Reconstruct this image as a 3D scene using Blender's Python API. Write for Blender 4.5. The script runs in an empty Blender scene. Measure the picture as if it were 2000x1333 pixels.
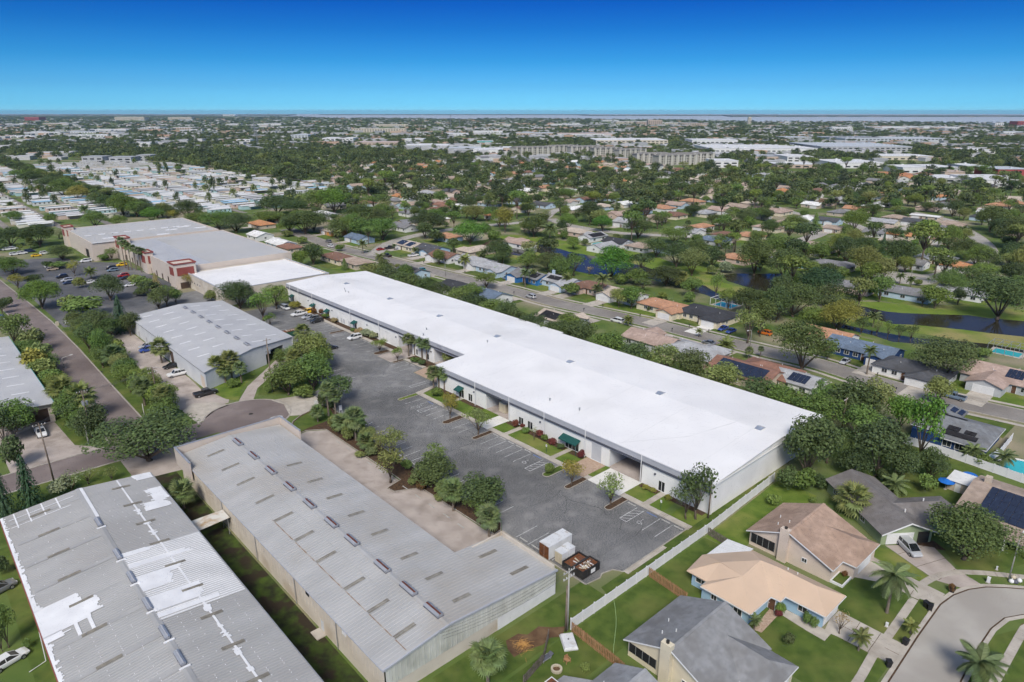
import bpy,math,random
from math import radians,sin,cos,pi
from mathutils import Vector,Matrix,noise as mnoise
from mathutils.geometry import tessellate_polygon
random.seed(7)
R=random.Random(11)
SC=bpy.context.scene
COL=SC.collection
# camera
CAM_H=70.0
FOC,PCX,PCY,HORIZ=1342.0,1000.0,666.5,217.0
PITCH=math.atan((PCY-HORIZ)/FOC)
cam_d=bpy.data.cameras.new('camera')
cam_d.sensor_width=36.0
cam_d.lens=FOC/2000.0*36.0
cam_d.clip_start=1.0
cam_d.clip_end=60000.0
cam=bpy.data.objects.new('camera',cam_d)
cam.location=(0,0,CAM_H)
cam.rotation_euler=(pi/2-PITCH,0,0)
COL.objects.link(cam)
SC.camera=cam
# world, sun, exposure
SUN_EL,SUN_AZ=radians(45),radians(186)
world=bpy.data.worlds.new('World')
SC.world=world
world.use_nodes=True
wn,wl=world.node_tree.nodes,world.node_tree.links
wn.clear()
w_out=wn.new('ShaderNodeOutputWorld')
w_bg=wn.new('ShaderNodeBackground')
w_bg.inputs['Strength'].default_value=0.10
w_sky=wn.new('ShaderNodeTexSky')
w_sky.sky_type='NISHITA'
w_sky.sun_disc=False
w_sky.sun_elevation=SUN_EL
w_sky.sun_rotation=SUN_AZ
w_sky.altitude=70
w_sky.air_density=1.0
w_sky.dust_density=0.4
w_sky.ozone_density=2.5
w_tc=wn.new('ShaderNodeTexCoord')
w_sep=wn.new('ShaderNodeSeparateXYZ')
w_map=wn.new('ShaderNodeMapRange')
w_map.inputs['From Min'].default_value=0.0
w_map.inputs['From Max'].default_value=1.0
w_ramp=wn.new('ShaderNodeValToRGB')
SKY_STOPS=[(0.0,(0.1453,0.405,0.7299)),(0.008,(0.0993,0.3312,0.6532)),(0.031,(0.0651,0.2327,0.4928)),(0.0635,(0.0281,0.168,0.3778)),(0.101,(0.0123,0.1129,0.3073)),(0.132,(0.0068,0.0782,0.2755)),(0.17,(0.0063,0.0719,0.2535)),(0.34,(0.16,0.24,0.36)),(0.62,(1.0,0.74,0.55)),(1.0,(1.0,0.78,0.58))]
els=w_ramp.color_ramp.elements
for i,(p,c)in enumerate(SKY_STOPS):
 e=els[i]if i<2 else els.new(p)
 e.position=p
 e.color=(*c,1)
w_mix=wn.new('ShaderNodeMix')
w_mix.data_type='RGBA'
w_mix.blend_type='MULTIPLY'
w_mix.inputs[0].default_value=1.0
wl.new(w_tc.outputs['Generated'],w_sep.inputs[0])
wl.new(w_sep.outputs['Z'],w_map.inputs['Value'])
wl.new(w_map.outputs[0],w_ramp.inputs[0])
wl.new(w_sky.outputs[0],w_mix.inputs[6])
wl.new(w_ramp.outputs[0],w_mix.inputs[7])
w_gain=wn.new('ShaderNodeVectorMath')
w_gain.operation='SCALE'
w_gain.inputs['Scale'].default_value=2.0
wl.new(w_mix.outputs[2],w_gain.inputs[0])
wl.new(w_gain.outputs[0],w_bg.inputs['Color'])
wl.new(w_bg.outputs[0],w_out.inputs[0])
sun_d=bpy.data.lights.new('sun','SUN')
sun_d.energy=2.7
sun_d.angle=radians(20)
sun_d.color=(1.0,0.955,0.875)
sun=bpy.data.objects.new('sun',sun_d)
_d=Vector((sin(SUN_AZ)*cos(SUN_EL),cos(SUN_AZ)*cos(SUN_EL),sin(SUN_EL)))
sun.rotation_euler=_d.to_track_quat('Z','Y').to_euler()
sun.location=(200,-200,400)
COL.objects.link(sun)
SC.view_settings.view_transform='Standard'
SC.view_settings.look='None'
SC.view_settings.gamma=1.0
SC.view_settings.use_curve_mapping=False
SC.view_settings.exposure=0.42
SC.render.engine='CYCLES'
SC.cycles.max_bounces=4
SC.cycles.diffuse_bounces=2
SC.cycles.glossy_bounces=2
SC.cycles.transmission_bounces=2
SC.cycles.transparent_max_bounces=4
SC.cycles.volume_bounces=0
SC.cycles.use_denoising=True
SC.cycles.use_adaptive_sampling=True
SC.cycles.adaptive_threshold=0.025
SC.cycles.adaptive_min_samples=12
SC.cycles.volume_max_steps=64
SC.cycles.caustics_reflective=False
SC.cycles.caustics_refractive=False
# survey: where things stand
def W(px,py,z=0.0):
 x,yu=px-PCX,PCY-py
 dy=FOC*cos(PITCH)+yu*sin(PITCH)
 dz=-FOC*sin(PITCH)+yu*cos(PITCH)
 t=(z-CAM_H)/dz
 return Vector((x*t,dy*t,z))
def tall(px,py,py_top):
 """height of an upright thing that stands at sighting (px, py) and reaches up to py_top"""
 Y=W(px,py).y
 yu=PCY-py_top
 return CAM_H+Y*(yu*cos(PITCH)-FOC*sin(PITCH))/(FOC*cos(PITCH)+yu*sin(PITCH))
def metres(px,py,w):
 p=W(px,py)
 return w*(p.y*cos(PITCH)+CAM_H*sin(PITCH))/FOC
def seen(p):
 """(x, y) sighting of a point, None behind the camera"""
 d=Vector(p)-Vector((0,0,CAM_H))
 zc=d.y*cos(PITCH)-d.z*sin(PITCH)
 if zc<=1:return None
 return(PCX+FOC*d.x/zc,PCY-FOC*(d.y*sin(PITCH)+d.z*cos(PITCH))/zc)
GRID=radians(42.3)
EV=Vector((cos(GRID),sin(GRID),0));EU=Vector((-sin(GRID),cos(GRID),0))
def S(v,u,z=0.0):return EV*v+EU*u+Vector((0,0,z))
def VU(px,py,z=0.0):
 p=W(px,py,z);return p.dot(EV),p.dot(EU)
TU,TV=132.3,42.3
def crop(o,x,y):return(o[0]+x/o[2],o[1]+y/o[2])
K1,K2,K3=(0,190,2.985),(660,190,2.985),(1330,190,2.985)
K4,K5,K6,K7=[(a,400,3.92)for a in(0,500,1000,1500)]
L1,L2,L3,L4=[(a,660,3.92)for a in(0,500,1000,1500)]
M1,M2,M3,M4=[(a,990,3.886)for a in(0,500,1000,1500)]
# scene building helpers
def obj(name,me,parent=None,loc=None,rz=None,scale=None,color=None):
 o=bpy.data.objects.new(name,me)
 if parent is not None:o.parent=parent
 if loc is not None:o.location=loc
 if rz is not None:o.rotation_euler=(0,0,rz)
 if scale is not None:o.scale=scale if hasattr(scale,'__len__')else(scale,)*3
 if color is not None:o.color=(*color,1)
 COL.objects.link(o)
 return o
def tag(o,label=None,cat=None,group=None,kind=None):
 if label:o['label']=label
 if cat:o['category']=cat
 if group:o['group']=group
 if kind:o['kind']=kind
 return o
def thing(name,label,cat,loc=(0,0,0),rz=0.0,group=None):
 o=obj(name,None,None,loc,rz)
 o.empty_display_size=0.5
 return tag(o,label,cat,group)
def copy_tree(o,parent=None):
 c=o.copy();COL.objects.link(c)
 if parent is not None:
  c.parent=parent
 for ch in list(o.children):copy_tree(ch,c)
 return c
ORD=['first','second','third','fourth','fifth','sixth','seventh','eighth','ninth','tenth','eleventh','twelfth']
def nth(i):
 if i<12:return ORD[i]
 n=i+1
 return '%d%s'%(n,'th' if 10<=n%100<=20 else{1:'st',2:'nd',3:'rd'}.get(n%10,'th'))
class MB:
 """collects faces for one mesh"""
 def __init__(s):s.v,s.f,s.m=[],[],[]
 def face(s,pts,m=0):
  b=len(s.v);s.v+=[tuple(p)for p in pts];s.f.append(tuple(range(b,b+len(pts))));s.m.append(m)
 def box(s,x0,x1,y0,y1,z0,z1,m=0):
  b=len(s.v)
  s.v+=[(x,y,z)for z in(z0,z1)for x,y in((x0,y0),(x1,y0),(x1,y1),(x0,y1))]
  for q in((0,3,2,1),(4,5,6,7),(0,1,5,4),(1,2,6,5),(2,3,7,6),(3,0,4,7)):
   s.f.append(tuple(b+i for i in q));s.m.append(m)
 def obox(s,c,ax,ay,az,m=0):
  """box from centre and three half-axis vectors"""
  c,ax,ay,az=map(Vector,(c,ax,ay,az));b=len(s.v)
  s.v+=[tuple(c+i*ax+j*ay+k*az)for k in(-1,1)for i,j in((-1,-1),(1,-1),(1,1),(-1,1))]
  for q in((0,3,2,1),(4,5,6,7),(0,1,5,4),(1,2,6,5),(2,3,7,6),(3,0,4,7)):
   s.f.append(tuple(b+i for i in q));s.m.append(m)
 def slab(s,pts,t=0.15,m=0,ms=None):
  """flat or sloped polygon given thickness t downwards"""
  ms=m if ms is None else ms
  pts=[Vector(p)for p in pts];n=len(pts);b=len(s.v)
  nz=sum((pts[i].x*pts[(i+1)%n].y-pts[(i+1)%n].x*pts[i].y)for i in range(n))
  if nz<0:pts.reverse()
  s.v+=[tuple(p)for p in pts]+[(p.x,p.y,p.z-t)for p in pts]
  if n>4:
   for tri in tessellate_polygon([pts]):
    a,c,d=tri
    if(pts[c]-pts[a]).cross(pts[d]-pts[a]).z<0:c,d=d,c
    s.f.append((b+a,b+c,b+d));s.m.append(m)
    s.f.append((b+n+a,b+n+d,b+n+c));s.m.append(ms)
  else:
   s.f.append(tuple(b+i for i in range(n)));s.m.append(m)
   s.f.append(tuple(b+n+i for i in reversed(range(n))));s.m.append(ms)
  for i in range(n):
   j=(i+1)%n
   s.f.append((b+i,b+n+i,b+n+j,b+j));s.m.append(ms)
 def sheet(s,pts,m=0):
  pts=[Vector(p)for p in pts];b=len(s.v)
  s.v+=[tuple(p)for p in pts]
  for a,c,d in tessellate_polygon([pts]):
   if(pts[c]-pts[a]).cross(pts[d]-pts[a]).z<0:c,d=d,c
   s.f.append((b+a,b+c,b+d));s.m.append(m)
 def tube(s,pts,rad,n=6,m=0,cap=True):
  pts=[Vector(p)for p in pts]
  if not hasattr(rad,'__len__'):rad=[rad]*len(pts)
  b=len(s.v)
  for i,p in enumerate(pts):
   d=(pts[min(i+1,len(pts)-1)]-pts[max(i-1,0)])
   d=d.normalized()if d.length>1e-9 else Vector((0,0,1))
   a=d.cross(Vector((1,0,0))if abs(d.x)<0.9 else Vector((0,1,0))).normalized();c=d.cross(a)
   for k in range(n):
    t=2*pi*k/n
    s.v.append(tuple(p+(a*cos(t)+c*sin(t))*rad[i]))
  for i in range(len(pts)-1):
   for k in range(n):
    k2=(k+1)%n
    s.f.append((b+i*n+k,b+i*n+k2,b+(i+1)*n+k2,b+(i+1)*n+k));s.m.append(m)
  if cap:
   s.f.append(tuple(b+k for k in reversed(range(n))));s.m.append(m)
   e=b+(len(pts)-1)*n
   s.f.append(tuple(e+k for k in range(n)));s.m.append(m)
 def cyl(s,c,r,z0,z1,n=16,m=0,r2=None):
  r2=r if r2 is None else r2
  b=len(s.v)
  for z,rr in((z0,r),(z1,r2)):
   s.v+=[(c[0]+rr*cos(2*pi*k/n),c[1]+rr*sin(2*pi*k/n),z)for k in range(n)]
  for k in range(n):
   k2=(k+1)%n
   s.f.append((b+k,b+k2,b+n+k2,b+n+k));s.m.append(m)
  s.f.append(tuple(b+n+k for k in range(n)));s.m.append(m)
  s.f.append(tuple(b+k for k in reversed(range(n))));s.m.append(m)
 def mesh(s,name,mats,smooth=False):
  me=bpy.data.meshes.new(name)
  me.from_pydata(s.v,[],s.f)
  for m in(mats if isinstance(mats,(list,tuple))else[mats]):me.materials.append(m)
  if any(s.m):me.polygons.foreach_set('material_index',s.m)
  if smooth:me.polygons.foreach_set('use_smooth',[True]*len(me.polygons))
  me.update()
  return me
 def part(s,name,mats,parent=None,smooth=False,**k):
  return obj(name,s.mesh(name,mats,smooth),parent,**k)
# materials
def srgb(h):
 """'rrggbb' picture colour to linear"""
 f=lambda c:c/12.92 if c<=0.04045 else((c+0.055)/1.055)**2.4
 return tuple(f(int(h[i:i+2],16)/255)for i in(0,2,4))
def shade(c,k):return tuple(min(1,x*k)for x in c)
def pm(name,c1,c2=None,scale=0.5,rough=0.85,detail=4.0,bump=0.0,bscale=None,spec=0.3,metal=0.0,space='pos',tint=False,c3=None,scale3=0.05,stretch=None,lo=0.35,hi=0.65,rand=0.0,lo3=.45,hi3=.65):
 """Principled surface: noise between c1 and c2, optional broad third colour, optional per-object tint"""
 m=bpy.data.materials.new(name);m.use_nodes=True
 nt=m.node_tree;n,l=nt.nodes,nt.links
 bs=n['Principled BSDF']
 bs.inputs['Roughness'].default_value=rough
 bs.inputs['Metallic'].default_value=metal
 bs.inputs['Specular IOR Level'].default_value=spec
 if space=='pos':
  g=n.new('ShaderNodeNewGeometry');co=g.outputs['Position']
 else:
  g=n.new('ShaderNodeTexCoord');co=g.outputs['Object']
 if stretch:
  mp=n.new('ShaderNodeMapping');mp.inputs['Scale'].default_value=stretch[:3]
  if len(stretch)>3:mp.inputs['Rotation'].default_value=(0,0,stretch[3])
  l.new(co,mp.inputs[0]);co2=mp.outputs[0]
 else:co2=co
 out=None
 if c2 is not None:
  nz=n.new('ShaderNodeTexNoise');nz.inputs['Scale'].default_value=scale;nz.inputs['Detail'].default_value=detail
  l.new(co2,nz.inputs['Vector'])
  mr=n.new('ShaderNodeMapRange');mr.inputs['From Min'].default_value=lo;mr.inputs['From Max'].default_value=hi
  l.new(nz.outputs[0],mr.inputs[0])
  mx=n.new('ShaderNodeMix');mx.data_type='RGBA'
  mx.inputs[6].default_value=(*c1,1);mx.inputs[7].default_value=(*c2,1)
  l.new(mr.outputs[0],mx.inputs[0]);out=mx.outputs[2]
  if c3 is not None:
   nz3=n.new('ShaderNodeTexNoise');nz3.inputs['Scale'].default_value=scale3;nz3.inputs['Detail'].default_value=3
   l.new(co,nz3.inputs['Vector'])
   mr3=n.new('ShaderNodeMapRange');mr3.inputs['From Min'].default_value=lo3;mr3.inputs['From Max'].default_value=hi3
   l.new(nz3.outputs[0],mr3.inputs[0])
   mx3=n.new('ShaderNodeMix');mx3.data_type='RGBA'
   mx3.inputs[7].default_value=(*c3,1)
   l.new(out,mx3.inputs[6]);l.new(mr3.outputs[0],mx3.inputs[0]);out=mx3.outputs[2]
 else:
  rgb=n.new('ShaderNodeRGB');rgb.outputs[0].default_value=(*c1,1);out=rgb.outputs[0]
 if tint or rand:
  oi=n.new('ShaderNodeObjectInfo')
 if tint:
  mt=n.new('ShaderNodeMix');mt.data_type='RGBA';mt.blend_type='MULTIPLY';mt.inputs[0].default_value=1
  l.new(out,mt.inputs[6]);l.new(oi.outputs['Color'],mt.inputs[7]);out=mt.outputs[2]
 if rand:
  hs=n.new('ShaderNodeHueSaturation')
  mr2=n.new('ShaderNodeMapRange');mr2.inputs['To Min'].default_value=1-rand;mr2.inputs['To Max'].default_value=1+rand
  l.new(oi.outputs['Random'],mr2.inputs[0]);l.new(mr2.outputs[0],hs.inputs['Value']);l.new(out,hs.inputs['Color']);out=hs.outputs[0]
 l.new(out,bs.inputs['Base Color'])
 if bump:
  nb=n.new('ShaderNodeTexNoise');nb.inputs['Scale'].default_value=bscale or scale*4;nb.inputs['Detail'].default_value=3
  l.new(co2,nb.inputs['Vector'])
  bp=n.new('ShaderNodeBump');bp.inputs['Strength'].default_value=bump;bp.inputs['Distance'].default_value=0.05
  l.new(nb.outputs[0],bp.inputs['Height']);l.new(bp.outputs[0],bs.inputs['Normal'])
 return m
# surfaces
MAT={}
MAT['ground']=pm('ground',(.075,.125,.024),(.125,.165,.045),scale=.12,c3=(.27,.235,.16),scale3=.03,lo3=.50,hi3=.66,rough=.95,detail=8,bump=.3,bscale=.8)
MAT['lawn']=pm('lawn',(.052,.088,.014),(.090,.132,.024),scale=.5,c3=(.155,.165,.045),scale3=.12,lo3=.47,hi3=.74,rough=.95,detail=9,bump=.5,bscale=6)
MAT['lawn_bright']=pm('lawn_bright',(.078,.132,.016),(.128,.186,.028),scale=.4,c3=(.21,.21,.06),scale3=.1,lo3=.5,hi3=.72,rough=.95,detail=9,bump=.5,bscale=6)
MAT['bank']=pm('bank',(.11,.175,.020),(.155,.215,.032),scale=.2,c3=(.27,.24,.09),scale3=.045,lo3=.5,hi3=.66,rough=.95,detail=9,bump=.5,bscale=4)
MAT['mulch']=pm('mulch',(.050,.032,.020),(.105,.062,.036),scale=2.5,rough=1,detail=6,bump=.6,bscale=8)
MAT['dirt']=pm('dirt',(.095,.052,.030),(.16,.10,.055),scale=.8,rough=1,detail=8,bump=.5)
MAT['road']=pm('road_asphalt',(.185,.150,.142),(.235,.195,.185),scale=.25,c3=(.15,.12,.115),scale3=.05,rough=.92,detail=8,bump=.2,bscale=20)
MAT['street']=pm('street_asphalt',(.235,.215,.195),(.29,.268,.245),scale=.2,c3=(.20,.18,.165),scale3=.06,rough=.92,detail=8)
MAT['street_pale']=pm('pale_street',(.36,.335,.30),(.42,.395,.36),scale=.22,c3=(.33,.305,.275),scale3=.08,rough=.92,detail=8,bump=.15,bscale=15)
MAT['concrete']=pm('concrete',(.40,.36,.31),(.50,.455,.40),scale=.6,c3=(.31,.275,.235),scale3=.18,lo3=.5,hi3=.75,rough=.9,detail=8)
MAT['concrete_new']=pm('new_concrete',(.66,.64,.60),(.72,.70,.66),scale=.5,rough=.9)
MAT['concrete_old']=pm('stained_concrete',(.46,.40,.365),(.35,.30,.27),scale=.3,c3=(.20,.165,.14),scale3=.16,lo3=.54,hi3=.76,rough=.93,detail=10,bump=.2,bscale=10)
MAT['kerb']=pm('kerb_concrete',(.40,.37,.33),(.30,.27,.235),scale=1.2,rough=.9)
MAT['paver']=pm('brick_paver',(.36,.25,.18),(.46,.35,.27),scale=3,rough=.9)
MAT['paint_white']=pm('white_marking',(.56,.56,.56),(.26,.26,.265),scale=1.4,detail=8,lo=.42,hi=.68,rough=.8)
MAT['paint_blue']=pm('blue_marking',(.08,.16,.42),(.14,.2,.36),scale=2,rough=.8)
def asphalt_material():
 m=pm('worn_asphalt',(.105,.106,.110),(.255,.251,.248),scale=4.4,detail=15,lo=.42,hi=.60,c3=(.255,.25,.245),scale3=.30,lo3=.50,hi3=.74,rough=.9,bump=.2,bscale=18,stretch=(1.0,1.6,1,radians(-20)))
 nt=m.node_tree;n,l=nt.nodes,nt.links;bs=n['Principled BSDF'];src=bs.inputs['Base Color'].links[0].from_socket
 g=n.new('ShaderNodeNewGeometry');nz=n.new('ShaderNodeTexNoise');nz.inputs['Scale'].default_value=.045;nz.inputs['Detail'].default_value=5;l.new(g.outputs['Position'],nz.inputs['Vector'])
 mr=n.new('ShaderNodeMapRange');mr.inputs['From Min'].default_value=.36;mr.inputs['From Max'].default_value=.60;mr.inputs['To Min'].default_value=.68;mr.inputs['To Max'].default_value=1.12;l.new(nz.outputs[0],mr.inputs[0])
 hs=n.new('ShaderNodeHueSaturation');l.new(mr.outputs[0],hs.inputs['Value']);l.new(src,hs.inputs['Color']);l.new(hs.outputs[0],bs.inputs['Base Color'])
 return m
MAT['asphalt']=asphalt_material()
def water_material(name,c,rough,bump=.06,scale=1.2):
 m=pm(name,c,rough=rough,spec=.5,bump=bump,bscale=scale)
 m.node_tree.nodes['Principled BSDF'].inputs['IOR'].default_value=1.33 if name!='pond_water' else 1.25
 return m
MAT['pond']=water_material('pond_water',(.034,.031,.020),.12,.12,.8)
MAT['sea']=water_material('sea_water',(.40,.45,.51),.7,0,1)
# ground, water, roads
def structure(name,mb,mat,parent=None,**k):
 o=mb.part(name,mat,parent,**k)
 if parent is None:o['kind']='structure'
 return o
mb=MB();n=96
ring=[Vector((14800*sin(2*pi*k/n),14800*cos(2*pi*k/n),0))for k in range(n)]
mb.sheet(ring)
ground=structure('ground',mb,MAT['ground'])
mb=MB()
far=lambda x:W(x,223.2,.6)
near_px=[(-300,227),(0,226.5),(300,226.5),(560,228),(660,231),(800,231.5),(900,233),(1020,231.5),(1150,233),(1240,234),(1330,235),(1480,238),(1680,238.5),(1880,240),(2100,241),(2400,241)]
pts=[W(x,y,.6)for x,y in near_px]+[far(x)for x in(2400,2000,1600,1200,800,400,0,-300)]
mb.sheet(pts)
structure('bay',mb,MAT['sea'])
mb=MB()
for x0,x1,ya,yb,h in((1150,1500,225.6,224.6,9),(1430,2300,227.0,225.2,12),(-300,560,225.6,224,10),(640,1130,224.6,223.6,6)):
 q=[W(x0,ya,h),W(x1,ya,h),W(x1+20,yb,h),W(x0-20,yb,h)]
 mb.slab(q,h-.7)
structure('far_shore',mb,pm('far_shore_land',(.10,.125,.11),(.20,.20,.19),scale=.004,lo=.5,hi=.6))
def poly(name,pts,z,mat,parent=None,t=None):
 """ground polygon; pts are survey sightings"""
 mb=MB();q=[W(x,y,0)for x,y in pts]
 for p in q:p.z=z
 mb.sheet(q)
 return structure(name,mb,mat,parent)
def spoly(name,pts,z,mat,parent=None):
 mb=MB();mb.sheet([S(v,u,z)for v,u in pts])
 return structure(name,mb,mat,parent)
def offset_line(pts,d):
 out=[]
 for i,p in enumerate(pts):
  a=pts[max(i-1,0)];b=pts[min(i+1,len(pts)-1)]
  t=(b-a);t.z=0;t.normalize()
  out.append(p+Vector((-t.y,t.x,0))*d)
 return out
def smooth_line(pts,k=4):
 """Catmull-Rom through the points"""
 out=[]
 for i in range(len(pts)-1):
  p0,p1,p2,p3=pts[max(i-1,0)],pts[i],pts[i+1],pts[min(i+2,len(pts)-1)]
  for j in range(k):
   t=j/k
   out.append(.5*((2*p1)+(p2-p0)*t+(2*p0-5*p1+4*p2-p3)*t*t+(3*p1-p0-3*p2+p3)*t**3))
 out.append(pts[-1].copy())
 return out
def ribbon(mb,pts,w,z,m=0,side=None):
 l,r=(offset_line(pts,w/2),offset_line(pts,-w/2))if side is None else(offset_line(pts,side[0]),offset_line(pts,side[1]))
 for i in range(len(pts)-1):
  q=[r[i],r[i+1],l[i+1],l[i]]
  mb.face([(p.x,p.y,z)for p in q],m)
def kerb_line(mb,pts,d0,d1,h,z0=0.0):
 """raised strip between side offsets d0 and d1"""
 a,b=offset_line(pts,d0),offset_line(pts,d1)
 for i in range(len(pts)-1):
  q=[(p.x,p.y)for p in(a[i],a[i+1],b[i+1],b[i])]
  mb.face([(x,y,h)for x,y in q])if(d1>d0)else mb.face([(x,y,h)for x,y in reversed(q)])
  mb.face([(*q[0],z0),(*q[1],z0),(*q[1],h),(*q[0],h)])
  mb.face([(*q[3],z0),(*q[2],z0),(*q[2],h),(*q[3],h)])
 for i in(0,len(pts)-1):
  mb.face([(a[i].x,a[i].y,z0),(b[i].x,b[i].y,z0),(b[i].x,b[i].y,h),(a[i].x,a[i].y,h)])
ROADPTS,WATER,BANKS=[],[],[]
def road(name,pts,w,z,mat,kerb=True):
 for a,b in zip(pts,pts[1:]):ROADPTS.extend([tuple(a.lerp(b,k/max(1,int((b-a).length/4)))[:2])for k in range(max(1,int((b-a).length/4)))])
 mb=MB();ribbon(mb,pts,w,z)
 o=structure(name,mb,mat)
 if kerb:
  for sgn in(-1,1):
   mk=MB();kerb_line(mk,pts,sgn*w/2,sgn*(w/2+.35),z+.11)
   structure('kerb',mk,MAT['kerb'],o)
 return o
SL=lambda*p:[S(v,u)for v,u in p]
ind_road=road('industrial_road',SL((31,160.4),(31.2,200),(31.6,240),(31.2,280),(29.5,320),(27.5,360),(25,420),(20,520),(14,640)),8.8,.022,MAT['road'])
cross=smooth_line(SL((-60,156),(-30,156),(0,156),(20,156),(36,155.5),(48,155.2)))
mb=MB();ribbon(mb,cross,8.2,.026)
cross_road=structure('cross_street',mb,MAT['road'])
mb=MB();mb.sheet([S(55+9.8*cos(t),155.5+9.8*sin(t),.030)for t in[2*pi*k/40 for k in range(40)]])
circle=structure('turning_circle',mb,MAT['road'],None)
mk=MB();kerb_line(mk,[S(55+9.8*cos(t),155.5+9.8*sin(t))for t in[radians(-120+6*k)for k in range(47)]],0,-.4,.06)
structure('kerb',mk,MAT['kerb'],circle)
for a,b in(((-60,160.1),(25,160.1)),((-60,151.9),(40,151.6))):
 mk=MB();kerb_line(mk,SL(a,b),0,.35 if a[1]>156 else-.35,.12)
 structure('kerb',mk,MAT['kerb'],cross_road)
mk=MB();t=[radians(k*15)for k in range(25)]
ribbon(mk,[S(59.5+1.5*cos(a),149.6+1.1*sin(a))for a in t],.3,.036)
ribbon(mk,[S(60.4+1.5*cos(a),149.1+.9*sin(a))for a in t[8:20]],.25,.038)
structure('painted_ring',mk,MAT['paint_white'],circle)
for px,py in((90,645),(197,727),(220,754),(490,809)):
 mk=MB();p=W(px,py);mk.cyl((p.x,p.y),.55,.024,.04,12)
 structure('manhole_cover',mk,pm('iron',(.03,.027,.025),rough=.7)if 'iron' not in MAT else MAT['iron'],ind_road)
MAT['iron']=bpy.data.materials['iron']
lot_pts=[(93.0,56.4),(75.5,56.4),(74.6,57.9),(72.6,58.4),(71.6,57.9),(68.6,58.4),(68.6,78),(70.3,80),(70.3,134),(72,139),(72.6,146),(71.5,150.5),(72.5,157.5),(77,160),(80,172),(82.5,190),(87,194),(87.5,246),(106.3,246),(106.3,171.6),(101,171.2),(101,163.8),(105,163.6),(105.2,153.6),(101.2,152.6),(101.2,140),(93.0,140)]
main_lot=spoly('parking_lot',lot_pts,.016,MAT['asphalt'])
spoly('concrete_yard',[(54.0,72.5),(68.6,72.5),(68.6,78),(66.6,80),(66.6,99.5),(61.4,103.7),(65.0,104.5),(65.2,135.5),(61.6,138.0),(58.6,137.2),(56.8,140),(54,140)],.012,MAT['concrete_old'])
spoly('driveway_apron',[(62.5,148.5),(64.5,147.2),(71.8,149.4),(73,157.6),(66.2,159.8),(63.2,160.6),(64.4,156)],.034,MAT['concrete'])
spoly('concrete_yard',[(47.5,166.5),(54.5,166.5),(56,169.5),(52.5,178.5),(53,190),(53,249),(46.5,249),(45.5,215),(44,185),(44,170)],.018,MAT['concrete_old'])
spoly('driveway_apron',[(44.5,158.6),(47,161),(50.5,164),(54.2,164.9),(52,169.5),(47.5,172),(44.2,169)],.030,MAT['concrete'])
spoly('concrete_drive',[(56.5,165.2),(60,164.2),(64,171),(81,187),(82,190),(78,189.6),(69,180.5),(62.5,174)],.020,MAT['concrete_old'])
spoly('concrete_yard',[(8,160.5),(25,160.5),(23,163),(20.5,166),(19.6,184),(8,184)],.018,MAT['concrete_old'])
spoly('concrete_patch',[(26,140),(38,138),(41.5,151.8),(26,151.8)],.014,MAT['concrete_old'])
spoly('parking_lot',[(37.5,268),(62,268),(80,291),(86,300),(84,330),(80,372),(68,385),(62,405),(20,425),(20,400),(32,385),(36,340)],.014,pm('dark_asphalt',(.075,.077,.085),(.11,.112,.12),scale=.3,c3=(.19,.185,.185),scale3=.04,rough=.9,detail=8))
spoly('parking_lot',[(85,192),(87.4,192),(87.4,262),(93,262),(93,290),(62,290),(62,252),(84.6,251)],.012,MAT['asphalt'])
# parking stripes, islands, walks before the warehouse
def stripe(mb,a,b,w=.12,z=.022):
 ribbon(mb,[S(*a),S(*b)],w,z)
def stripes(vals,v0,v1,parent=None):
 for u in vals:
  mb=MB();stripe(mb,(v0,u),(v1,u));structure('parking_line',mb,MAT['paint_white'],parent or main_lot)
stripes([58.9,61.6],87.0,92.4)
stripes([92.6+2.7*k for k in range(1,6)],87.0,92.3)
stripes([113.8,116.5,123.7,126.4,133.0,135.7],87.0,92.3)
stripes([156.2,159.0,161.7],99.1,104.3)
stripes([176.9+2.72*k for k in range(7)],100.7,105.8)
stripes([204+2.7*k for k in range(12)],100.8,105.8)
stripes([82.5+2.74*k for k in range(19)],70.5,75.4)
stripes([60.5+2.9*k for k in range(6)],69.2,74.3)
stripes([160.5+2.74*k for k in range(9)],82.5,87.4)
stripes([196.5+2.74*k for k in range(8)],87.6,92)
def hatch(u0,u1,v0,v1):
 mb=MB()
 for a,b in(((v0,u0),(v1,u0)),((v0,u1),(v1,u1)),((v0,u0),(v0,u1))):stripe(mb,a,b,.14)
 k=v0+.2
 while k<v1-1.2:
  stripe(mb,(k,u1),(k+1.3,u0),.12,.024);k+=1.15
 structure('hatched_bay',mb,MAT['paint_white'],main_lot)
hatch(65.1,66.7,87.0,92.2);hatch(90.0,91.6,86.9,92.2);hatch(128.8,130.4,87.0,92.2);hatch(143.5,144.9,94.4,100.3);hatch(196.6,198.4,100.7,105.8)
for u in(63.4,93.5,132.0):
 mb=MB();mb.box(-.1,.1,-1.2,1.2,.017,.023);structure('blue_stall_line',mb,MAT['paint_blue'],main_lot,loc=S(92.3,u),rz=GRID)
 mb=MB()
 ribbon(mb,[S(88.6+.45*cos(t),u+.45*sin(t))for t in[radians(20*k)for k in range(13)]],.13,.0235)
 stripe(mb,(88.7,u),(89.4,u+.1),.14,.0235);stripe(mb,(88.75,u),(88.7,u-.5),.12,.025);stripe(mb,(88.7,u-.45),(88.25,u-.65),.12,.0265)
 p=S(89.7,u+.12);mb.cyl((p.x,p.y),.15,.02,.0236,10)
 structure('wheelchair_mark',mb,MAT['paint_white'],main_lot)
MAT['stop']=pm('wheel_stop_concrete',(.46,.45,.43),(.36,.35,.33),scale=2)
ws=MB();ws.box(-.09,.09,-.9,.9,.0,.12);WS=ws.mesh('wheel_stop',MAT['stop'])
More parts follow.
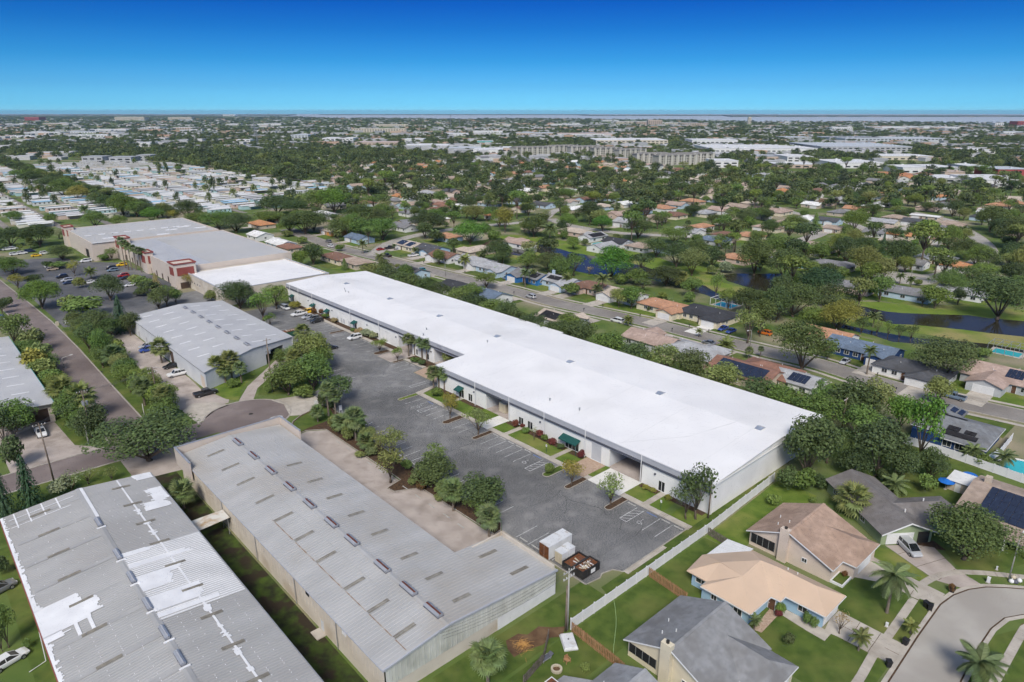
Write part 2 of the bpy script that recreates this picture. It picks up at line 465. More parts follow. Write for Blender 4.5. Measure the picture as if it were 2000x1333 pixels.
for us,v in(([57.7,60.4,68.1],92.3),([82.5+2.74*(k+.5)for k in range(18)],70.95),([95.3+2.7*(k+.5)for k in range(4)]+[107.2,115.1,125],92.5),([157.6,160.4],104.4),([60.5+2.9*(k+.5)for k in range(5)],69.6),([178.3+2.72*k for k in range(6)]+[206.8+2.7*k for k in range(8)],105.7)):
 for u in us:obj('wheel_stop',WS,main_lot,S(v,u,.017),GRID)
for u in[84+4.4*k for k in range(11)]:
 o=obj('wheel_stop',WS,main_lot,S(64.2,u,.014),GRID)
walk_slabs=MB()
def walk(name,v0,v1,u0,u1,z=.12,n=None,mat='concrete',joint=.04):
 """concrete walk of separate slabs along u"""
 o=MB();o.box(v0,v1,u0,u1,0,z-.02);base=structure(name,o,MAT['kerb'],None,loc=(0,0,0),rz=GRID)
 L=u1-u0;n=n or max(1,round(L/3.0))
 for k in range(n):
  a,b=u0+L*k/n,u0+L*(k+1)/n
  q=MB();q.box(v0+.01,v1-.01,a+joint/2,b-joint/2,z-.03,z+R.uniform(-.004,.004));structure('paving_slab',q,MAT[mat],base)
 return base
front_walk=walk('front_walk',93.0,94.4,56.2,138.2)
walk('front_walk',106.3,107.7,172,246);walk('front_walk',105.1,106.4,153.6,163.6)
for u0,u1 in((65.7,67.0),(90.3,91.5),(105.3,106.6),(128.2,129.4)):
 q=MB();q.box(94.4,99.95,u0,u1,0,.115);structure('entrance_walk',q,MAT['concrete'],None,rz=GRID)
for v0,v1,u0,u1,m in((93.0,99.9,71.6,79.6,'concrete_new'),(93.0,99.9,80.9,86.0,'paver'),(93.0,99.9,110.6,114.4,'concrete_new')):
 q=MB();q.box(v0-.05,v1,u0,u1,0,.135);structure('loading_apron',q,MAT[m],None,rz=GRID)
LAWNS=((56.3,65.7),(67,71.6),(79.6,80.9),(86,90.3),(91.5,105.3),(106.6,110.6),(114.4,128.2),(129.4,138.2))
for u0,u1 in LAWNS:
 spoly('front_lawn',[(94.4,u0),(99.98,u0),(99.98,u1),(94.4,u1)],.10,MAT['lawn_bright'])
for u0,u1,v in((57,65.5,98.6),(67.2,71.4,98.5),(86.2,90.1,98.3),(91.7,105.1,98.3),(106.8,110.4,98.3),(120,128,98.5),(129.6,138,98.2)):
 spoly('planting_bed',[(v,u0),(99.99,u0),(99.99,u1),(v,u1)],.112,MAT['mulch'])
spoly('corner_walk',[(93.0,138.3),(94.2,138.2),(101.5,140.2),(101.2,141.2),(93.0,139.9)],.11,MAT['concrete'])
spoly('concrete_court',[(101.0,163.9),(109.9,163.9),(109.9,171.4),(101.0,171.4)],.05,MAT['concrete_old'])
spoly('concrete_court',[(101.3,141.2),(109.9,141.2),(109.9,153.4),(105.2,153.4),(101.3,152.4)],.045,MAT['paver'])
spoly('planting_bed',[(106.4,153.5),(109.9,153.5),(109.9,163.7),(106.4,163.7)],.08,MAT['mulch'])
spoly('planting_bed',[(107.7,172),(109.9,172),(109.9,246),(107.7,246)],.075,MAT['mulch'])
def island(vc,u,L=3.6,w=1.6,fill='mulch',v_in=93.8):
 """kerbed planter that juts into the lot from the walk"""
 t=[pi/2+pi*k/8 for k in range(9)]
 edge=[(v_in,u+w/2)]+[(v_in-L+w/2+w/2*cos(a),u+w/2*sin(a))for a in t]+[(v_in,u-w/2)]
 q=MB();q.slab([S(v,uu,.09)for v,uu in edge],.085);o=structure('parking_island',q,MAT[fill])
 kb=MB();kerb_line(kb,[S(v,uu)for v,uu in edge],0,.16,.15);structure('kerb',kb,MAT['kerb'],o)
 return o
V0=93.0
island(0,70.2,5.7,1.6,'mulch',V0);island(0,80.4,5.8,1.5,'mulch',V0);island(0,86.6,5.6,1.9,'lawn',V0);island(0,109.1,5.8,1.5,'mulch',V0)
island(0,120.1,5.8,1.9,'mulch',V0);island(0,138.9,5.9,1.5,'lawn_bright',V0);island(0,163.2,3.6,1.3,'mulch',104.8);island(0,173.2,5.2,2.6,'mulch',106.3);island(0,200.8,5.4,1.7,'mulch',106.3)
strip=[(66.8,78),(68.6,78.2),(70.2,80),(70.2,134),(71.8,139),(72.4,146),(71.4,149.2),(64.5,147.0),(61.5,145),(58.2,140.3),(59,137.6),(61.6,138.2),(65.2,135.8),(65.2,104.8),(61.6,104),(61.8,101.8),(66.4,99.5),(66.8,80)]
q=MB();q.slab([S(v,u,.09)for v,u in strip],.085);st=structure('planter_strip',q,MAT['mulch'])
kb=MB();kerb_line(kb,[S(v,u)for v,u in strip+strip[:1]],0,.16,.16);structure('kerb',kb,MAT['kerb'],st)
spoly('lawn_corner',[(59,140.3),(60.5,138.4),(62.5,139.2),(66,139.5),(70,140),(71.6,145.8),(70.8,148.4),(64.6,146.4),(61.7,144.5)],.12,MAT['lawn'])
q=MB();kerb_line(q,[S(v,u)for v,u in[(68.6,78),(68.6,58.4),(71.6,57.9),(72.6,58.4),(74.6,57.9),(75.5,56.4),(93.0,56.4)]],0,.2,.09);structure('kerb',q,MAT['kerb'],main_lot)
spoly('concrete_gutter',[(75.6,55.6),(86,55.6),(86,56.55),(75.6,56.55)],.02,MAT['concrete'])
spoly('lawn',[(69,53.6),(121,54.8),(121,56.2),(70,56.4)],.008,MAT['lawn'])
spoly('lawn',[(40,53),(69,53.4),(69,59.4),(40,59.4)],.010,MAT['lawn'])
spoly('side_lawn',[(27.2,59),(33.2,59),(33.2,151),(27.2,151)],.010,pm('shade_toned_grass',(.020,.024,.010),(.060,.095,.014),scale=.5,c3=(.035,.026,.016),scale3=.3,lo3=.48,hi3=.6,rough=1,detail=9,bump=.5,bscale=5))  # overgrown strip; grass colour darkened to stand for shade between the two warehouses
poly('dirt_patch',[(988,1252),(1012,1238),(1030,1240),(1052,1224),(1080,1226),(1104,1224),(1098,1244),(1075,1246),(1060,1260),(1030,1270),(1004,1284),(992,1270)],.014,MAT['dirt'])
spoly('lawn',[(72,160),(62,166),(65,172),(80,186),(82,180),(78,163)],.010,MAT['lawn'])
spoly('lawn',[(55,169),(57,166),(60.8,173.5),(68,181.5),(66,184),(53.2,179)],.022,MAT['lawn_bright'])
spoly('roadside_verge',[(35.8,165),(44,166),(45,215),(46.5,250),(37,268),(35.6,240)],.006,MAT['lawn'])
spoly('roadside_verge',[(20,165),(26.2,163),(26.8,250),(22,252)],.006,MAT['lawn'])
spoly('parking_lot',[(-24,40),(1.6,40),(1.6,92),(-24,92)],.012,MAT['asphalt'])
spoly('side_lawn',[(1.7,56),(3.7,56),(3.7,131),(1.7,131)],.010,MAT['lawn'])
spoly('roadside_verge',[(-40,131.8),(24,131.8),(24,151.4),(-40,151.4)],.005,MAT['lawn'])
MAT['crack']=pm('crack_filler',(.035,.035,.038),(.09,.09,.093),scale=2,rough=.8)
CR=random.Random(12)
for k in range(46):
 v,u=CR.uniform(76,92),CR.uniform(60,235)
 if u>145:v+=8
 a=CR.choice((0,1.57,.3,1.3))+CR.uniform(-.2,.2);line=[Vector((v,u,0))]
 for j in range(CR.randint(5,12)):
  a+=CR.uniform(-.35,.35);line.append(line[-1]+Vector((cos(a),sin(a),0))*CR.uniform(.7,1.5))
 if any(not 70.8<p.x<(92.6 if p.y<140 else 100)for p in line):continue
 q=MB();ribbon(q,[S(p.x,p.y)for p in line],CR.uniform(.05,.11),.0195+.00002*k);structure('sealed_crack',q,MAT['crack'],main_lot)
# industrial buildings (site coordinates v, u)
MAT['membrane']=pm('white_membrane',(.81,.80,.80),(.745,.735,.74),scale=.11,c3=(.67,.66,.655),scale3=.05,lo3=.55,hi3=.78,rough=.6,detail=6)
MAT['wall_white']=pm('white_stucco',(.80,.80,.78),(.74,.74,.725),scale=.3,c3=(.66,.66,.65),scale3=.12,lo3=.5,hi3=.8,rough=.9,detail=8)
MAT['wall_cream']=pm('cream_block',(.60,.545,.465),(.53,.475,.40),scale=.35,c3=(.42,.34,.25),scale3=.2,lo3=.52,hi3=.8,rough=.92,detail=9)
MAT['wall_tan']=pm('tan_stucco',(.58,.505,.44),(.54,.465,.40),scale=.2,rough=.9)
MAT['wall_greyblue']=pm('pale_grey_wall',(.60,.62,.64),(.52,.54,.57),scale=.3,rough=.9)
MAT['fascia_grey']=pm('grey_fascia',(.42,.43,.465),(.38,.39,.425),scale=.4,rough=.6,spec=.4)
MAT['dark_stripe']=pm('dark_stripe',(.10,.105,.13),rough=.6)
MAT['white_trim']=pm('white_trim',(.72,.72,.72),(.66,.66,.66),scale=1,rough=.6)
MAT['glass']=pm('window_glass',(.018,.021,.025),(.035,.04,.045),scale=.4,rough=.06,spec=.8)
MAT['interior_dark']=pm('dark_interior',(.03,.028,.026),rough=.95)
MAT['rollup']=pm('rollup_door',(.52,.54,.57),(.47,.49,.52),scale=.5,rough=.5,spec=.5)
MAT['awning_green']=pm('green_awning',(.016,.085,.075),(.012,.07,.065),scale=2,rough=.8)
MAT['skylight']=pm('skylight_glazing',(.20,.235,.30),(.28,.32,.40),scale=.5,rough=.12,spec=.7)
MAT['brown_dark']=pm('brown_panel',(.085,.055,.042),(.065,.042,.034),scale=.5,rough=.8)
MAT['yellow']=pm('yellow_paint',(.72,.42,.03),(.6,.33,.03),scale=2,rough=.6)
MAT['pipe_grey']=pm('galvanised',(.42,.43,.44),(.34,.35,.36),scale=3,rough=.45,metal=.5)
MAT['rust']=pm('rust',(.20,.075,.032),(.11,.045,.022),scale=3,rough=.9)
MAT['maroon']=pm('maroon_panel',(.27,.072,.06),(.23,.06,.05),scale=.3,rough=.75)
class SMB(MB):
 """mesh in site coordinates, shifted to its building's base"""
 def __init__(s,o):super().__init__();s.o=o
 def part(s,name,mats,parent,smooth=False,**k):
  s.v=[(x-s.o[0],y-s.o[1],z)for x,y,z in s.v]
  return obj(name,s.mesh(name,mats,smooth),parent,**k)
def site_thing(name,label,cat,v,u,group=None):
 t=thing(name,label,cat,S(v,u),GRID,group);return t,(v,u)
def wall_along_u(mb,v,t,u0,u1,z1,holes=(),z0=0.0,m=0):
 """wall on the line v (outer face) with thickness t into +v, holes (ua, ub, za, zb); z1 number or function of u"""
 cuts=sorted({u0,u1,*[h[0]for h in holes],*[h[1]for h in holes]})
 lo,hi=min(v,v+t),max(v,v+t)
 for a,b in zip(cuts,cuts[1:]):
  hs=sorted([h for h in holes if h[0]<=a and h[1]>=b],key=lambda h:h[2])
  z=z0
  for h in hs:
   if h[2]>z+.01:mb.box(lo,hi,a,b,z,h[2],m)
   z=h[3]
  if z<z1-.01:mb.box(lo,hi,a,b,z,z1,m)
def wall_along_v(mb,u,t,v0,v1,z1,holes=(),z0=0.0,m=0):
 cuts=sorted({v0,v1,*[h[0]for h in holes],*[h[1]for h in holes]})
 lo,hi=min(u,u+t),max(u,u+t)
 for a,b in zip(cuts,cuts[1:]):
  hs=sorted([h for h in holes if h[0]<=a and h[1]>=b],key=lambda h:h[2])
  z=z0
  for h in hs:
   if h[2]>z+.01:mb.box(a,b,lo,hi,z,h[2],m)
   z=h[3]
  if z<z1-.01:mb.box(a,b,lo,hi,z,z1,m)
def gable_wall(mb,u,t,pts,m=0):
 """end wall at u: polygon pts (v, z), thickness t along +u"""
 a=[(v,u,z)for v,z in pts];b=[(v,u+t,z)for v,z in pts]
 mb.face(list(reversed(a))if t>0 else a,m);mb.face(b if t>0 else list(reversed(b)),m)
 n=len(pts)
 for i in range(n):
  j=(i+1)%n
  mb.face([a[i],a[j],b[j],b[i]],m)
# the long white warehouse
root,o=site_thing('warehouse','very long warehouse with a bright white roof and grey fascia beside the parking lot','warehouse',122,150)
zr=lambda v:6.35+(7.55-6.35)*(v-99.8)/(124.5-99.8)if v<=124.5 else 6.35+(7.55-6.35)*(144.5-v)/(144.5-124.5)
m_=SMB(o)
wall_along_u(m_,100,.3,56.3,139.3,6.1,[(66.3,67.8,.12,2.3),(71.8,80.2,.0,4.25),(82.3,85.1,.1,3.9),(88.6,92.6,.1,2.4),(102.9,104.6,.25,2.2),(106.0,107.6,.25,2.2),(110.9,119.5,0,4.3),(124.8,126.4,.2,2.25),(128.2,130.2,.1,2.3)])
wall_along_u(m_,110,.3,139.9,250,6.6,[(140.6,154.8,0,4.5),(157.2,158.2,.3,2.2),(160.4,161.4,.3,2.2),(163,163.9,.3,2.2),(165.8,173.4,0,4.2),(178,181,.1,3.7),(185,186,.4,2),(188.2,189,.4,2),(204.8,210.6,.1,3.8)])
m_.box(100,109.99,139.3,139.6,0,6.15)
gable_wall(m_,56.3,.3,[(100.31,0),(143.4,0),(143.4,6.2),(124.5,7.4),(100.31,6.2)])
gable_wall(m_,250,-.3,[(110.31,0),(143.4,0),(143.4,6.2),(124.5,7.4),(110.31,6.6)])
m_.box(143.41,143.6,56.3,250,0,6.2);m_.box(143.61,144.7,136.4,250,0,6.1)
wl_=m_.part('wall',MAT['wall_white'],root)
m_=SMB(o)
front=[(99.75,56.0),(99.75,139.5),(109.75,139.5),(109.75,250.4),(124.5,250.4),(124.5,56.0)]
m_.slab([(v,u,zr(v))for v,u in front],.16)
m_.slab([(v,u,zr(v))for v,u in[(124.5,56.0),(124.5,250.4),(145.0,250.4),(145.0,136.2),(143.9,136.2),(143.9,56.0)]],.16)
roof=m_.part('roof',MAT['membrane'],root)
m_=SMB(o)
sl=(7.55-6.35)/24.75
for k in range(12):
 u=62+15.5*k
 v0=100 if u<139 else 110
 m_.face([(v0,u,zr(v0)+.012),(124.3,u,zr(124.3)+.012),(124.3,u+.09,zr(124.3)+.012),(v0,u+.09,zr(v0)+.012)])
m_.face([(100.2,78,zr(100.2)+.02),(112,69.5,zr(112)+.02),(112,69.7,zr(112)+.02),(100.2,78.2,zr(100.2)+.02)])
m_.face([(112,69.5,zr(112)+.02),(124.2,66,zr(124.2)+.02),(124.2,66.2,zr(124.2)+.02),(112,69.7,zr(112)+.02)])
m_.part('membrane_seam',pm('membrane_seam',(.60,.595,.60),(.74,.735,.735),scale=.3),roof)
for u in(61.1,86.2,114.8,143.8,172.0,200.9,231.0):
 c=SMB(o);c.box(124.0,126.4,u-.75,u+.75,7.4,7.62);cu=c.part('skylight_curb',MAT['white_trim'],roof)
 c=SMB(o)
 c.face([(124.1,u-.68,7.63),(125.2,u-.68,8.0),(125.2,u+.68,8.0),(124.1,u+.68,7.63)]);c.face([(126.3,u-.68,7.63),(126.3,u+.68,7.63),(125.2,u+.68,8.0),(125.2,u-.68,8.0)])
 c.face([(124.1,u-.68,7.63),(126.3,u-.68,7.63),(125.2,u-.68,8.0)]);c.face([(124.1,u+.68,7.63),(125.2,u+.68,8.0),(126.3,u+.68,7.63)])
 c.part('pane',MAT['skylight'],cu)
for px,py in((1074,780),(1132,799),(952,671),(833,645),(827,655),(673,568),(681,574),(675,572)):
 p=W(px,py,7.0);v,u=p.dot(EV),p.dot(EU)
 c=SMB(o);c.cyl((v,u),.14,zr(v),zr(v)+.55,8);c.cyl((v,u),.24,zr(v)+.55,zr(v)+.62,8);c.part('vent_pipe',MAT['pipe_grey'],roof)
for v,u0,u1,zt in((99.7,55.98,139.6,6.2),(109.7,139.6,250.4,6.66)):
 c=SMB(o);c.box(v-.12,v+.02,u0,u1,zt-1.15,zt);fb=c.part('fascia_band',MAT['fascia_grey'],root)
 n=int((u1-u0)/6)
 for k in range(n):
  c=SMB(o);a=u0+(u1-u0)*k/n;b=u0+(u1-u0)*(k+1)/n
  c.box(v-.16,v-.121,a+.03,b-.03,zt-1.1,zt-.08);c.part('fascia_panel',MAT['fascia_grey'],fb)
 c=SMB(o);c.box(v-.2,v+.1,u0,u1,zt-1.42,zt-1.24);c.part('dark_trim',MAT['dark_stripe'],root)
 c=SMB(o);c.box(v-.1,v+.1,u0,u1,zt-1.62,zt-1.46);c.part('dark_trim',MAT['dark_stripe'],root)
 c=SMB(o);c.box(v-.24,v-.165,u0,u1,zt-.06,zt+.04);c.part('gutter',MAT['fascia_grey'],root)
c=SMB(o);c.box(99.7,109.7,139.62,139.75,5.0,6.25);c.part('fascia_band',MAT['fascia_grey'],root)
c=SMB(o);c.box(100.3,142.4,55.95,56.05,5.95,6.2);c.part('coping',MAT['wall_white'],root)
for v,us in((99.45,(71.7,86.4,98.7,110.4,123.0)),(109.45,(183.6,201.6,228.9,247,240))):
 for u in us:
  c=SMB(o);c.tube([(v,u,6.4 if v<105 else 6.8),(v,u,.1)],.09,6);c.part('downspout',MAT['white_trim'],root)
def glazing(root,o,v,u0,u1,z0,z1,mull=1,name='window',frame=None):
 c=SMB(o);fr=frame or MAT['white_trim']
 c.box(v+.08,v+.12,u0+.06,u1-.06,z0+.06,z1-.06,1)
 for a,b in((u0,u0+.07),(u1-.07,u1)):c.box(v+.04,v+.16,a,b,z0,z1)
 c.box(v+.04,v+.16,u0+.07,u1-.07,z0,z0+.07);c.box(v+.04,v+.16,u0+.07,u1-.07,z1-.07,z1)
 for k in range(mull):
  m=u0+(u1-u0)*(k+1)/(mull+1);c.box(v+.05,v+.15,m-.05,m+.05,z0+.07,z1-.07)
 return c.part(name,[fr,MAT['glass']],root)
glazing(root,o,100,66.3,67.8,.12,2.3,1,'door');glazing(root,o,100,102.9,104.6,.25,2.2);glazing(root,o,100,106,107.6,.25,2.2);glazing(root,o,100,124.8,126.4,.2,2.25)
glazing(root,o,100,128.2,130.2,.1,2.3,1,'door');glazing(root,o,100,88.6,92.6,.1,2.4,3,'door')
for a,b in((157.2,158.2),(160.4,161.4),(163,163.9),(185,186),(188.2,189)):glazing(root,o,110,a,b,.35,2.1,0)
def rollup(root,o,v,u0,u1,z1,mat=None,inset=.12):
 c=SMB(o);n=10
 for k in range(n):c.box(v+inset,v+inset+.06,u0,u1,.1+(z1-.1)*k/n,.1+(z1-.1)*(k+1)/n-.025)
 c.box(v+inset+.06,v+inset+.1,u0,u1,.1,z1)
 return c.part('rollup_door',mat or MAT['rollup'],root)
rollup(root,o,100,82.3,85.1,3.9);rollup(root,o,110,178,181,3.7,MAT['wall_white']);rollup(root,o,110,204.8,210.6,3.8,MAT['wall_white'])
for v,u0,u1,d,z1 in((100,71.8,80.2,11,4.25),(100,110.9,119.5,11,4.3),(110,140.6,154.8,9,4.5),(110,165.8,173.4,9,4.2)):
 c=SMB(o)
 c.box(v+.31,v+d,u0-.2,u0-.005,0,z1+.2);c.box(v+.31,v+d,u1+.005,u1+.2,0,z1+.2);c.box(v+d,v+d+.2,u0,u1,0,z1+.2);c.box(v+.31,v+d,u0,u1,z1+.03,z1+.2)
 c.part('bay_wall',MAT['wall_greyblue'],root)
 c=SMB(o);c.box(v+.0,v+d,u0+.01,u1-.01,.0,.14);c.part('bay_floor',MAT['concrete_old'],root)
 c=SMB(o);c.box(v+d-.08,v+d-.02,u0+.8,u1-.8,.16,3.4);c.part('rollup_door',MAT['rollup'],root)
def awning(root,o,v,u0,u1,z1,z0,d=1.6):
 c=SMB(o)
 c.slab([(v-.02,u0,z1),(v-.02,u1,z1),(v-d,u1,z0+.25),(v-d,u0,z0+.25)],.05)
 c.box(v-d-.03,v-d+.02,u0,u1,z0,z0+.24)
 a=c.part('awning',MAT['awning_green'],root)
 for u in(u0+.12,u1-.12):
  c=SMB(o);c.tube([(v-d+.1,u,.1),(v-d+.1,u,z0+.2)],.05,6);c.part('post',MAT['awning_green'],a)
awning(root,o,100,88.0,93.2,3.2,2.3);awning(root,o,100,128.0,130.4,3.2,2.3)
for u in(199.0,218.0,228.6,245.9):awning(root,o,110,u-1.2,u+1.2,3.1,2.2,1.5);glazing(root,o,109.88,u-.6,u+.6,.1,2.15,0,'door')
for u in(207,208.7,203.4,211.4):
 c=SMB(o);c.box(109.86,109.97,u-.35,u+.35,.4,1.9);c.part('wall_vent',MAT['rollup'],root)
for v,us in((100,(68.6,100.3,123.9)),(110,(155.9,174.4,191.5,215,233))):
 for u in us:
  c=SMB(o);c.box(v-.3,v-.01,u-.16,u+.16,3.2,3.5);c.part('wall_lamp',MAT['dark_stripe'],root)
fc=bpy.data.curves.new('street_number','FONT');fc.body='7105';fc.size=1.0;fc.extrude=.03;fc.align_x='CENTER'
fm=bpy.data.materials['dark_stripe'];fc.materials.append(fm)
fo_=bpy.data.objects.new('street_number',fc);me_=bpy.data.meshes.new_from_object(fo_);me_.name='street_number';bpy.data.objects.remove(fo_)
fo=obj('street_number',me_,root);fo.rotation_euler=(pi/2,0,-pi/2);fo.location=(109.55-o[0],151.2-o[1],5.72)
c=SMB(o);c.tube([(100.2,56.2,6.2),(100.2,56.15,.1)],.1,6);c.part('downspout',MAT['white_trim'],root)
# corrugated metal roofs
def ribs(root,o,name,planes,mat,pitch,rib=.09,h=.05):
 """standing ribs running down the slope; planes: (v_eave, z_eave, v_ridge, z_ridge, u0, u1)"""
 c=SMB(o)
 for ve,ze,vr,zg,u0,u1 in planes:
  u=u0+pitch/2
  while u<u1-rib:
   a,b=(ve,ze),(vr,zg)
   for s0,s1,z in((0,rib,h),):
    p=[(a[0],u,a[1]+.005),(b[0],u,b[1]+.005),(b[0],u+rib,b[1]+.005),(a[0],u+rib,a[1]+.005)]
    q=[(a[0],u+rib/2,a[1]+h),(b[0],u+rib/2,b[1]+h)]
    if a[0]>b[0]:p=[p[3],p[2],p[1],p[0]]
    c.face([p[0],p[1],q[1],q[0]]if a[0]<b[0]else[p[0],p[1],q[1],q[0]])
    c.face([q[0],q[1],p[2],p[3]])
   u+=pitch
 r=c.part(name,mat,root);r['kind']='stuff'
 return r
def lap_roof_material(name,base,dirt,rust,pitch_along=6.0):
 m=pm(name,base,shade(base,.86),scale=.25,c3=dirt,scale3=.09,lo3=.50,hi3=.78,rough=.55,detail=8,spec=.4,metal=.1,stretch=(.35,1,1,0),space='obj')
 return m
MAT['metal_roof']=lap_roof_material('grey_metal_roof',(.455,.45,.445),(.38,.355,.325),None)
MAT['metal_roof_white']=pm('coated_metal_roof',(.80,.80,.81),(.70,.70,.715),scale=.4,rough=.5,detail=6)
MAT['metal_light']=pm('light_metal_roof',(.51,.51,.515),(.455,.455,.465),scale=.15,rough=.5,metal=.1,spec=.4,detail=6)
MAT['fibreglass']=pm('weathered_fibreglass',(.27,.25,.205),(.17,.155,.13),scale=1.2,rough=.7,detail=6)
MAT['vent_metal']=pm('ridge_vent_metal',(.45,.46,.49),(.38,.39,.42),scale=1,rough=.4,metal=.4)
MAT['vent_red']=pm('red_vent_throat',(.17,.055,.035),(.11,.04,.03),scale=2,rough=.7)
MAT['panel_wall']=pm('ribbed_wall_panel',(.60,.60,.555),(.50,.50,.455),scale=.6,c3=(.36,.36,.32),scale3=.25,lo3=.55,hi3=.78,rough=.6,detail=9,stretch=(1,1,.12))
def ridge_vent(parent,o,v,u,z,L=2.6,throat=None,k=1.0):
 class KMB(SMB):
  def part(self,*a,**kw):
   self.v=[(v+(x-v)*k,y,z+(zz-z)*k)for x,y,zz in self.v];return SMB.part(self,*a,**kw)
 c=KMB(o)
 for s in(-1,1):
  c.slab([(v+s*.2,u-L/2,z+.62),(v+s*.2,u+L/2,z+.62),(v+s*.62,u+L/2,z+.38),(v+s*.62,u-L/2,z+.38)],.05)
  c.box(v+s*.5-.03,v+s*.5+.03,u-L/2,u+L/2,z-.08,z+.3)
 for e in(-1,1):c.box(v-.46,v+.46,u+e*L/2-.03,u+e*L/2+.03,z-.05,z+.5)
 r=c.part('ridge_vent',MAT['vent_metal'],parent)
 c=KMB(o);c.box(v-.18,v+.18,u-L/2+.04,u+L/2-.04,z+.1,z+.56);c.part('vent_throat',throat or MAT['vent_red'],r)
 c=KMB(o);c.box(v-.62,v+.62,u-L/2-.1,u+L/2+.1,z-.06,z+.02);c.part('vent_flashing',MAT['dark_stripe'],r)
# near grey warehouse with ridge vents
root,o=site_thing('warehouse','grey metal roofed warehouse with red ridge vents beside the bare concrete yard','warehouse',44,98)
V0_,V1_,VX,U0_,U1_,VR=33.3,54.3,63.9,60.0,135.0,43.4
ze,zg=5.1,6.15
zf=lambda v:ze+(zg-ze)*(v-V0_)/(VR-V0_)if v<=VR else zg-(zg-ze)*(v-VR)/(V1_-VR)*.93
m_=SMB(o)
wall_along_u(m_,V0_+.25,.25,U0_+.2,U1_,2.2,[(76.2,77.2,.1,2.1)])
wall_along_u(m_,V1_-.2,-.25,73.2,U1_,5.0)
gable_wall(m_,U0_+.2,.25,[(V0_+.5,0),(VX-.2,0),(VX-.2,2.2),(V0_+.5,2.2)])
wall_along_u(m_,VX-.2,-.25,U0_+.45,72.6,5.0);m_.box(54,VX-.45,72.35,72.6,0,4.9)
gable_wall(m_,U1_-.1,-.2,[(V0_+.3,0),(V1_-.3,0),(V1_-.3,5.0),(VR,6.0),(V0_+.3,5.0)])
m_.part('block_wall',MAT['wall_cream'],root)
n=24
for k in range(n):
 a=U0_+.2+(U1_-U0_-.2)*k/n;b=U0_+.2+(U1_-U0_-.2)*(k+1)/n
 c=SMB(o);c.box(V0_+.18,V0_+.24,a+.02,b-.02,2.15,ze-.05)
 for j in range(3):
  x=a+(b-a)*(j+.5)/3;c.box(V0_+.14,V0_+.179,x-.05,x+.05,2.15,ze-.05)
 c.part('wall_panel',MAT['wall_cream'],root)
n=34
for k in range(n):
 a=V0_+.4+(VX-.2-V0_-.4)*k/n;b=V0_+.4+(VX-.2-V0_-.4)*(k+1)/n
 za,zb=zf(a)-.18,zf(b)-.18
 c=SMB(o)
 p=[(a+.015,2.1),(b-.015,2.1),(b-.015,zb),(a+.015,za)]
 gable_wall(c,U0_+.19,-.06,p);x=(a+b)/2
 gable_wall(c,U0_+.129,-.04,[(x-.06,2.1),(x+.06,2.1),(x+.06,(za+zb)/2-.02),(x-.06,(za+zb)/2-.02)])
 c.part('wall_panel',MAT['panel_wall'],root)
c=SMB(o);gable_wall(c,U0_+.19,-.03,[(52,.02),(VX-.22,.02),(VX-.22,2.08),(52,2.08)]);c.part('painted_wall_patch',MAT['white_trim'],root)
m_=SMB(o)
m_.slab([(V0_,U0_,ze),(V0_,U1_,ze),(VR,U1_,zg),(VR,U0_,zg)],.1)
m_.slab([(VR,U0_,zg),(VR,U1_,zg),(V1_,U1_,zf(V1_)),(V1_,72.9,zf(V1_)),(VX,72.9,zf(VX)),(VX,U0_,zf(VX))],.1)
nroof=m_.part('roof',MAT['metal_roof'],root)
zx=zf(VX)
ribs(nroof,o,'roof_ribs',[(V0_,ze,VR,zg,U0_,U1_),(V1_,zf(V1_),VR,zg,72.9,U1_),(VX,zx,VR,zg,U0_,72.9)],MAT['metal_roof'],.62)
MAT['lap_dark']=pm('sheet_lap',(.33,.33,.335),(.42,.42,.43),scale=.8,rough=.6)
MAT['rust_line']=pm('rust_streak',(.22,.13,.07),(.42,.37,.32),scale=.9,lo=.42,hi=.6,rough=.8,detail=8)
for v,mt,w in((40.7,'lap_dark',.06),(37.0,'rust_line',.13),(47.5,'lap_dark',.06),(51.2,'lap_dark',.06)):
 c=SMB(o);s0,s1=(U0_+.1,U1_-2)if mt=='lap_dark' else(60.5,100)
 c.face([(v,s0,zf(v)+.055),(v,s1,zf(v)+.055),(v+w,s1,zf(v+w)+.056),(v+w,s0,zf(v+w)+.056)]);c.part('sheet_lap',MAT[mt],nroof)
c=SMB(o);c.face([(54.3,60.2,zf(54.3)+.056),(54.3,72.8,zf(54.3)+.056),(54.4,72.8,zf(54.4)+.056),(54.4,60.2,zf(54.4)+.056)]);c.part('sheet_lap',MAT['lap_dark'],nroof)
c=SMB(o)
for s in(-1,1):c.slab([(VR,U0_,zg+.09),(VR,U1_,zg+.09),(VR+s*.45,U1_,zf(VR+s*.45)+.065),(VR+s*.45,U0_,zf(VR+s*.45)+.065)],.02)
c.part('ridge_cap',MAT['metal_roof'],nroof)
for px,py in((466,863),(497,889),(531,918),(566,950),(604,984),(648,1020),(689,1054),(746,1106),(797,1150),(845,1192)):
 u=VU(px,py,6.4)[1];ridge_vent(nroof,o,VR,u,zg+.1,3.2,None,.8)
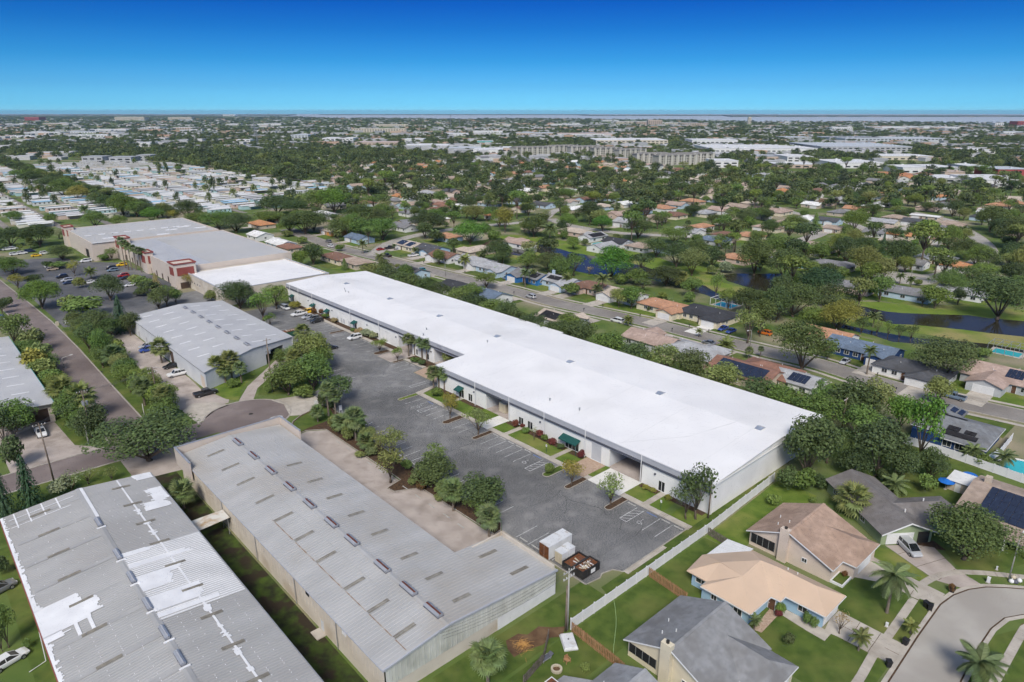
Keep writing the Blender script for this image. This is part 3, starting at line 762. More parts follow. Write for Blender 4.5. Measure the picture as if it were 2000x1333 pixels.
for u in(129.8,122.3,115.0,106.7,99.3,91.9,84.6,76.2,69.8,63.4):
 for v0,v1 in((37.1,40.4),(46.7,49.7)):
  if v0>40 and u>120:continue
  c=SMB(o)
  for k in range(2):c.slab([(v0,u-.33+.36*k,zf(v0)+.075),(v1,u-.33+.36*k,zf(v1)+.075),(v1,u-.03+.36*k,zf(v1)+.075),(v0,u-.03+.36*k,zf(v0)+.075)],.02)
  c.part('roof_light',MAT['fibreglass'],nroof)
  c=SMB(o);c.face([(v0-.1,u-.42,zf(v0)+.062),(v1+.1,u-.42,zf(v1)+.062),(v1+.1,u+.42,zf(v1)+.062),(v0-.1,u+.42,zf(v0)+.062)]);c.part('roof_light_flashing',MAT['lap_dark'],nroof)
for v0,u in((56.5,69.2),(57.4,63.0)):
 c=SMB(o)
 for k in range(2):c.slab([(v0,u+.36*k,zf(v0)+.075),(v0+3.4,u+.36*k,zf(v0+3.4)+.075),(v0+3.4,u+.36*k+.3,zf(v0+3.4)+.075),(v0,u+.36*k+.3,zf(v0)+.075)],.02)
 c.part('roof_light',MAT['fibreglass'],nroof)
c=SMB(o);zp=6.75
c.box(V0_-.5,V1_+.6,U1_+.3,U1_+.6,4.2,zp);c.box(V1_+.3,V1_+.6,126.0,U1_+.29,4.2,zp);c.box(V0_-.5,V0_-.2,127.0,U1_+.29,3.2,zp)
c.part('parapet',MAT['wall_tan'],root)
c=SMB(o);c.box(V0_-.55,V1_+.65,U1_+.25,U1_+.65,zp,zp+.08);c.box(V1_+.25,V1_+.65,125.9,U1_+.24,zp,zp+.08);c.box(V0_-.55,V0_-.15,126.9,U1_+.24,zp,zp+.08);c.part('coping',MAT['vent_metal'],root)
c=SMB(o);c.box(V0_-.1,V0_+.04,U0_,127,ze-.16,ze-.02);c.part('gutter',MAT['fascia_grey'],root)
c=SMB(o);
for a,b in((V0_,VR),(VR,VX)):c.slab([(a,U0_-.1,zf(a)+.08),(b,U0_-.1,zf(b)+.08),(b,U0_+.14,zf(b)+.08),(a,U0_+.14,zf(a)+.08)],.28)
c.part('rake_trim',MAT['fascia_grey'],root)
for u in(72.0,84.5,98.6,113):
 c=SMB(o);c.tube([(V0_+.05,u,ze-.1),(V0_+.05,u,.2)],.06,5);c.part('downspout',MAT['pipe_grey'],root)
c=SMB(o);c.box(V0_+.3,V0_+.36,76.2,77.2,.1,2.1);c.part('door',MAT['wall_greyblue'],root)
c=SMB(o);c.box(V0_+.10,V0_+.2,79.9,80.9,4.0,4.9);c.part('window',[MAT['glass']],root)
c=SMB(o);c.box(V0_+.1,V0_+.2,69.4,70.4,3.9,4.8);c.part('wall_vent',MAT['white_trim'],root)
c=SMB(o);c.box(V0_-1.2,V0_+.2,75.6,77.6,0,.16);c.part('doorstep',MAT['concrete'],root)
r2,o2=site_thing('canopy','rusty white metal canopy bridging the gap between two grey warehouses','canopy',30.5,110)
c=SMB(o2);c.slab([(27.4,112.6,3.2),(33.2,112.2,3.4),(33.2,109.0,3.4),(27.4,108.8,3.2)],.1);c.part('roof',pm('rusty_sheet',(.62,.60,.55),(.40,.27,.15),scale=.7,lo=.45,hi=.7,rough=.7,detail=8),r2)
for v,u in((27.8,109.2),(27.8,112.2),(32.9,109.3),(32.9,112)):
 c=SMB(o2);c.tube([(v,u,0),(v,u,3.2)],.06,6);c.part('post',MAT['pipe_grey'],r2)
# left-front grey warehouse with patched white coating
root,o=site_thing('warehouse','grey warehouse roof with a large white coating patch at the picture corner','warehouse',15,98)
V0_,V1_,U0_,U1_,VR,ze,zg=3.6,27.0,56.0,131.4,15.3,5.2,6.3
zf=lambda v:ze+(zg-ze)*(1-abs(v-VR)/(VR-V0_))
m_=SMB(o);wall_along_u(m_,V0_+.2,.25,U0_,U1_-.2,5.05);wall_along_u(m_,V1_-.2,-.25,U0_,U1_-.2,5.05)
gable_wall(m_,U1_-.2,-.2,[(V0_+.46,0),(V1_-.46,0),(V1_-.46,5.1),(VR,6.15),(V0_+.46,5.1)]);gable_wall(m_,U0_,.2,[(V0_+.46,0),(V1_-.46,0),(V1_-.46,5.1),(VR,6.15),(V0_+.46,5.1)])
m_.part('wall',MAT['wall_cream'],root)
m_=SMB(o)
m_.slab([(V0_,U0_,ze),(V0_,U1_,ze),(VR,U1_,zg),(VR,U0_,zg)],.1);m_.slab([(VR,U0_,zg),(VR,U1_,zg),(V1_,U1_,ze),(V1_,U0_,ze)],.1)
MAT['metal_roof_dull']=lap_roof_material('dull_metal_roof',(.415,.41,.405),(.35,.34,.33),None)
lroof=m_.part('roof',MAT['metal_roof_dull'],root)
ribs(lroof,o,'roof_ribs',[(V0_,ze,VR,zg,U0_,U1_),(V1_,ze,VR,zg,U0_,U1_)],MAT['metal_roof_dull'],.5,.1,.05)
def coat(pts,name='white_coating',mat='metal_roof_white',dz=.062,t=.012):
 c=SMB(o);c.slab([(v,u,zf(v)+dz)for v,u in pts],t);return c.part(name,MAT[mat],lroof)
def jag(a,b,n,amp,ax):
 out=[]
 for k in range(n+1):
  v=a[0]+(b[0]-a[0])*k/n;u=a[1]+(b[1]-a[1])*k/n
  d=R.uniform(-amp,amp)if 0<k<n else 0
  out.append((v+d,u)if ax=='v' else(v,u+d))
 return out
MAT['ribbed_white']=pm('thin_white_coating',(.64,.64,.655),(.52,.52,.54),scale=.25,rough=.5,detail=6,stretch=(.2,1,1))
CS=random.Random(8)
def coat_strips(u0,u1,va,vb,ja,jb,dz=.1,mat='metal_roof_white',step=.25):
 """brushed-on coating: strokes along the ribs with uneven ends; va, vb functions of u"""
 c=SMB(o);u=u0;da=db=0
 while u<u1-.01:
  if CS.random()<.6:da,db=CS.uniform(-ja,ja),CS.uniform(-jb,jb)
  a_,b_=max(V0_+.02,va(u)+da),min(V1_-.02,vb(u)+db)
  cuts=[a_]+([VR]if a_<VR<b_ else[])+[b_]
  for p_,q_ in zip(cuts,cuts[1:]):
   if q_>p_:c.face([(p_,u,zf(p_)+dz),(q_,u,zf(q_)+dz),(q_,u+step,zf(q_)+dz),(p_,u+step,zf(p_)+dz)])
  u+=step
 return c.part('white_coating',MAT[mat],lroof)
MAT['ribbed_white']=pm('thin_white_coating',(.56,.56,.56),(.45,.45,.45),scale=.3,rough=.5,detail=8,stretch=(.2,1,1))
coat_strips(86.0,105.2,lambda u:15.6,lambda u:26.9,0,.1,.06,'ribbed_white')
ribs(lroof,o,'coated_ribs',[(26.9,ze+.055,15.6,zf(15.6)+.055,86.0,105.2)],MAT['metal_roof_white'],.5,.14,.05)
coat_strips(93.6,97.8,lambda u:15.65,lambda u:19.0+2.2*(u-93.6)/4.2,.0,.9,.116)
coat_strips(88.2,91.8,lambda u:15.65,lambda u:21.5,.0,1.3,.117)
coat_strips(104.0,105.2,lambda u:15.65,lambda u:19.5,.0,1.0,.116)
coat_strips(100.4,101.6,lambda u:15.65,lambda u:24.5,.0,1.2,.116);coat_strips(86.6,87.6,lambda u:15.65,lambda u:23.5,.0,1.2,.116)
coat_strips(93.9,100.5,lambda u:3.6,lambda u:10.6 if 94.6<u<98 else 9.0,.0,.3,.1)
coat_strips(92.6,93.9,lambda u:3.6,lambda u:6.2,.0,.5,.1);coat_strips(100.5,101.6,lambda u:3.6,lambda u:4.6,.0,.5,.1)
for v in(7.3,8.9):coat([(v-.2,91.1),(v+.25,91.1),(v+.25,94),(v-.2,94)],dz=.101)
coat_strips(U0_+1,U1_-.2,lambda u:3.6,lambda u:4.15,0,.3,.085)
coat([(21.15,60),(21.45,60),(21.45,131),(21.15,131)],dz=.095)
for u0 in(70,73.6,77.5,80,84.2,108,112,116):coat_strips(u0,u0+CS.uniform(.8,2),lambda u:20.9,lambda u:21.6,.25,.3,.12)
coat([(15.4,119),(15.9,119),(15.9,131.2),(15.4,131.2)],dz=.125)
coat_strips(128.9,131.2,lambda u:23.9,lambda u:26.9,.2,.1,.098);coat_strips(119.5,124.5,lambda u:24.4,lambda u:26.9,.5,.1,.098);coat_strips(116.5,119.5,lambda u:22.4,lambda u:26,.4,.5,.098)
for v in(5.4,7.3,9.4,11.6):coat([(v,124.6+v*.2),(v+.22,124.6+v*.2),(v+.22,131.1),(v,131.1)],dz=.08)
for u,v1 in((129.2,14.2),(126.4,13.2)):coat([(4.6,u),(v1,u),(v1,u+.16),(4.6,u+.16)],dz=.085)
dots=SMB(o)
for v in[5.8,8.3,10.6,12.6,17.6,19.2,22.8,24.8]:
 u=U0_+1
 while u<U1_-6:
  if not(15.6<v<27 and 85.6<u<105.6)and not(v<11 and 91<u<102):
   dots.box(v-.05,v+.05,u-.07,u+.07,zf(v)+.04,zf(v)+.075)
  u+=R.choice((.5,1.0,1.5,2))if u<92 else R.choice((2,3,4))
d_=dots.part('sealed_fixings',MAT['metal_roof_white'],lroof);d_['kind']='stuff'
for k in range(10):
 u=61.0+7.42*k
 for v0,v1 in((7.4,10.35),(19.8,22.65)):
  c=SMB(o);c.slab([(v0,u-.25,zf(v0)+.125),(v1,u-.25,zf(v1)+.125),(v1,u+.3,zf(v1)+.125),(v0,u+.3,zf(v0)+.125)],.05);c.part('roof_light',MAT['fibreglass'],lroof)
 c=SMB(o);c.face([(4.6,u-.3,zf(4.6)+.057),(15.0,u-.3,zf(15)+.057),(15.0,u+.5,zf(15)+.057),(4.6,u+.5,zf(4.6)+.057)]);c.part('damp_band',bpy.data.materials.get('damp_roof_band')or pm('damp_roof_band',(.34,.335,.335),(.40,.395,.39),scale=.3,rough=.6),lroof)
c=SMB(o)
for s in(-1,1):c.slab([(VR,U0_,zg+.1),(VR,U1_,zg+.1),(VR+s*.5,U1_,zf(VR+s*.5)+.07),(VR+s*.5,U0_,zf(VR+s*.5)+.07)],.02)
c.part('ridge_cap',MAT['metal_roof_dull'],lroof)
for u in(70.2,77.3,83.2,90.45,98.05,105.4,117):
 ridge_vent(lroof,o,VR,u,zg+.1,2.9,MAT['fascia_grey'],.55)
 c=SMB(o);c.box(VR-.65,VR+.65,u-2.0,u-1.75,zg+.0,zg+.15);c.part('sealed_joint',MAT['metal_roof_white'],lroof)
c=SMB(o);c.box(V0_-.12,V0_-.01,U0_,U1_,4.85,5.2);c.part('eave_trim',pm('red_brown_trim',(.30,.09,.07),(.24,.08,.07),scale=.5),root)
c=SMB(o);c.box(V1_+.01,V1_+.12,U0_,U1_,5.0,5.22);c.part('gutter',MAT['pipe_grey'],root)
for u in(96.3,83.3):
 c=SMB(o);c.tube([(3.5,u,5),(3.4,u,.3),(1.4,u-.6,.15)],.06,5);c.part('downspout',MAT['white_trim'],root)
# white-walled warehouse across the turning circle
root,o=site_thing('warehouse','white walled warehouse with light grey roof and rows of pale roof lights','warehouse',69,216)
V0_,V1_,U0_,U1_,VR,ze,zg=53.2,84.0,178.0,247.5,69.3,5.2,6.5
zf=lambda v:ze+(zg-ze)*(1-abs(v-VR)/(VR-V0_ if v<VR else V1_-VR))
near=lambda v:178.0+(v-V0_)*.42
m_=SMB(o);wall_along_u(m_,V0_+.2,.25,U0_+.4,U1_-.2,5.05,[(204,207,.1,4.0),(179,182,.1,3.6)]);wall_along_u(m_,V1_-.2,-.25,near(84),U1_-.2,5.05)
gable_wall(m_,U1_-.2,-.2,[(V0_+.46,0),(V1_-.46,0),(V1_-.46,5.1),(VR,6.3),(V0_+.46,5.1)])
a,b=V0_+.46,V1_-.46
for q in([(a,near(a)+.3,0),(73.5,near(73.5)+.3,0),(73.5,near(73.5)+.3,zf(73.5)-.15),(VR,near(VR)+.3,6.35),(a,near(a)+.3,5.1)],[(80,near(80)+.3,0),(b,near(b)+.3,0),(b,near(b)+.3,5.1),(80,near(80)+.3,zf(80)-.15)],[(73.5,near(73.5)+.3,3.9),(80,near(80)+.3,3.9),(80,near(80)+.3,zf(80)-.15),(73.5,near(73.5)+.3,zf(73.5)-.15)]):
 m_.face(q)
m_.face([(73.5,near(73.5)+.3,0),(73.5,near(73.5)+8,0),(73.5,near(73.5)+8,5.5),(73.5,near(73.5)+.3,5.5)]);m_.face([(80,near(80)+.3,0),(80,near(80)+.3,5.5),(80,near(80)+8,5.5),(80,near(80)+8,0)])
m_.face([(73.5,near(73.5)+8,0),(80,near(80)+8,0),(80,near(80)+8,5.5),(73.5,near(73.5)+8,5.5)])
m_.part('wall',MAT['wall_greyblue'],root)
m_=SMB(o);m_.slab([(V0_,near(V0_),ze),(V0_,U1_,ze),(VR,U1_,zg),(VR,near(VR),zg)],.12);m_.slab([(VR,near(VR),zg),(VR,U1_,zg),(V1_,U1_,ze),(V1_,near(V1_),ze)],.12)
mroof=m_.part('roof',MAT['metal_light'],root)
ribs(mroof,o,'roof_ribs',[(V0_,ze,VR,zg,near(VR),U1_),(V1_,ze,VR,zg,near(V1_),U1_)],MAT['metal_light'],.8,.1,.04)
for k in range(8):
 u=190.6+7.4*k
 for v0 in(56.0,61.8,71.4,77.4):
  uu=u-(3 if v0 in(61.8,77.4)else 0)
  if uu<near(v0+3.4)+.6 or uu>246:continue
  c=SMB(o);c.slab([(v0,uu,zf(v0)+.06),(v0+3.2,uu,zf(v0+3.2)+.06),(v0+3.2,uu+.55,zf(v0+3.2)+.06),(v0,uu+.55,zf(v0)+.06)],.02);c.part('roof_light',MAT['metal_roof_white'],mroof)
 ridge_vent(mroof,o,VR,u-1.5,zg+.02,2.6,MAT['dark_stripe'],.8)
c=SMB(o);c.box(V0_+.28,V0_+.34,204,207,.1,4.0);c.part('rollup_door',MAT['brown_dark'],root)
c=SMB(o);c.box(V0_+.3,V0_+.4,179,182,.1,3.6);c.part('recessed_entry',MAT['wall_tan'],root)
for u in(230,238,215):
 c=SMB(o);c.box(V0_+.12,V0_+.21,u,u+1,.1,2.1);c.part('door',MAT['fascia_grey'],root)
c=SMB(o);c.box(V0_-.02,V0_+.1,near(V0_),U1_,4.95,5.12);c.part('gutter',MAT['pipe_grey'],root)
# warehouse at the left picture edge
root,o=site_thing('warehouse','low warehouse with blue-grey metal roof cut by the left picture edge','warehouse',8,216)
m_=SMB(o);wall_along_u(m_,20.0,-.3,183.3,250,4.6);wall_along_v(m_,183.3,.3,-12,19.7,4.6,[(13.5,19.0,0.1,3.7)]);wall_along_v(m_,250,-.3,-12,19.7,4.6)
m_.part('wall',MAT['wall_tan'],root)
m_=SMB(o);m_.slab([(20.4,182.4,4.85),(20.4,250.6,4.85),(4,250.6,5.9),(4,182.4,5.9)],.14);m_.slab([(4,182.4,5.9),(4,250.6,5.9),(-12.4,250.6,4.85),(-12.4,182.4,4.85)],.14)
er=m_.part('roof',MAT['metal_light'],root)
ribs(er,o,'roof_ribs',[(20.4,4.85,4,5.9,182.4,250.6)],MAT['metal_light'],.9,.1,.05)
for k in range(9):
 u=186+7.2*k;z=lambda v:4.85+1.05*(20.4-v)/16.4
 c=SMB(o);c.slab([(13.6,u,z(13.6)+.07),(17.2,u,z(17.2)+.07),(17.2,u+.6,z(17.2)+.07),(13.6,u+.6,z(13.6)+.07)],.02);c.part('roof_light',MAT['metal_roof_white'],er)
c=SMB(o);c.box(13.5,19.0,183.6,183.7,.1,3.7);c.part('rollup_door',MAT['brown_dark'],root)
c=SMB(o);c.box(20.41,20.52,182.4,250.6,4.66,4.9);c.part('gutter',pm('teal_gutter',(.10,.30,.28)),root)
# big tan store with red panels, two joined volumes, and its white roofed neighbour
root,o=site_thing('store','tan big-box store with red wall panels and a flat grey roof','store',110,370)
m_=SMB(o)
for v0,v1,u0,u1,h in((72,133.5,384,442.5,9.0),(85.0,135.5,300,383.7,8.4)):
 wall_along_u(m_,v0,.4,u0,u1,h,[(392,400,0,4.5)]if u0>380 else[]);wall_along_u(m_,v1,-.4,u0,u1,h);wall_along_v(m_,u0,.4,v0+.4,v1-.4,h);wall_along_v(m_,u1,-.4,v0+.4,v1-.4,h)
m_.part('wall',MAT['wall_tan'],root)
MAT['flat_grey']=pm('flat_grey_roof',(.46,.455,.45),(.40,.395,.39),scale=.03,c3=(.44,.44,.45),scale3=.15,rough=.8,detail=6)
c=SMB(o);c.slab([(72.4,384.4,8.3),(133.1,384.4,8.3),(133.1,442.1,8.8),(72.4,442.1,8.8)],.2);c.part('roof',MAT['flat_grey'],root)
c=SMB(o);c.slab([(100,300.4,8.15),(135.1,300.4,8.15),(135.1,383.3,8.15),(100,383.3,8.15)],.2);c.part('roof',MAT['flat_grey'],root)
c=SMB(o);c.slab([(85.4,300.4,8.0),(99.98,300.4,8.15),(99.98,383.3,8.15),(85.4,383.3,8.0)],.2);c.part('roof',MAT['metal_light'],root)
rr=SMB(o)
for k in range(9):
 v=75+6.2*k
 c=SMB(o);c.box(v,v+3.4,411,411.8,8.3,8.75);c.part('roof_light',MAT['metal_roof_white'],root)
for v,u in((80,396),(104,390),(112,402),(120,408),(126,399)):
 c=SMB(o);c.box(v,v+6,u,u+.9,8.2,8.75);c.part('roof_light',MAT['metal_roof_white'],root)
c=SMB(o);c.box(72.4,84.6,383.55,383.98,8.6,9.05);c.part('coping',MAT['white_trim'],root)
c=SMB(o);c.box(72.3,72.42,392,400,0,4.5);c.part('dock_opening',MAT['interior_dark'],root)
def panel_tower(v0,v1,u0,u1,h):
 c=SMB(o);c.box(v0,v1,u0,u1,0,h);t=c.part('entry_tower',MAT['wall_tan'],root)
 c=SMB(o)
 for q in((v0-.3,v0+.2,u0-.3,u1+.3),(v1-.2,v1+.3,u0-.3,u1+.3),(v0+.21,v1-.21,u0-.3,u0+.2),(v0+.21,v1-.21,u1-.2,u1+.3)):c.box(*q,h,h+.5)
 c.part('cornice',MAT['maroon'],t)
 c=SMB(o);c.box(v0-.1,v0-.01,u0+1.2,u1-1.2,h-4.8,h-1.4);c.part('red_panel',MAT['maroon'],t)
 c=SMB(o);c.box(v0+.9,v1-.9,u0-.1,u0-.01,h-4.8,h-1.4);c.part('red_panel',MAT['maroon'],t)
 c=SMB(o);c.box(v0+1.6,v1-1.6,u0-.08,u0-.012,0,2.6);c.part('door',MAT['brown_dark'],t)
panel_tower(83.4,92.0,297.0,304.5,10.2);panel_tower(82.5,87.5,376,384.4,10.6);panel_tower(83.2,86.5,336,344,9.4);panel_tower(70.6,75,436,443.5,10.4)
for u in(312,320,328,350,358,366):
 c=SMB(o);c.box(84.9,84.985,u,u+1.4,0,2.6);c.part('door',MAT['brown_dark'],root)
root,o=site_thing('store','white flat roofed building with windowed side between tan store and long warehouse','store',110,282)
m_=SMB(o);wall_along_u(m_,88.5,.4,258,299.5,6.1,[(284,285.2,2.4,3.4),(287,288.2,2.4,3.4),(290,291.2,2.4,3.4),(293,294.2,2.4,3.4)]);wall_along_u(m_,132,-.4,258,299.5,6.1);wall_along_v(m_,258,.4,88.9,131.6,6.1);wall_along_v(m_,299.5,-.4,88.9,131.6,6.1);m_.part('wall',MAT['wall_cream'],root)
c=SMB(o);c.slab([(88.9,258.4,5.7),(131.6,258.4,5.7),(131.6,299.1,5.7),(88.9,299.1,5.7)],.2);wr=c.part('roof',MAT['membrane'],root)
c=SMB(o)
for u in(268,278,289):c.box(89,131.5,u,u+.15,5.7,5.72)
c.part('roof_seam',bpy.data.materials['membrane_seam'],wr)
c=SMB(o);c.box(88.4,132.1,257.9,258.45,6.1,6.22);c.box(88.4,88.95,258.46,299.6,6.1,6.22);c.box(131.55,132.1,258.46,299.6,6.1,6.22);c.part('coping',MAT['fascia_grey'],root)
for u in(284,287,290,293):glazing(root,o,88.5,u,u+1.2,2.4,3.4,0)
root,o=site_thing('pergola','white columned pergola walk beside the tan store corner','pergola',94,288)
c=SMB(o);c.box(90.5,92.2,283,294,2.9,3.1);c.part('roof',MAT['white_trim'],root)
for k in range(6):
 for v in(90.7,92.0):
  c=SMB(o);c.tube([(v,283.3+2.1*k,0),(v,283.3+2.1*k,2.9)],.12,8);c.part('column',MAT['white_trim'],root)
# houses
def tinted(name,var=.8,**k):
 return pm(name,(1,1,1),(var,var,var),tint=True,space='obj',**k)
MAT['shingle']=tinted('shingle_roof',.78,scale=1.1,rough=.95,detail=10,bump=.4,bscale=9,c3=(.66,.64,.62),scale3=.28,lo3=.42,hi3=.72)
MAT['house_wall']=tinted('house_wall',.9,scale=.6,rough=.9,detail=6)
MAT['metal_house_roof']=tinted('painted_metal_roof',.93,scale=.3,rough=.6)
MAT['solar']=pm('solar_panel',(.016,.022,.045),(.022,.032,.065),scale=.8,rough=.25,spec=.5)
MAT['solar_black']=pm('pool_heater_mat',(.014,.013,.014),(.03,.027,.028),scale=.8,rough=.6)
MAT['panel_edge']=pm('panel_edge',(.45,.46,.48),rough=.4,metal=.5)
MAT['screen']=pm('insect_screen',(.014,.014,.016),(.022,.022,.024),scale=.5,rough=.8)
MAT['door_white']=pm('white_door',(.70,.70,.69),(.64,.64,.63),scale=.6,rough=.6)
MAT['copper']=pm('door_brown',(.12,.06,.035),rough=.6)
MAT['pool']=water_material('pool_water',(.045,.42,.47),.05,.05,2)
_win={}
def window_mesh(w,h):
 k=(round(w,1),round(h,1))
 if k not in _win:
  c=MB();t=.09;w2,h2=k[0]/2,k[1]/2
  c.box(-w2+t,w2-t,-.02,.03,-h2+t,h2-t,1)
  c.box(-w2,w2,-.03,.06,h2-t,h2);c.box(-w2,w2,-.03,.08,-h2,-h2+t);c.box(-w2,-w2+t,-.03,.06,-h2+t,h2-t);c.box(w2-t,w2,-.03,.06,-h2+t,h2-t)
  c.box(-.03,.03,-.025,.05,-h2+t,h2-t)
  _win[k]=c.mesh('window',[MAT['white_trim'],MAT['glass']])
 return _win[k]
def garage_mesh(w,h):
 k=('g',round(w,1),round(h,1))
 if k not in _win:
  c=MB();n=4
  for i in range(n):
   z0=h*i/n
   c.box(-w/2,w/2,-.02,.05,z0+.02,z0+h/n-.015)
   for j in range(int(w/.65)):
    x=-w/2+(j+.5)*w/int(w/.65);c.box(x-.22,x+.22,.05,.062,z0+.12,z0+h/n-.12)
  c.box(-w/2,w/2,-.03,.02,0,h);_win[k]=c.mesh('garage_door',MAT['door_white'])
 return _win[k]
def door_mesh():
 if 'd' not in _win:
  c=MB();c.box(-.5,.5,-.02,.05,0,2.05);c.box(-.6,-.5,-.02,.08,0,2.15,1);c.box(.5,.6,-.02,.08,0,2.15,1);c.box(-.5,.5,-.02,.08,2.05,2.15,1);c.box(.32,.4,.05,.1,.95,1.05,1)
  _win['d']=c.mesh('door',[MAT['copper'],MAT['white_trim']])
 return _win['d']
SIDE={'front':0.0,'back':pi,'left':pi/2,'right':-pi/2}
def place(me,name,root,x,y,z,rz):return obj(name,me,root,(x,y,z),rz)
def roof_gable(c,L,Wd,h,pitch,e=.5,x0=None,ends=.35,t=.16):
 zr_=h+Wd/2*pitch;a=L/2+ends
 for s in(-1,1):
  y=s*(Wd/2+e);z=h-e*pitch
  c.slab([(-a,y,z+.12),(a,y,z+.12),(a,0,zr_+.12),(-a,0,zr_+.12)],t)
 return zr_
def roof_hip(c,L,Wd,h,pitch,e=.5,t=.16):
 zr_=h+Wd/2*pitch;a,b=L/2+e,Wd/2+e;z=h-e*pitch+.12;r=max(L/2-Wd/2,.2);zr_+=.12
 for s in(-1,1):
  c.slab([(-a,s*b,z),(a,s*b,z),(r,0,zr_),(-r,0,zr_)],t);c.slab([(s*a,-b,z),(s*a,b,z),(s*r,0,zr_)],t)
 return zr_
def roof_wing(c,wx,ww,ytip,h,pitch,y_in,e=.45,hip=False,t=.16):
 zr_=h+ww/2*pitch+.13;z=h-e*pitch+.13;y1=ytip+e
 if not hip:
  for s in(-1,1):c.slab([(wx+s*(ww/2+e),y_in,z),(wx+s*(ww/2+e),y1,z),(wx,y1,zr_),(wx,y_in-ww/2,zr_)],t)
 else:
  for s in(-1,1):c.slab([(wx+s*(ww/2+e),y_in,z),(wx+s*(ww/2+e),y1,z),(wx,y1-ww/2,zr_),(wx,y_in-ww/2,zr_)],t)
  c.slab([(wx-ww/2-e,y1,z),(wx+ww/2+e,y1,z),(wx,y1-ww/2,zr_)],t)
_hcache={}
def house_meshes(L,Wd,h,pitch,roof,wing,chimney,gable_tint=False):
 k=(L,Wd,h,pitch,roof,wing,chimney)
 if k in _hcache:return _hcache[k]
 c=MB();zr_=h+Wd/2*pitch
 c.box(-L/2,L/2,-Wd/2,Wd/2,0,h-.02)
 if roof=='gable':
  for s in(-1,1):
   x=s*L/2;q=[(x,-Wd/2,h-.02),(x,Wd/2,h-.02),(x,0,zr_-.06)]
   c.face(q if s>0 else q[::-1])
 if wing:
  wx,ww,d,hip=wing
  c.box(wx-ww/2,wx+ww/2,Wd/2+.002,Wd/2+d,0,h-.015)
  if not hip:
   y=Wd/2+d;c.face([(wx+ww/2,y,h-.015),(wx-ww/2,y,h-.015),(wx,y,h+ww/2*pitch-.04)])
 wall=c.mesh('wall',MAT['house_wall'])
 c=MB()
 (roof_gable if roof=='gable' else roof_hip)(c,L,Wd,h,pitch)
 if wing:
  roof_wing(c,wx,ww,Wd/2+d,h,pitch,Wd/2,hip=hip)
 rf=c.mesh('roof',MAT['shingle'])
 _hcache[k]=(wall,rf,zr_)
 return _hcache[k]
def solar_array(root,pts,nx,ny,mat='solar',gap=.05,dz=.08):
 """pts: four corners (eave-left, eave-right, ridge-right, ridge-left) in house coordinates; each panel its own part"""
 p=[Vector(q)for q in pts];me={}
 for i in range(nx):
  for j in range(ny):
   f=lambda a,b:(p[0]*(1-a)+p[1]*a)*(1-b)+(p[3]*(1-a)+p[2]*a)*b
   g=gap/2
   w=(p[1]-p[0]).length/nx;hgt=(p[3]-p[0]).length/ny
   c0=f((i+.5)/nx,(j+.5)/ny)
   if me.get('m')is None:
    ax,ay=(p[1]-p[0]).normalized()*(w/2-g),(p[3]-p[0]).normalized()*(hgt/2-g);az=ax.cross(ay).normalized()*.02
    c=MB();c.obox((0,0,0),ax,ay,az,0);me['m']=c.mesh('solar_panel',MAT[mat])
    me['n']=az.normalized()if az.z>0 else-az.normalized()
   obj('solar_panel',me['m'],root,c0+me['n']*dz)
HOUSES=[]
def slope_pt(L,Wd,h,pitch,side,x,t,e=.5):
 """point on the main roof: side +1 front / -1 back, t 0 eave .. 1 ridge"""
 return(x,side*(1-t)*(Wd/2+e),h-e*pitch+.12+t*(Wd/2+e)*pitch)
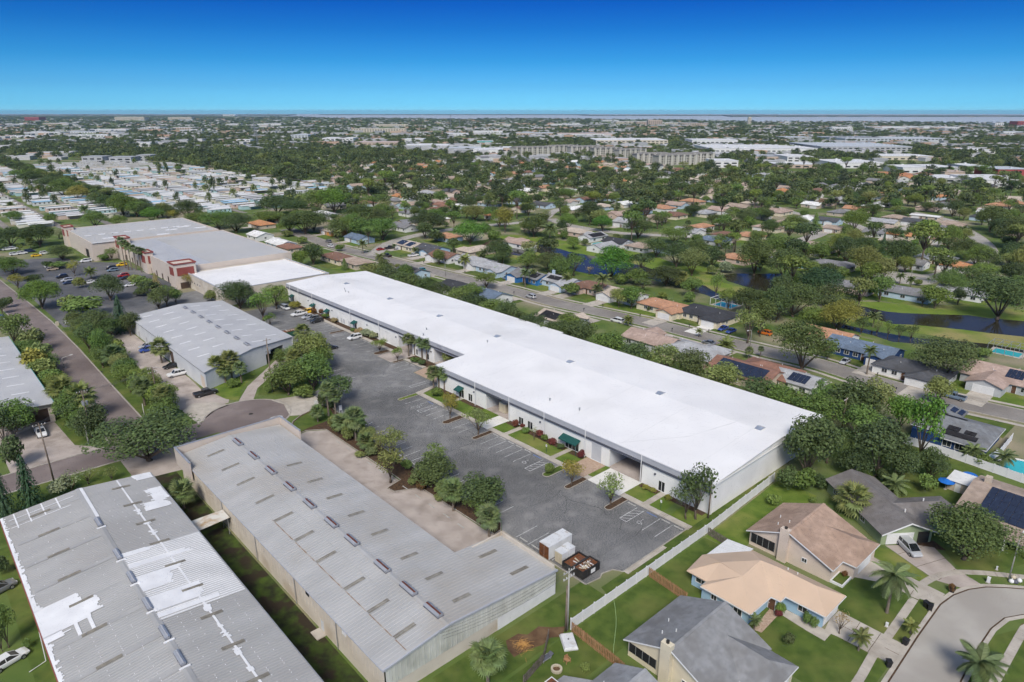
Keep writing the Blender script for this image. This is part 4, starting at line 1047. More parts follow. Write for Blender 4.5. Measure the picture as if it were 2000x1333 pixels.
def house(label,pos,th,L,Wd,rc,wc,roof='gable',wing=None,h=2.6,pitch=.33,garage=True,chimney=None,solar=(),name='house',group=None,lite=False,z=3.6,cat='house',world=None):
 p=Vector(world)if world is not None else W(pos[0],pos[1],z)
 p=Vector((p.x,p.y,0))
 root=thing(name,label,cat,p,radians(th),group)
 wall,rf,zr_=house_meshes(L,Wd,h,pitch,roof,wing,None)
 obj('wall',wall,root,color=wc);r=obj('roof',rf,root,color=rc)
 HOUSES.append((p.x,p.y,max(L,Wd)*.62))
 if wing:
  wx,ww,d,hip=wing
  if garage:place(garage_mesh(min(ww-1.0,4.9),2.15),'garage_door',root,wx,Wd/2+d+.02,.05,0)
  dx=wx+(ww/2+1.4)*(-1 if wx>0 else 1)
  place(door_mesh(),'door',root,dx,Wd/2+.02,.1,0)
  free=[x for x in([-L/2+1.8+2.6*i for i in range(int((L-2)/2.6))])if abs(x-wx)>ww/2+1.1 and abs(x-dx)>1.5]
 else:
  if garage:place(garage_mesh(4.8,2.15),'garage_door',root,L/2-3.4,Wd/2+.02,.05,0)
  place(door_mesh(),'door',root,L/2-7.2,Wd/2+.02,.1,0)
  free=[-L/2+1.8+2.8*i for i in range(max(1,int((L-9)/2.8)))]
 for x in free[::1 if not lite else 2]:place(window_mesh(1.5,1.3),'window',root,x,Wd/2+.02,1.45,0)
 for s,rz in((-1,pi/2),(1,-pi/2)):
  for y in((0,)if lite else(-Wd/4,Wd/4)):place(window_mesh(1.2,1.1),'window',root,s*(L/2+.02),y,1.5,rz)
 for x in((-L/4,L/4)if lite else(-L/3,0,L/3)):place(window_mesh(1.8,1.3),'window',root,x,-Wd/2-.02,1.4,pi)
 if chimney:
  x,y=chimney;c=MB();c.box(x-.55,x+.55,y-.4,y+.4,0,zr_+.9);c.box(x-.65,x+.65,y-.5,y+.5,zr_+.9,zr_+1.05);ch=c.part('chimney',MAT['house_wall'],root,color=wc)
 if not lite:
  for i in range(3):
   q=slope_pt(L,Wd,h,pitch,-1 if i%2 else 1,-L/3+i*L/4,.6)
   c=MB();c.cyl((q[0],q[1]),.07,q[2]-.05,q[2]+.4,6);c.part('vent_pipe',MAT['white_trim'],r)
 for side,x0,x1,t0,t1,nx,ny,mt in solar:
  solar_array(r,[slope_pt(L,Wd,h,pitch,side,x0,t0),slope_pt(L,Wd,h,pitch,side,x1,t0),slope_pt(L,Wd,h,pitch,side,x1,t1),slope_pt(L,Wd,h,pitch,side,x0,t1)],nx,ny,mt)
 return root
GR=dict(grey=(.205,.205,.215),dark=(.048,.050,.058),char=(.085,.088,.098),lightgrey=(.36,.365,.38),tan=(.36,.285,.235),brown=(.20,.115,.085),pink=(.40,.30,.255),terra=(.43,.235,.145),orange=(.47,.225,.11),beige=(.47,.40,.335),white=(.70,.70,.69),blueg=(.135,.18,.25),red=(.25,.135,.10))
GR={k:shade(v,1.15)for k,v in GR.items()}
WC=dict(white=(.70,.70,.69),cream=(.66,.59,.45),pink=(.56,.43,.37),tan=(.52,.44,.35),blue=(.035,.17,.42),pale=(.45,.56,.66),navy=(.018,.055,.16),green=(.28,.34,.20),grey=(.45,.46,.47),yellow=(.62,.52,.28),orange=(.62,.29,.10),sky=(.33,.49,.62))
# the nearest houses, surveyed one by one on the site grid (v, u)
def roof_part(root,o,planes,color,mat='shingle',t=.16,name='roof'):
 c=SMB(o)
 for pl in planes:c.slab([(v,u,z)for v,u,z in pl],t)
 return c.part(name,MAT[mat],root,color=color)
def trim_line(root,o,pts,mat='white_trim',w=.06,hh=.18,name='fascia'):
 c=SMB(o)
 for a,b in zip(pts,pts[1:]):
  a,b=Vector(a),Vector(b);d=(b-a);L=d.length
  if L<.01:continue
  n=Vector((d.y,-d.x,0)).normalized()*w
  c.obox((a+b)/2-Vector((0,0,hh/2+.01))+n,d/2,n*.5,Vector((0,0,hh/2)))
 return c.part(name,MAT[mat],root)
root,o=site_thing('house','pale blue house with a peach metal roof and a white ribbed patio cover','house',86,39)
c=SMB(o);c.box(80.9,91.9,44.6,47.4,0,2.55);c.box(79.3,91.9,36.9,44.59,0,2.55);c.box(84.8,91.9,35.4,36.89,0,2.55);c.box(86.5,91.9,29.5,35.39,0,2.55)
c.part('wall',MAT['house_wall'],root,color=WC['sky'])
Z,T=2.62,4.55
roof_part(root,o,[[(78.6,36.3,Z),(78.6,44.5,Z),(83.1,40.4,4.4)],[(78.6,44.5,Z),(80.2,44.5,Z),(80.2,48.0,Z),(83.9,44.6,4.1),(83.1,40.4,4.4)],[(80.2,48.0,Z),(85.4,48.6,Z),(84.2,44.6,4.1)],[(85.4,48.6,Z),(92.5,44.6,Z),(88.4,40.4,T),(83.1,40.4,4.4),(84.0,44.6,4.1)],[(78.6,36.3,Z),(83.1,40.4,4.4),(88.4,40.4,T),(84.2,36.2,Z)],[(84.2,36.2,Z),(88.4,40.4,T),(89.3,38.0,4.2),(84.3,34.8,Z)],[(84.3,34.8,Z),(89.3,38.0,4.2),(89.3,32.1,4.2),(85.8,34.8,Z)],[(85.8,34.8,Z),(89.3,32.1,4.2),(85.9,28.9,Z)],[(85.9,28.9,Z),(89.3,32.1,4.2),(92.5,28.9,Z)],[(92.5,28.9,Z),(89.3,32.1,4.2),(89.3,38.0,4.2),(88.4,40.4,T),(92.5,44.6,Z)]],(.60,.445,.325),'metal_house_roof')
trim_line(root,o,[(78.6,44.5,Z),(78.6,36.3,Z),(84.2,36.2,Z),(84.3,34.8,Z),(85.8,34.8,Z),(85.9,28.9,Z),(92.5,28.9,Z)])
c=SMB(o)
for k in range(9):c.slab([(86.0+.7*k,48.2,2.62),(86.64+.7*k,48.2,2.62),(86.64+.7*k,43.6,3.12),(86.0+.7*k,43.6,3.12)],.06)
c.part('patio_cover',MAT['white_trim'],root)
for(x,y,w,hh,rz)in((79.27,42.5,1.0,1.2,pi/2),(79.27,38.6,1.4,1.9,pi/2),(80.87,45.7,2.0,.9,pi/2),(86.47,32.4,1.4,1.1,pi/2)):place(window_mesh(w,hh),'window',root,x-o[0],y-o[1],1.5,rz)
place(garage_mesh(4.6,2.1),'garage_door',root,89.2-o[0],29.46-o[1],.05,pi);place(door_mesh(),'door',root,84.78-o[0],36.2-o[1],.1,pi/2)
for v,u,z in((85.2,42.2,3.9),(85.7,42.6,3.8),(90.6,37,3.6),(90.9,35.6,3.4)):
 c=SMB(o);c.cyl((v,u),.09,z-.3,z+.35,8);c.part('vent_pipe',MAT['white_trim'],root)
HOUSES.append((*S(86,39)[:2],11))
def big_gable(label,cv,cu,v0,v1,ua,ur,ub,rc,wc,zr_=5.6,wing=None,chim=None,screen=None,ze_=2.55):
 """house whose ridge runs along v at u = ur, eaves at ua (far) and ub (near)"""
 root,o=site_thing('house',label,'house',cv,cu)
 pf,pn=(zr_-ze_)/(ua-ur),(zr_-ze_)/(ur-ub)
 c=SMB(o)
 for v,t in((v0+.5,.25),(v1-.5,-.25)):
  q=[(v,ub+.5,0),(v,ub+.5,ze_),(v,ur,zr_-.25),(v,ua-.5,ze_),(v,ua-.5,0)]
  c.face(q if t>0 else q[::-1])
 c.box(v0+.52,v1-.52,ub+.5,ub+.7,0,ze_);c.box(v0+.52,v1-.52,ua-.7,ua-.5,0,ze_)
 if wing:c.box(wing[0]+.4,wing[1]-.4,wing[2]+.4,ub+.49,0,ze_)
 c.part('wall',MAT['house_wall'],root,color=wc)
 planes=[[(v0,ua,ze_+.1),(v1,ua,ze_+.1),(v1,ur,zr_+.1),(v0,ur,zr_+.1)],[(v0,ub,ze_+.1),(v0,ur,zr_+.1),(v1,ur,zr_+.1),(v1,ub,ze_+.1)]]
 if wing:
  w0,w1,wu,wz=wing;m=(w0+w1)/2;ui=ub+(wz-ze_)/pn
  planes+=[[(w0,wu,ze_+.11),(w0,ub,ze_+.11),(m,ui,wz+.11),(m,wu+2.2,wz+.11)],[(w1,wu,ze_+.11),(m,wu+2.2,wz+.11),(m,ui,wz+.11),(w1,ub,ze_+.11)],[(w0,wu,ze_+.11),(m,wu+2.2,wz+.11),(w1,wu,ze_+.11)]]
 r=roof_part(root,o,planes,rc)
 c=SMB(o);c.slab([(v0,ur-.22,zr_+.15),(v1,ur-.22,zr_+.15),(v1,ur+.22,zr_+.15),(v0,ur+.22,zr_+.15)],.05);c.part('ridge_cap',MAT['shingle'],r,color=shade(rc,1.12))
 trim_line(root,o,[(v0,ua,ze_+.12),(v0,ur,zr_+.12),(v0,ub,ze_+.12),(v1,ub,ze_+.12)]if not wing else[(v0,ua,ze_+.12),(v0,ur,zr_+.12),(v0,ub,ze_+.12),(wing[0],ub,ze_+.12),(wing[0],wing[2],ze_+.12),(wing[1],wing[2],ze_+.12)])
 if wing:place(garage_mesh(4.7,2.1),'garage_door',root,(wing[0]+wing[1])/2-o[0],wing[2]+.36-o[1],.05,pi)
 if chim:
  cu_,cv_,zt=chim
  c=SMB(o);c.box(cv_-.75,cv_+.12,cu_-.75,cu_+.75,0,zt);ch=c.part('chimney',MAT['house_wall'],root,color=wc)
  c=SMB(o);c.cyl((cv_-.3,cu_),.22,zt,zt+.35,10);c.part('flue',MAT['iron'],ch)
 if screen:
  a,b,zb,zt=screen
  c=SMB(o);c.box(v0+.42,v0+.47,a,b,zb,zt);sc=c.part('screen_panel',MAT['screen'],root)
  n=4
  for k in range(n+1):
   c=SMB(o);x=a+(b-a)*k/n;c.box(v0+.38,v0+.419,x-.04,x+.04,zb,zt);c.part('screen_post',MAT['pipe_grey'],sc)
 for v,f in((v0+3,.55),(v0+6,.4),(v0+4,.75)):
  u=ua+(ur-ua)*f;z=ze_+(zr_-ze_)*f
  c=SMB(o);c.cyl((v,u),.08,z,z+.55,6);c.part('vent_pipe',MAT['white_trim'],r)
 HOUSES.append((*S(cv,cu)[:2],11))
 return root,o
root,o=big_gable('cream house with a dark grey shingle roof and tall chimney behind the white fence',68,38,61.5,74.6,45.3,38.1,31.0,(.265,.268,.275),WC['cream'],5.7,wing=(66.5,74.2,27.2,4.5),chim=(38.6,62.0,6.4),screen=(40.2,44.6,.9,2.3))
for u in(33.6,35.8):place(window_mesh(1.0,1.1),'window',root,61.98-o[0],u-o[1],1.6,pi/2)
root,o=big_gable('pinkish stucco house with a tan shingle roof and a wide side chimney',103,39.5,96.8,109.6,47.4,40.3,32.7,(.43,.305,.235),(.62,.52,.44),5.6,wing=(100.3,109.4,30.6,4.6),chim=(40.9,97.4,6.0),screen=(42.4,46.6,.7,2.4))
place(window_mesh(.9,.8),'window',root,97.28-o[0],37.4-o[1],1.8,pi/2)
p0,p1=S(127.9,43.1),S(116.7,28.5)
ax=(p1-p0).normalized();th4=math.atan2(ax.y,ax.x)
root=thing('house','sage green house with a grey shingle roof facing the silver car','house',(p0+p1)/2,th4)
Lh,Wh,hh,pt=(p1-p0).length,9.0,2.5,.40
c=MB();c.box(-Lh/2+.3,Lh/2-.6,-Wh/2,Wh/2,0,hh);
for s,x in((1,Lh/2-.6),(-1,-Lh/2+.3)):
 q=[(x,-Wh/2,hh),(x,Wh/2,hh),(x,0,hh+Wh/2*pt-.1)];c.face(q if s>0 else q[::-1])
c.box(-1.0,6.0,Wh/2+.01,Wh/2+8.0,0,hh)
c.part('wall',MAT['house_wall'],root,color=WC['green'])
c=MB();zr_=roof_gable(c,Lh,Wh,hh,pt,.5,ends=.1);roof_wing(c,2.5,7.2,Wh/2+8.2,hh,pt,Wh/2,hip=True)
r=c.part('roof',MAT['shingle'],root,color=(.205,.19,.185))
c=MB()
for s in(-1,1):c.slab([(Lh/2+.11,s*(Wh/2+.5),hh-.08),(Lh/2+.2,s*(Wh/2+.5),hh-.08),(Lh/2+.2,0,zr_+.13),(Lh/2+.11,0,zr_+.13)],.22)
c.part('fascia',MAT['white_trim'],root)
place(garage_mesh(4.8,2.1),'garage_door',root,Lh/2-.56,-1.2,.05,-pi/2)
c=MB();c.box(Lh/2-.59,Lh/2-.5,2.0,4.0,.05,2.2);c.part('porch_opening',MAT['interior_dark'],root)
for x in(-6,-3,3):place(window_mesh(1.4,1.1),'window',root,x,-Wh/2-.02,1.5,pi)
for x,y,f in((-2,-2,.6),(5,1.6,.6),(2,7,.5)):
 c=MB();c.cyl((x,y),.12,hh+.6,hh+1.9,8);c.part('vent_pipe',MAT['white_trim'],r)
HOUSES.append((*((p0+p1)/2)[:2],11))
root,o=big_gable('light grey roofed house at the bottom edge with white block chimney',52,37,46.9,57.4,43.4,38.6,31,(.33,.335,.345),WC['white'],4.9,chim=(44.6,47.6,4.9))
c=SMB(o);c.box(46.6,48.0,43.6,45.6,4.9,5.05);c.box(46.85,47.75,43.85,45.35,5.05,5.2,1);c.part('chimney_cap',[MAT['white_trim'],MAT['rust']],root)
roof_part(root,o,[[(48.4,46.4,2.7),(50.8,46.2,2.9),(52.8,43.2,3.0),(48.4,43.2,3.0)]],(.33,.335,.345))
root,o=site_thing('house','dark navy house with a grey roof covered in black solar mats','house',169,36)
c=SMB(o);c.box(160.8,174.5,29.4,43.2,0,2.55);c.box(174.51,179.0,37.8,43.6,0,2.5);c.part('wall',MAT['house_wall'],root,color=WC['navy'])
Z,T=2.6,4.7
planes=[[(160.0,28.6,Z),(160.0,37.2,Z),(161.8,37.2,2.95),(161.8,43.9,2.95),(168,41,T),(168,33.5,T)],[(160,28.6,Z),(168,33.5,T),(175.6,28.9,Z)],[(175.6,28.9,Z),(168,33.5,T),(168,41,T),(175.2,44.0,Z)],[(161.8,43.9,2.95),(175.2,44,Z),(168,41,T)],[(175,37.2,Z+.05),(179.6,37.2,Z+.05),(179.6,40.6,3.5),(172.4,40.6,3.6)],[(172.4,40.6,3.6),(179.6,40.6,3.5),(179.6,44.2,Z+.05),(174.9,44.2,Z+.05)]]
r=roof_part(root,o,planes,(.215,.225,.24))
trim_line(root,o,[(161.8,43.9,2.95),(161.8,37.2,2.95),(160,37.2,Z),(160,28.6,Z),(175.6,28.9,Z)])
for q,nx,ny,mt in(([(161.6,37.6),(161.6,30.6),(163.2,31.4),(163.2,37.6)],6,1,'solar_black'),([(163.4,37.2),(163.4,34.8),(165,34.8),(165,37.2)],2,1,'solar_black'),([(163.4,33.8),(163.4,31.4),(164.8,32.2),(164.8,33.8)],2,1,'solar_black')):
 zz=lambda v:Z+(T-Z)*(v-160)/8+.06
 solar_array(r,[(v-o[0],u-o[1],zz(v))for v,u in q],nx,ny,mt)
for q,nx,ny,mt in(([(168.9,43),(168.9,35),(170.6,35),(170.6,43)],7,1,'solar_black'),([(171,43.2),(171,39.5),(172.8,39.5),(172.8,43.2)],3,1,'solar_black')):
 zz=lambda v:T-(T-Z)*(v-168)/7.3+.06
 solar_array(r,[(v-o[0],u-o[1],zz(v))for v,u in q],nx,ny,mt)
zz=lambda u:Z+.05+(3.5-Z)*(u-37.2)/3.4+.05
for u0,u1,v0,v1,mt in((37.5,38.6,175.6,178.8,'solar'),(38.9,40.1,175.2,178.2,'solar')):solar_array(r,[(v0-o[0],u0-o[1],zz(u0)),(v1-o[0],u0-o[1],zz(u0)),(v1-o[0],u1-o[1],zz(u1)),(v0-o[0],u1-o[1],zz(u1))],3,1,mt)
zz=lambda u:3.5-(3.5-Z)*(u-40.6)/3.6+.12
solar_array(r,[(174.8-o[0],43.4-o[1],zz(43.4)),(174.8-o[0],41-o[1],zz(41)),(178.8-o[0],41-o[1],zz(41)),(178.8-o[0],43.4-o[1],zz(43.4))],2,3,'solar_black')
for x,y in((160.78,31),(160.78,33.6),(160.78,36)):place(window_mesh(1.8,1.5),'window',root,x-o[0],y-o[1],1.4,pi/2)
HOUSES.append((*S(169,36)[:2],12))
root,o=site_thing('house','tan house with a full dark solar roof at the right picture edge','house',136,17)
c=SMB(o);c.box(130,145,10,25,0,2.6);c.part('wall',MAT['house_wall'],root,color=WC['tan'])
r=roof_part(root,o,[[(129,9,2.65),(129,26,2.65),(140.6,26,4.6),(140.6,9,4.6)],[(140.6,9,4.6),(140.6,26,4.6),(146,26,3.4),(146,9,3.4)]],GR['tan'])
zz=lambda v:2.65+1.95*(v-129)/11.6+.06
solar_array(r,[(131-o[0],22.8-o[1],zz(131)),(131-o[0],11-o[1],zz(131)),(140-o[0],11-o[1],zz(140)),(140-o[0],22.8-o[1],zz(140))],10,5,'solar')
c=SMB(o);c.box(141,142.2,23.4,24.4,2,5.6);c.part('chimney',MAT['house_wall'],root,color=WC['tan'])
c=SMB(o);c.slab([(126.5,13.5,2.6),(126.5,17.6,2.6),(129.6,17.6,3.1),(129.6,13.5,3.1)],.15);c.part('porch_roof',MAT['shingle'],root,color=GR['tan'])
for v,u in((126.8,14),(126.8,17.2)):
 c=SMB(o);c.box(v-.12,v+.12,u-.12,u+.12,0,2.5);c.part('porch_post',MAT['white_trim'],root)
HOUSES.append((*S(137,17)[:2],11))
# neighbourhood streets, canals, lawns
PX=lambda*pts:[W(x,y)for x,y in pts]
main_street=road('residential_street',smooth_line(PX((560,448),(602,464),(653,482),(720,499),(790,517),(883,540),(1000,568),(1077,590),(1179,612),(1281,634),(1383,660),(1500,688),(1597,711),(1690,740),(1806,772),(2000,814),(2200,860))),8.4,.02,MAT['street'])
road('side_street',smooth_line(PX((728,500),(760,476),(819,459),(900,446),(960,440),(1010,436),(1060,428),(1090,410),(1180,402))),7.2,.024,MAT['street_pale'])
road('side_street',smooth_line(PX((1075,428),(1110,440),(1180,452),(1240,458),(1330,462),(1440,470))),7.2,.018,MAT['street_pale'])
mb=MB();c0=W(1765,543);mb.sheet([c0+Vector((13*cos(t),13*sin(t),.02))for t in[2*pi*k/28 for k in range(28)]]);structure('cul_de_sac',mb,MAT['street_pale'])
road('side_street',smooth_line(PX((1770,543),(1830,540),(1890,524),(1930,495),(1915,470),(1885,450),(1850,430),(1780,415))),8,.026,MAT['street_pale'])
road('side_street',smooth_line(PX((1540,478),(1590,462),(1620,452),(1700,455),(1760,448),(1800,440),(1860,430))),7.6,.016,MAT['street_pale'])
road('side_street',smooth_line(PX((1500,400),(1560,418),(1640,430),(1700,452))),7,.014,MAT['street_pale'],False)
outer=[(30,19.0),(83,19.3),(95,19.7),(104.5,19.8),(108.3,19.2),(111.6,18.0),(114.2,16.4),(116.3,14.3),(118.1,12.2),(121,7),(124,-2)]
inner=[(30,12.6),(90,12.8),(98.5,13.1),(104.2,13.0),(108.2,12.3),(111.0,10.7),(113.6,8),(115.8,3),(117.6,-4)]
near_street=spoly('residential_street',outer+inner[::-1],.02,MAT['street_pale'])
for ln,d in((outer,.55),(inner,-.55)):
 q=MB();kerb_line(q,[S(v,u)for v,u in ln],0,d,.10);structure('kerb',q,MAT['concrete'],near_street)
 q=MB();ribbon(q,[S(v,u)for v,u in ln],0,.026,side=(0,-.22 if d>0 else.22));structure('gutter_stain',q,MAT['mulch'],near_street)
def slab_walk(pts,w,step=1.5,z=.06,mat='concrete'):
 line=[S(v,u)for v,u in pts]
 o=MB();ribbon(o,line,w,.016);base=structure('sidewalk',o,MAT['dirt'])
 seg,out=0,[]
 acc=[0]
 for a,b in zip(line,line[1:]):acc.append(acc[-1]+(b-a).length)
 n=int(acc[-1]/step)
 def at(d):
  for i in range(len(line)-1):
   if d<=acc[i+1]+1e-6:return line[i].lerp(line[i+1],(d-acc[i])/(acc[i+1]-acc[i]))
  return line[-1]
 P_=[at(acc[-1]*k/n)for k in range(n+1)]
 Lf,Rt=offset_line(P_,w/2),offset_line(P_,-w/2)
 for k in range(n):
  g=.025
  a,b,c,d=Rt[k],Rt[k+1],Lf[k+1],Lf[k]
  q=MB();zz=z+R.uniform(-.012,.012)
  q.slab([(*a.lerp(b,g/step)[:2],zz),(*b.lerp(a,g/step)[:2],zz),(*c.lerp(d,g/step)[:2],zz),(*d.lerp(c,g/step)[:2],zz)],zz-.002)
  structure('paving_slab',q,MAT[mat],base)
slab_walk([(50,21.4),(81,21.9),(86.4,22.4),(91.6,22.4),(103,22.8)],1.15,1.5)
slab_walk([(103.2,22.8),(107.7,23.2),(110.7,22.6),(113.6,21.4),(116.0,19.6),(118,17.4),(120,14.8),(122.5,11.5),(126,5)],1.15,1.6)
slab_walk([(70,9.95),(95.7,9.95),(104.3,9.95),(108.5,9.9),(111,8.4),(113,5)],1.1,1.5)
def drive(name,pts,z,mat,joints=()):
 o=spoly(name,pts,z,MAT[mat])
 for a,b in joints:
  q=MB();ribbon(q,[S(*a),S(*b)],.07,z+.004);structure('joint',q,MAT['mulch'],o)
 return o
drive('driveway',[(91.9,29.3),(91.7,20.0),(86.7,19.9),(86.5,27.0),(86.2,28.9),(89,29.4)],.034,'concrete',[((86.6,25.8),(91.8,26.2)),((86.6,23.1),(91.7,23.3)),((89.2,20),(89.1,29))])
drive('garden_walk',[(84.9,35.2),(86.4,34.6),(86.6,29.6),(86.4,28.0),(84.3,28.0),(84.4,30.6)],.030,'concrete')
drive('paved_court',[(79.0,35.9),(84.7,36.4),(84.9,34.9),(79.3,34.7)],.032,'paver')
drive('driveway',[(101.4,31.2),(109.2,31.2),(108.4,28.5),(107.9,23.4),(107.6,20.0),(104.2,20.2),(103.3,23.4),(103.6,27)],.036,'concrete',[((103.4,26),(108,26.2)),((103.3,23.5),(108,23.6))])
drive('driveway',[(113.9,31.0),(117.8,27.8),(119.4,25.2),(115.6,20.8),(114.2,16.6),(111.2,18.3),(110.2,22),(111.6,25.6)],.038,'concrete_old',[((111.4,25.4),(117.5,23)),((113,28.6),(118.8,26.4)),((110.6,21.8),(115.8,20.9))])
spoly('planting_bed',[(117.9,28.4),(121.5,26),(120,23.6),(118.2,26)],.03,MAT['mulch'])
for i,a in enumerate(([(54,46),(74.5,46.2),(77.8,46.2),(77.8,53),(54,53)],[(78,36),(93.2,36),(93.2,53),(78,53)],[(75,20.2),(86.5,20.2),(86.5,36),(75,36)],[(91.9,20.2),(104,20.2),(103,32),(91.9,32)],[(93.5,47),(121,46),(121,54),(93.5,53)],[(107.8,23.6),(110,22.4),(113.4,30),(112,33),(109.4,31.5)],[(116,20.6),(120,16),(135,10),(130,26),(120,24)],[(30,20),(75,20),(75,26),(30,26)],[(30,-8),(110,-8),(112,8),(103,12.4),(30,12.2)],[(131,26.6),(158,27),(158.2,45),(131,44)],[(41,44),(56.5,46.5),(56.5,52.6),(41,52.6)],[(176,29),(186,29),(186,45),(180,45)])):
 spoly('lawn',a,.0065+.0006*i,MAT['lawn']if i not in(5,4)else MAT['lawn_bright'])
def cpoly(name,o,pts,z,mat):
 q=[crop(o,x,y)for x,y in pts]
 if mat is MAT['pond']:WATER.append(q)
 if mat is MAT['bank']:BANKS.append(q)
 return poly(name,q,z,mat)
cpoly('canal_bank',K6,[(-150,250),(0,230),(200,250),(420,280),(640,340),(900,350),(1100,400),(1300,470),(1600,480),(1500,520),(1620,600),(1880,660),(1900,760),(1600,700),(1300,640),(1000,560),(700,560),(450,530),(250,440),(0,420),(-200,340)],.011,MAT['bank'])
cpoly('canal',K6,[(-120,320),(0,335),(120,318),(220,305),(330,330),(440,362),(560,385),(700,405),(900,448),(1000,470),(1090,500),(1220,560),(1340,592),(1480,622),(1570,680),(1680,700),(1790,745),(1740,775),(1600,738),(1480,690),(1330,650),(1180,610),(1040,560),(900,535),(660,540),(560,525),(470,505),(380,460),(310,420),(200,365),(60,392),(-100,370)],.015,MAT['pond'])
cpoly('pond',K6,[(1600,540),(1700,528),(1900,530),(2080,530),(2090,590),(2030,640),(1960,668),(1880,655),(1760,620),(1650,585)],.017,MAT['pond'])
cpoly('canal_bank',K7,[(380,640),(480,665),(650,740),(840,745),(1100,770),(1540,770),(2100,820),(2100,1130),(1960,1120),(1600,1070),(1300,1010),(1120,980),(820,920),(680,870),(560,790),(380,720)],.010,MAT['bank'])
cpoly('canal',K7,[(600,770),(660,772),(740,782),(900,818),(1020,830),(1200,838),(1540,848),(1700,870),(2100,905),(2100,1035),(1960,1012),(1700,985),(1500,958),(1300,938),(1100,920),(960,915),(820,878),(700,848),(640,820)],.014,MAT['pond'])
cpoly('canal',K7,[(480,900),(560,915),(700,945),(850,975),(1000,1000),(1160,1025),(1400,1040),(1700,1068),(2100,1140),(2100,1180),(1900,1135),(1600,1105),(1500,1085),(1160,1068),(950,1050),(800,1000),(640,962),(520,938)],.016,MAT['pond'])
cpoly('open_lawn',K5,[(940,-10),(1330,-10),(1330,20),(1180,60),(960,30)],.012,MAT['bank'])
cpoly('dry_grass',K5,[(1720,310),(1800,270),(1960,265),(1960,300),(1880,330),(1760,335)],.0135,MAT['dirt'])
cpoly('open_lawn',K5,[(1480,300),(1700,270),(1960,330),(1960,380),(1640,380)],.012,MAT['bank'])
cpoly('mown_field',K1,[(560,430),(760,418),(960,432),(940,452),(700,450)],.02,MAT['bank']);cpoly('mown_field',K1,[(1280,590),(1700,560),(1760,575),(1500,610)],.02,MAT['bank'])
cpoly('mown_field',K2,[(260,600),(330,590),(450,610),(440,640),(300,650)],.02,MAT['bank']);cpoly('mown_field',K2,[(1420,400),(1600,410),(1820,425),(1820,440),(1500,425)],.03,MAT['bank'])
# houses of the neighbourhood
LAWN_N=[0]
def yard(p,th,L,Wd,front=9,back=7,mat='lawn_bright'):
 LAWN_N[0]+=1
 rz=radians(th);cx,sx=cos(rz),sin(rz)
 q=MB();pts=[]
 for x,y in((-L/2-2.2,-Wd/2-back),(L/2+2.2,-Wd/2-back),(L/2+2.2,Wd/2+front),(-L/2-2.2,Wd/2+front)):
  pts.append((p.x+x*cx-y*sx,p.y+x*sx+y*cx,.0045+.00025*(LAWN_N[0]%12)))
 q.sheet(pts);structure('lawn',q,MAT[mat])
def driveway_for(root,wx,y0,length,w=5.0,mat='concrete'):
 LAWN_N[0]+=1
 q=MB();M_=Matrix.Translation(root.location)@Matrix.Rotation(root.rotation_euler.z,4,'Z')
 pts=[M_@Vector((x,y,.036+.0003*(LAWN_N[0]%20)))for x,y in((wx-w/2,y0),(wx+w/2,y0),(wx+w/2,y0+length),(wx-w/2,y0+length))]
 q.sheet(pts);structure('driveway',q,MAT[mat])
FA,BK,LF,RT=TU,TU+180,TV,TV+180
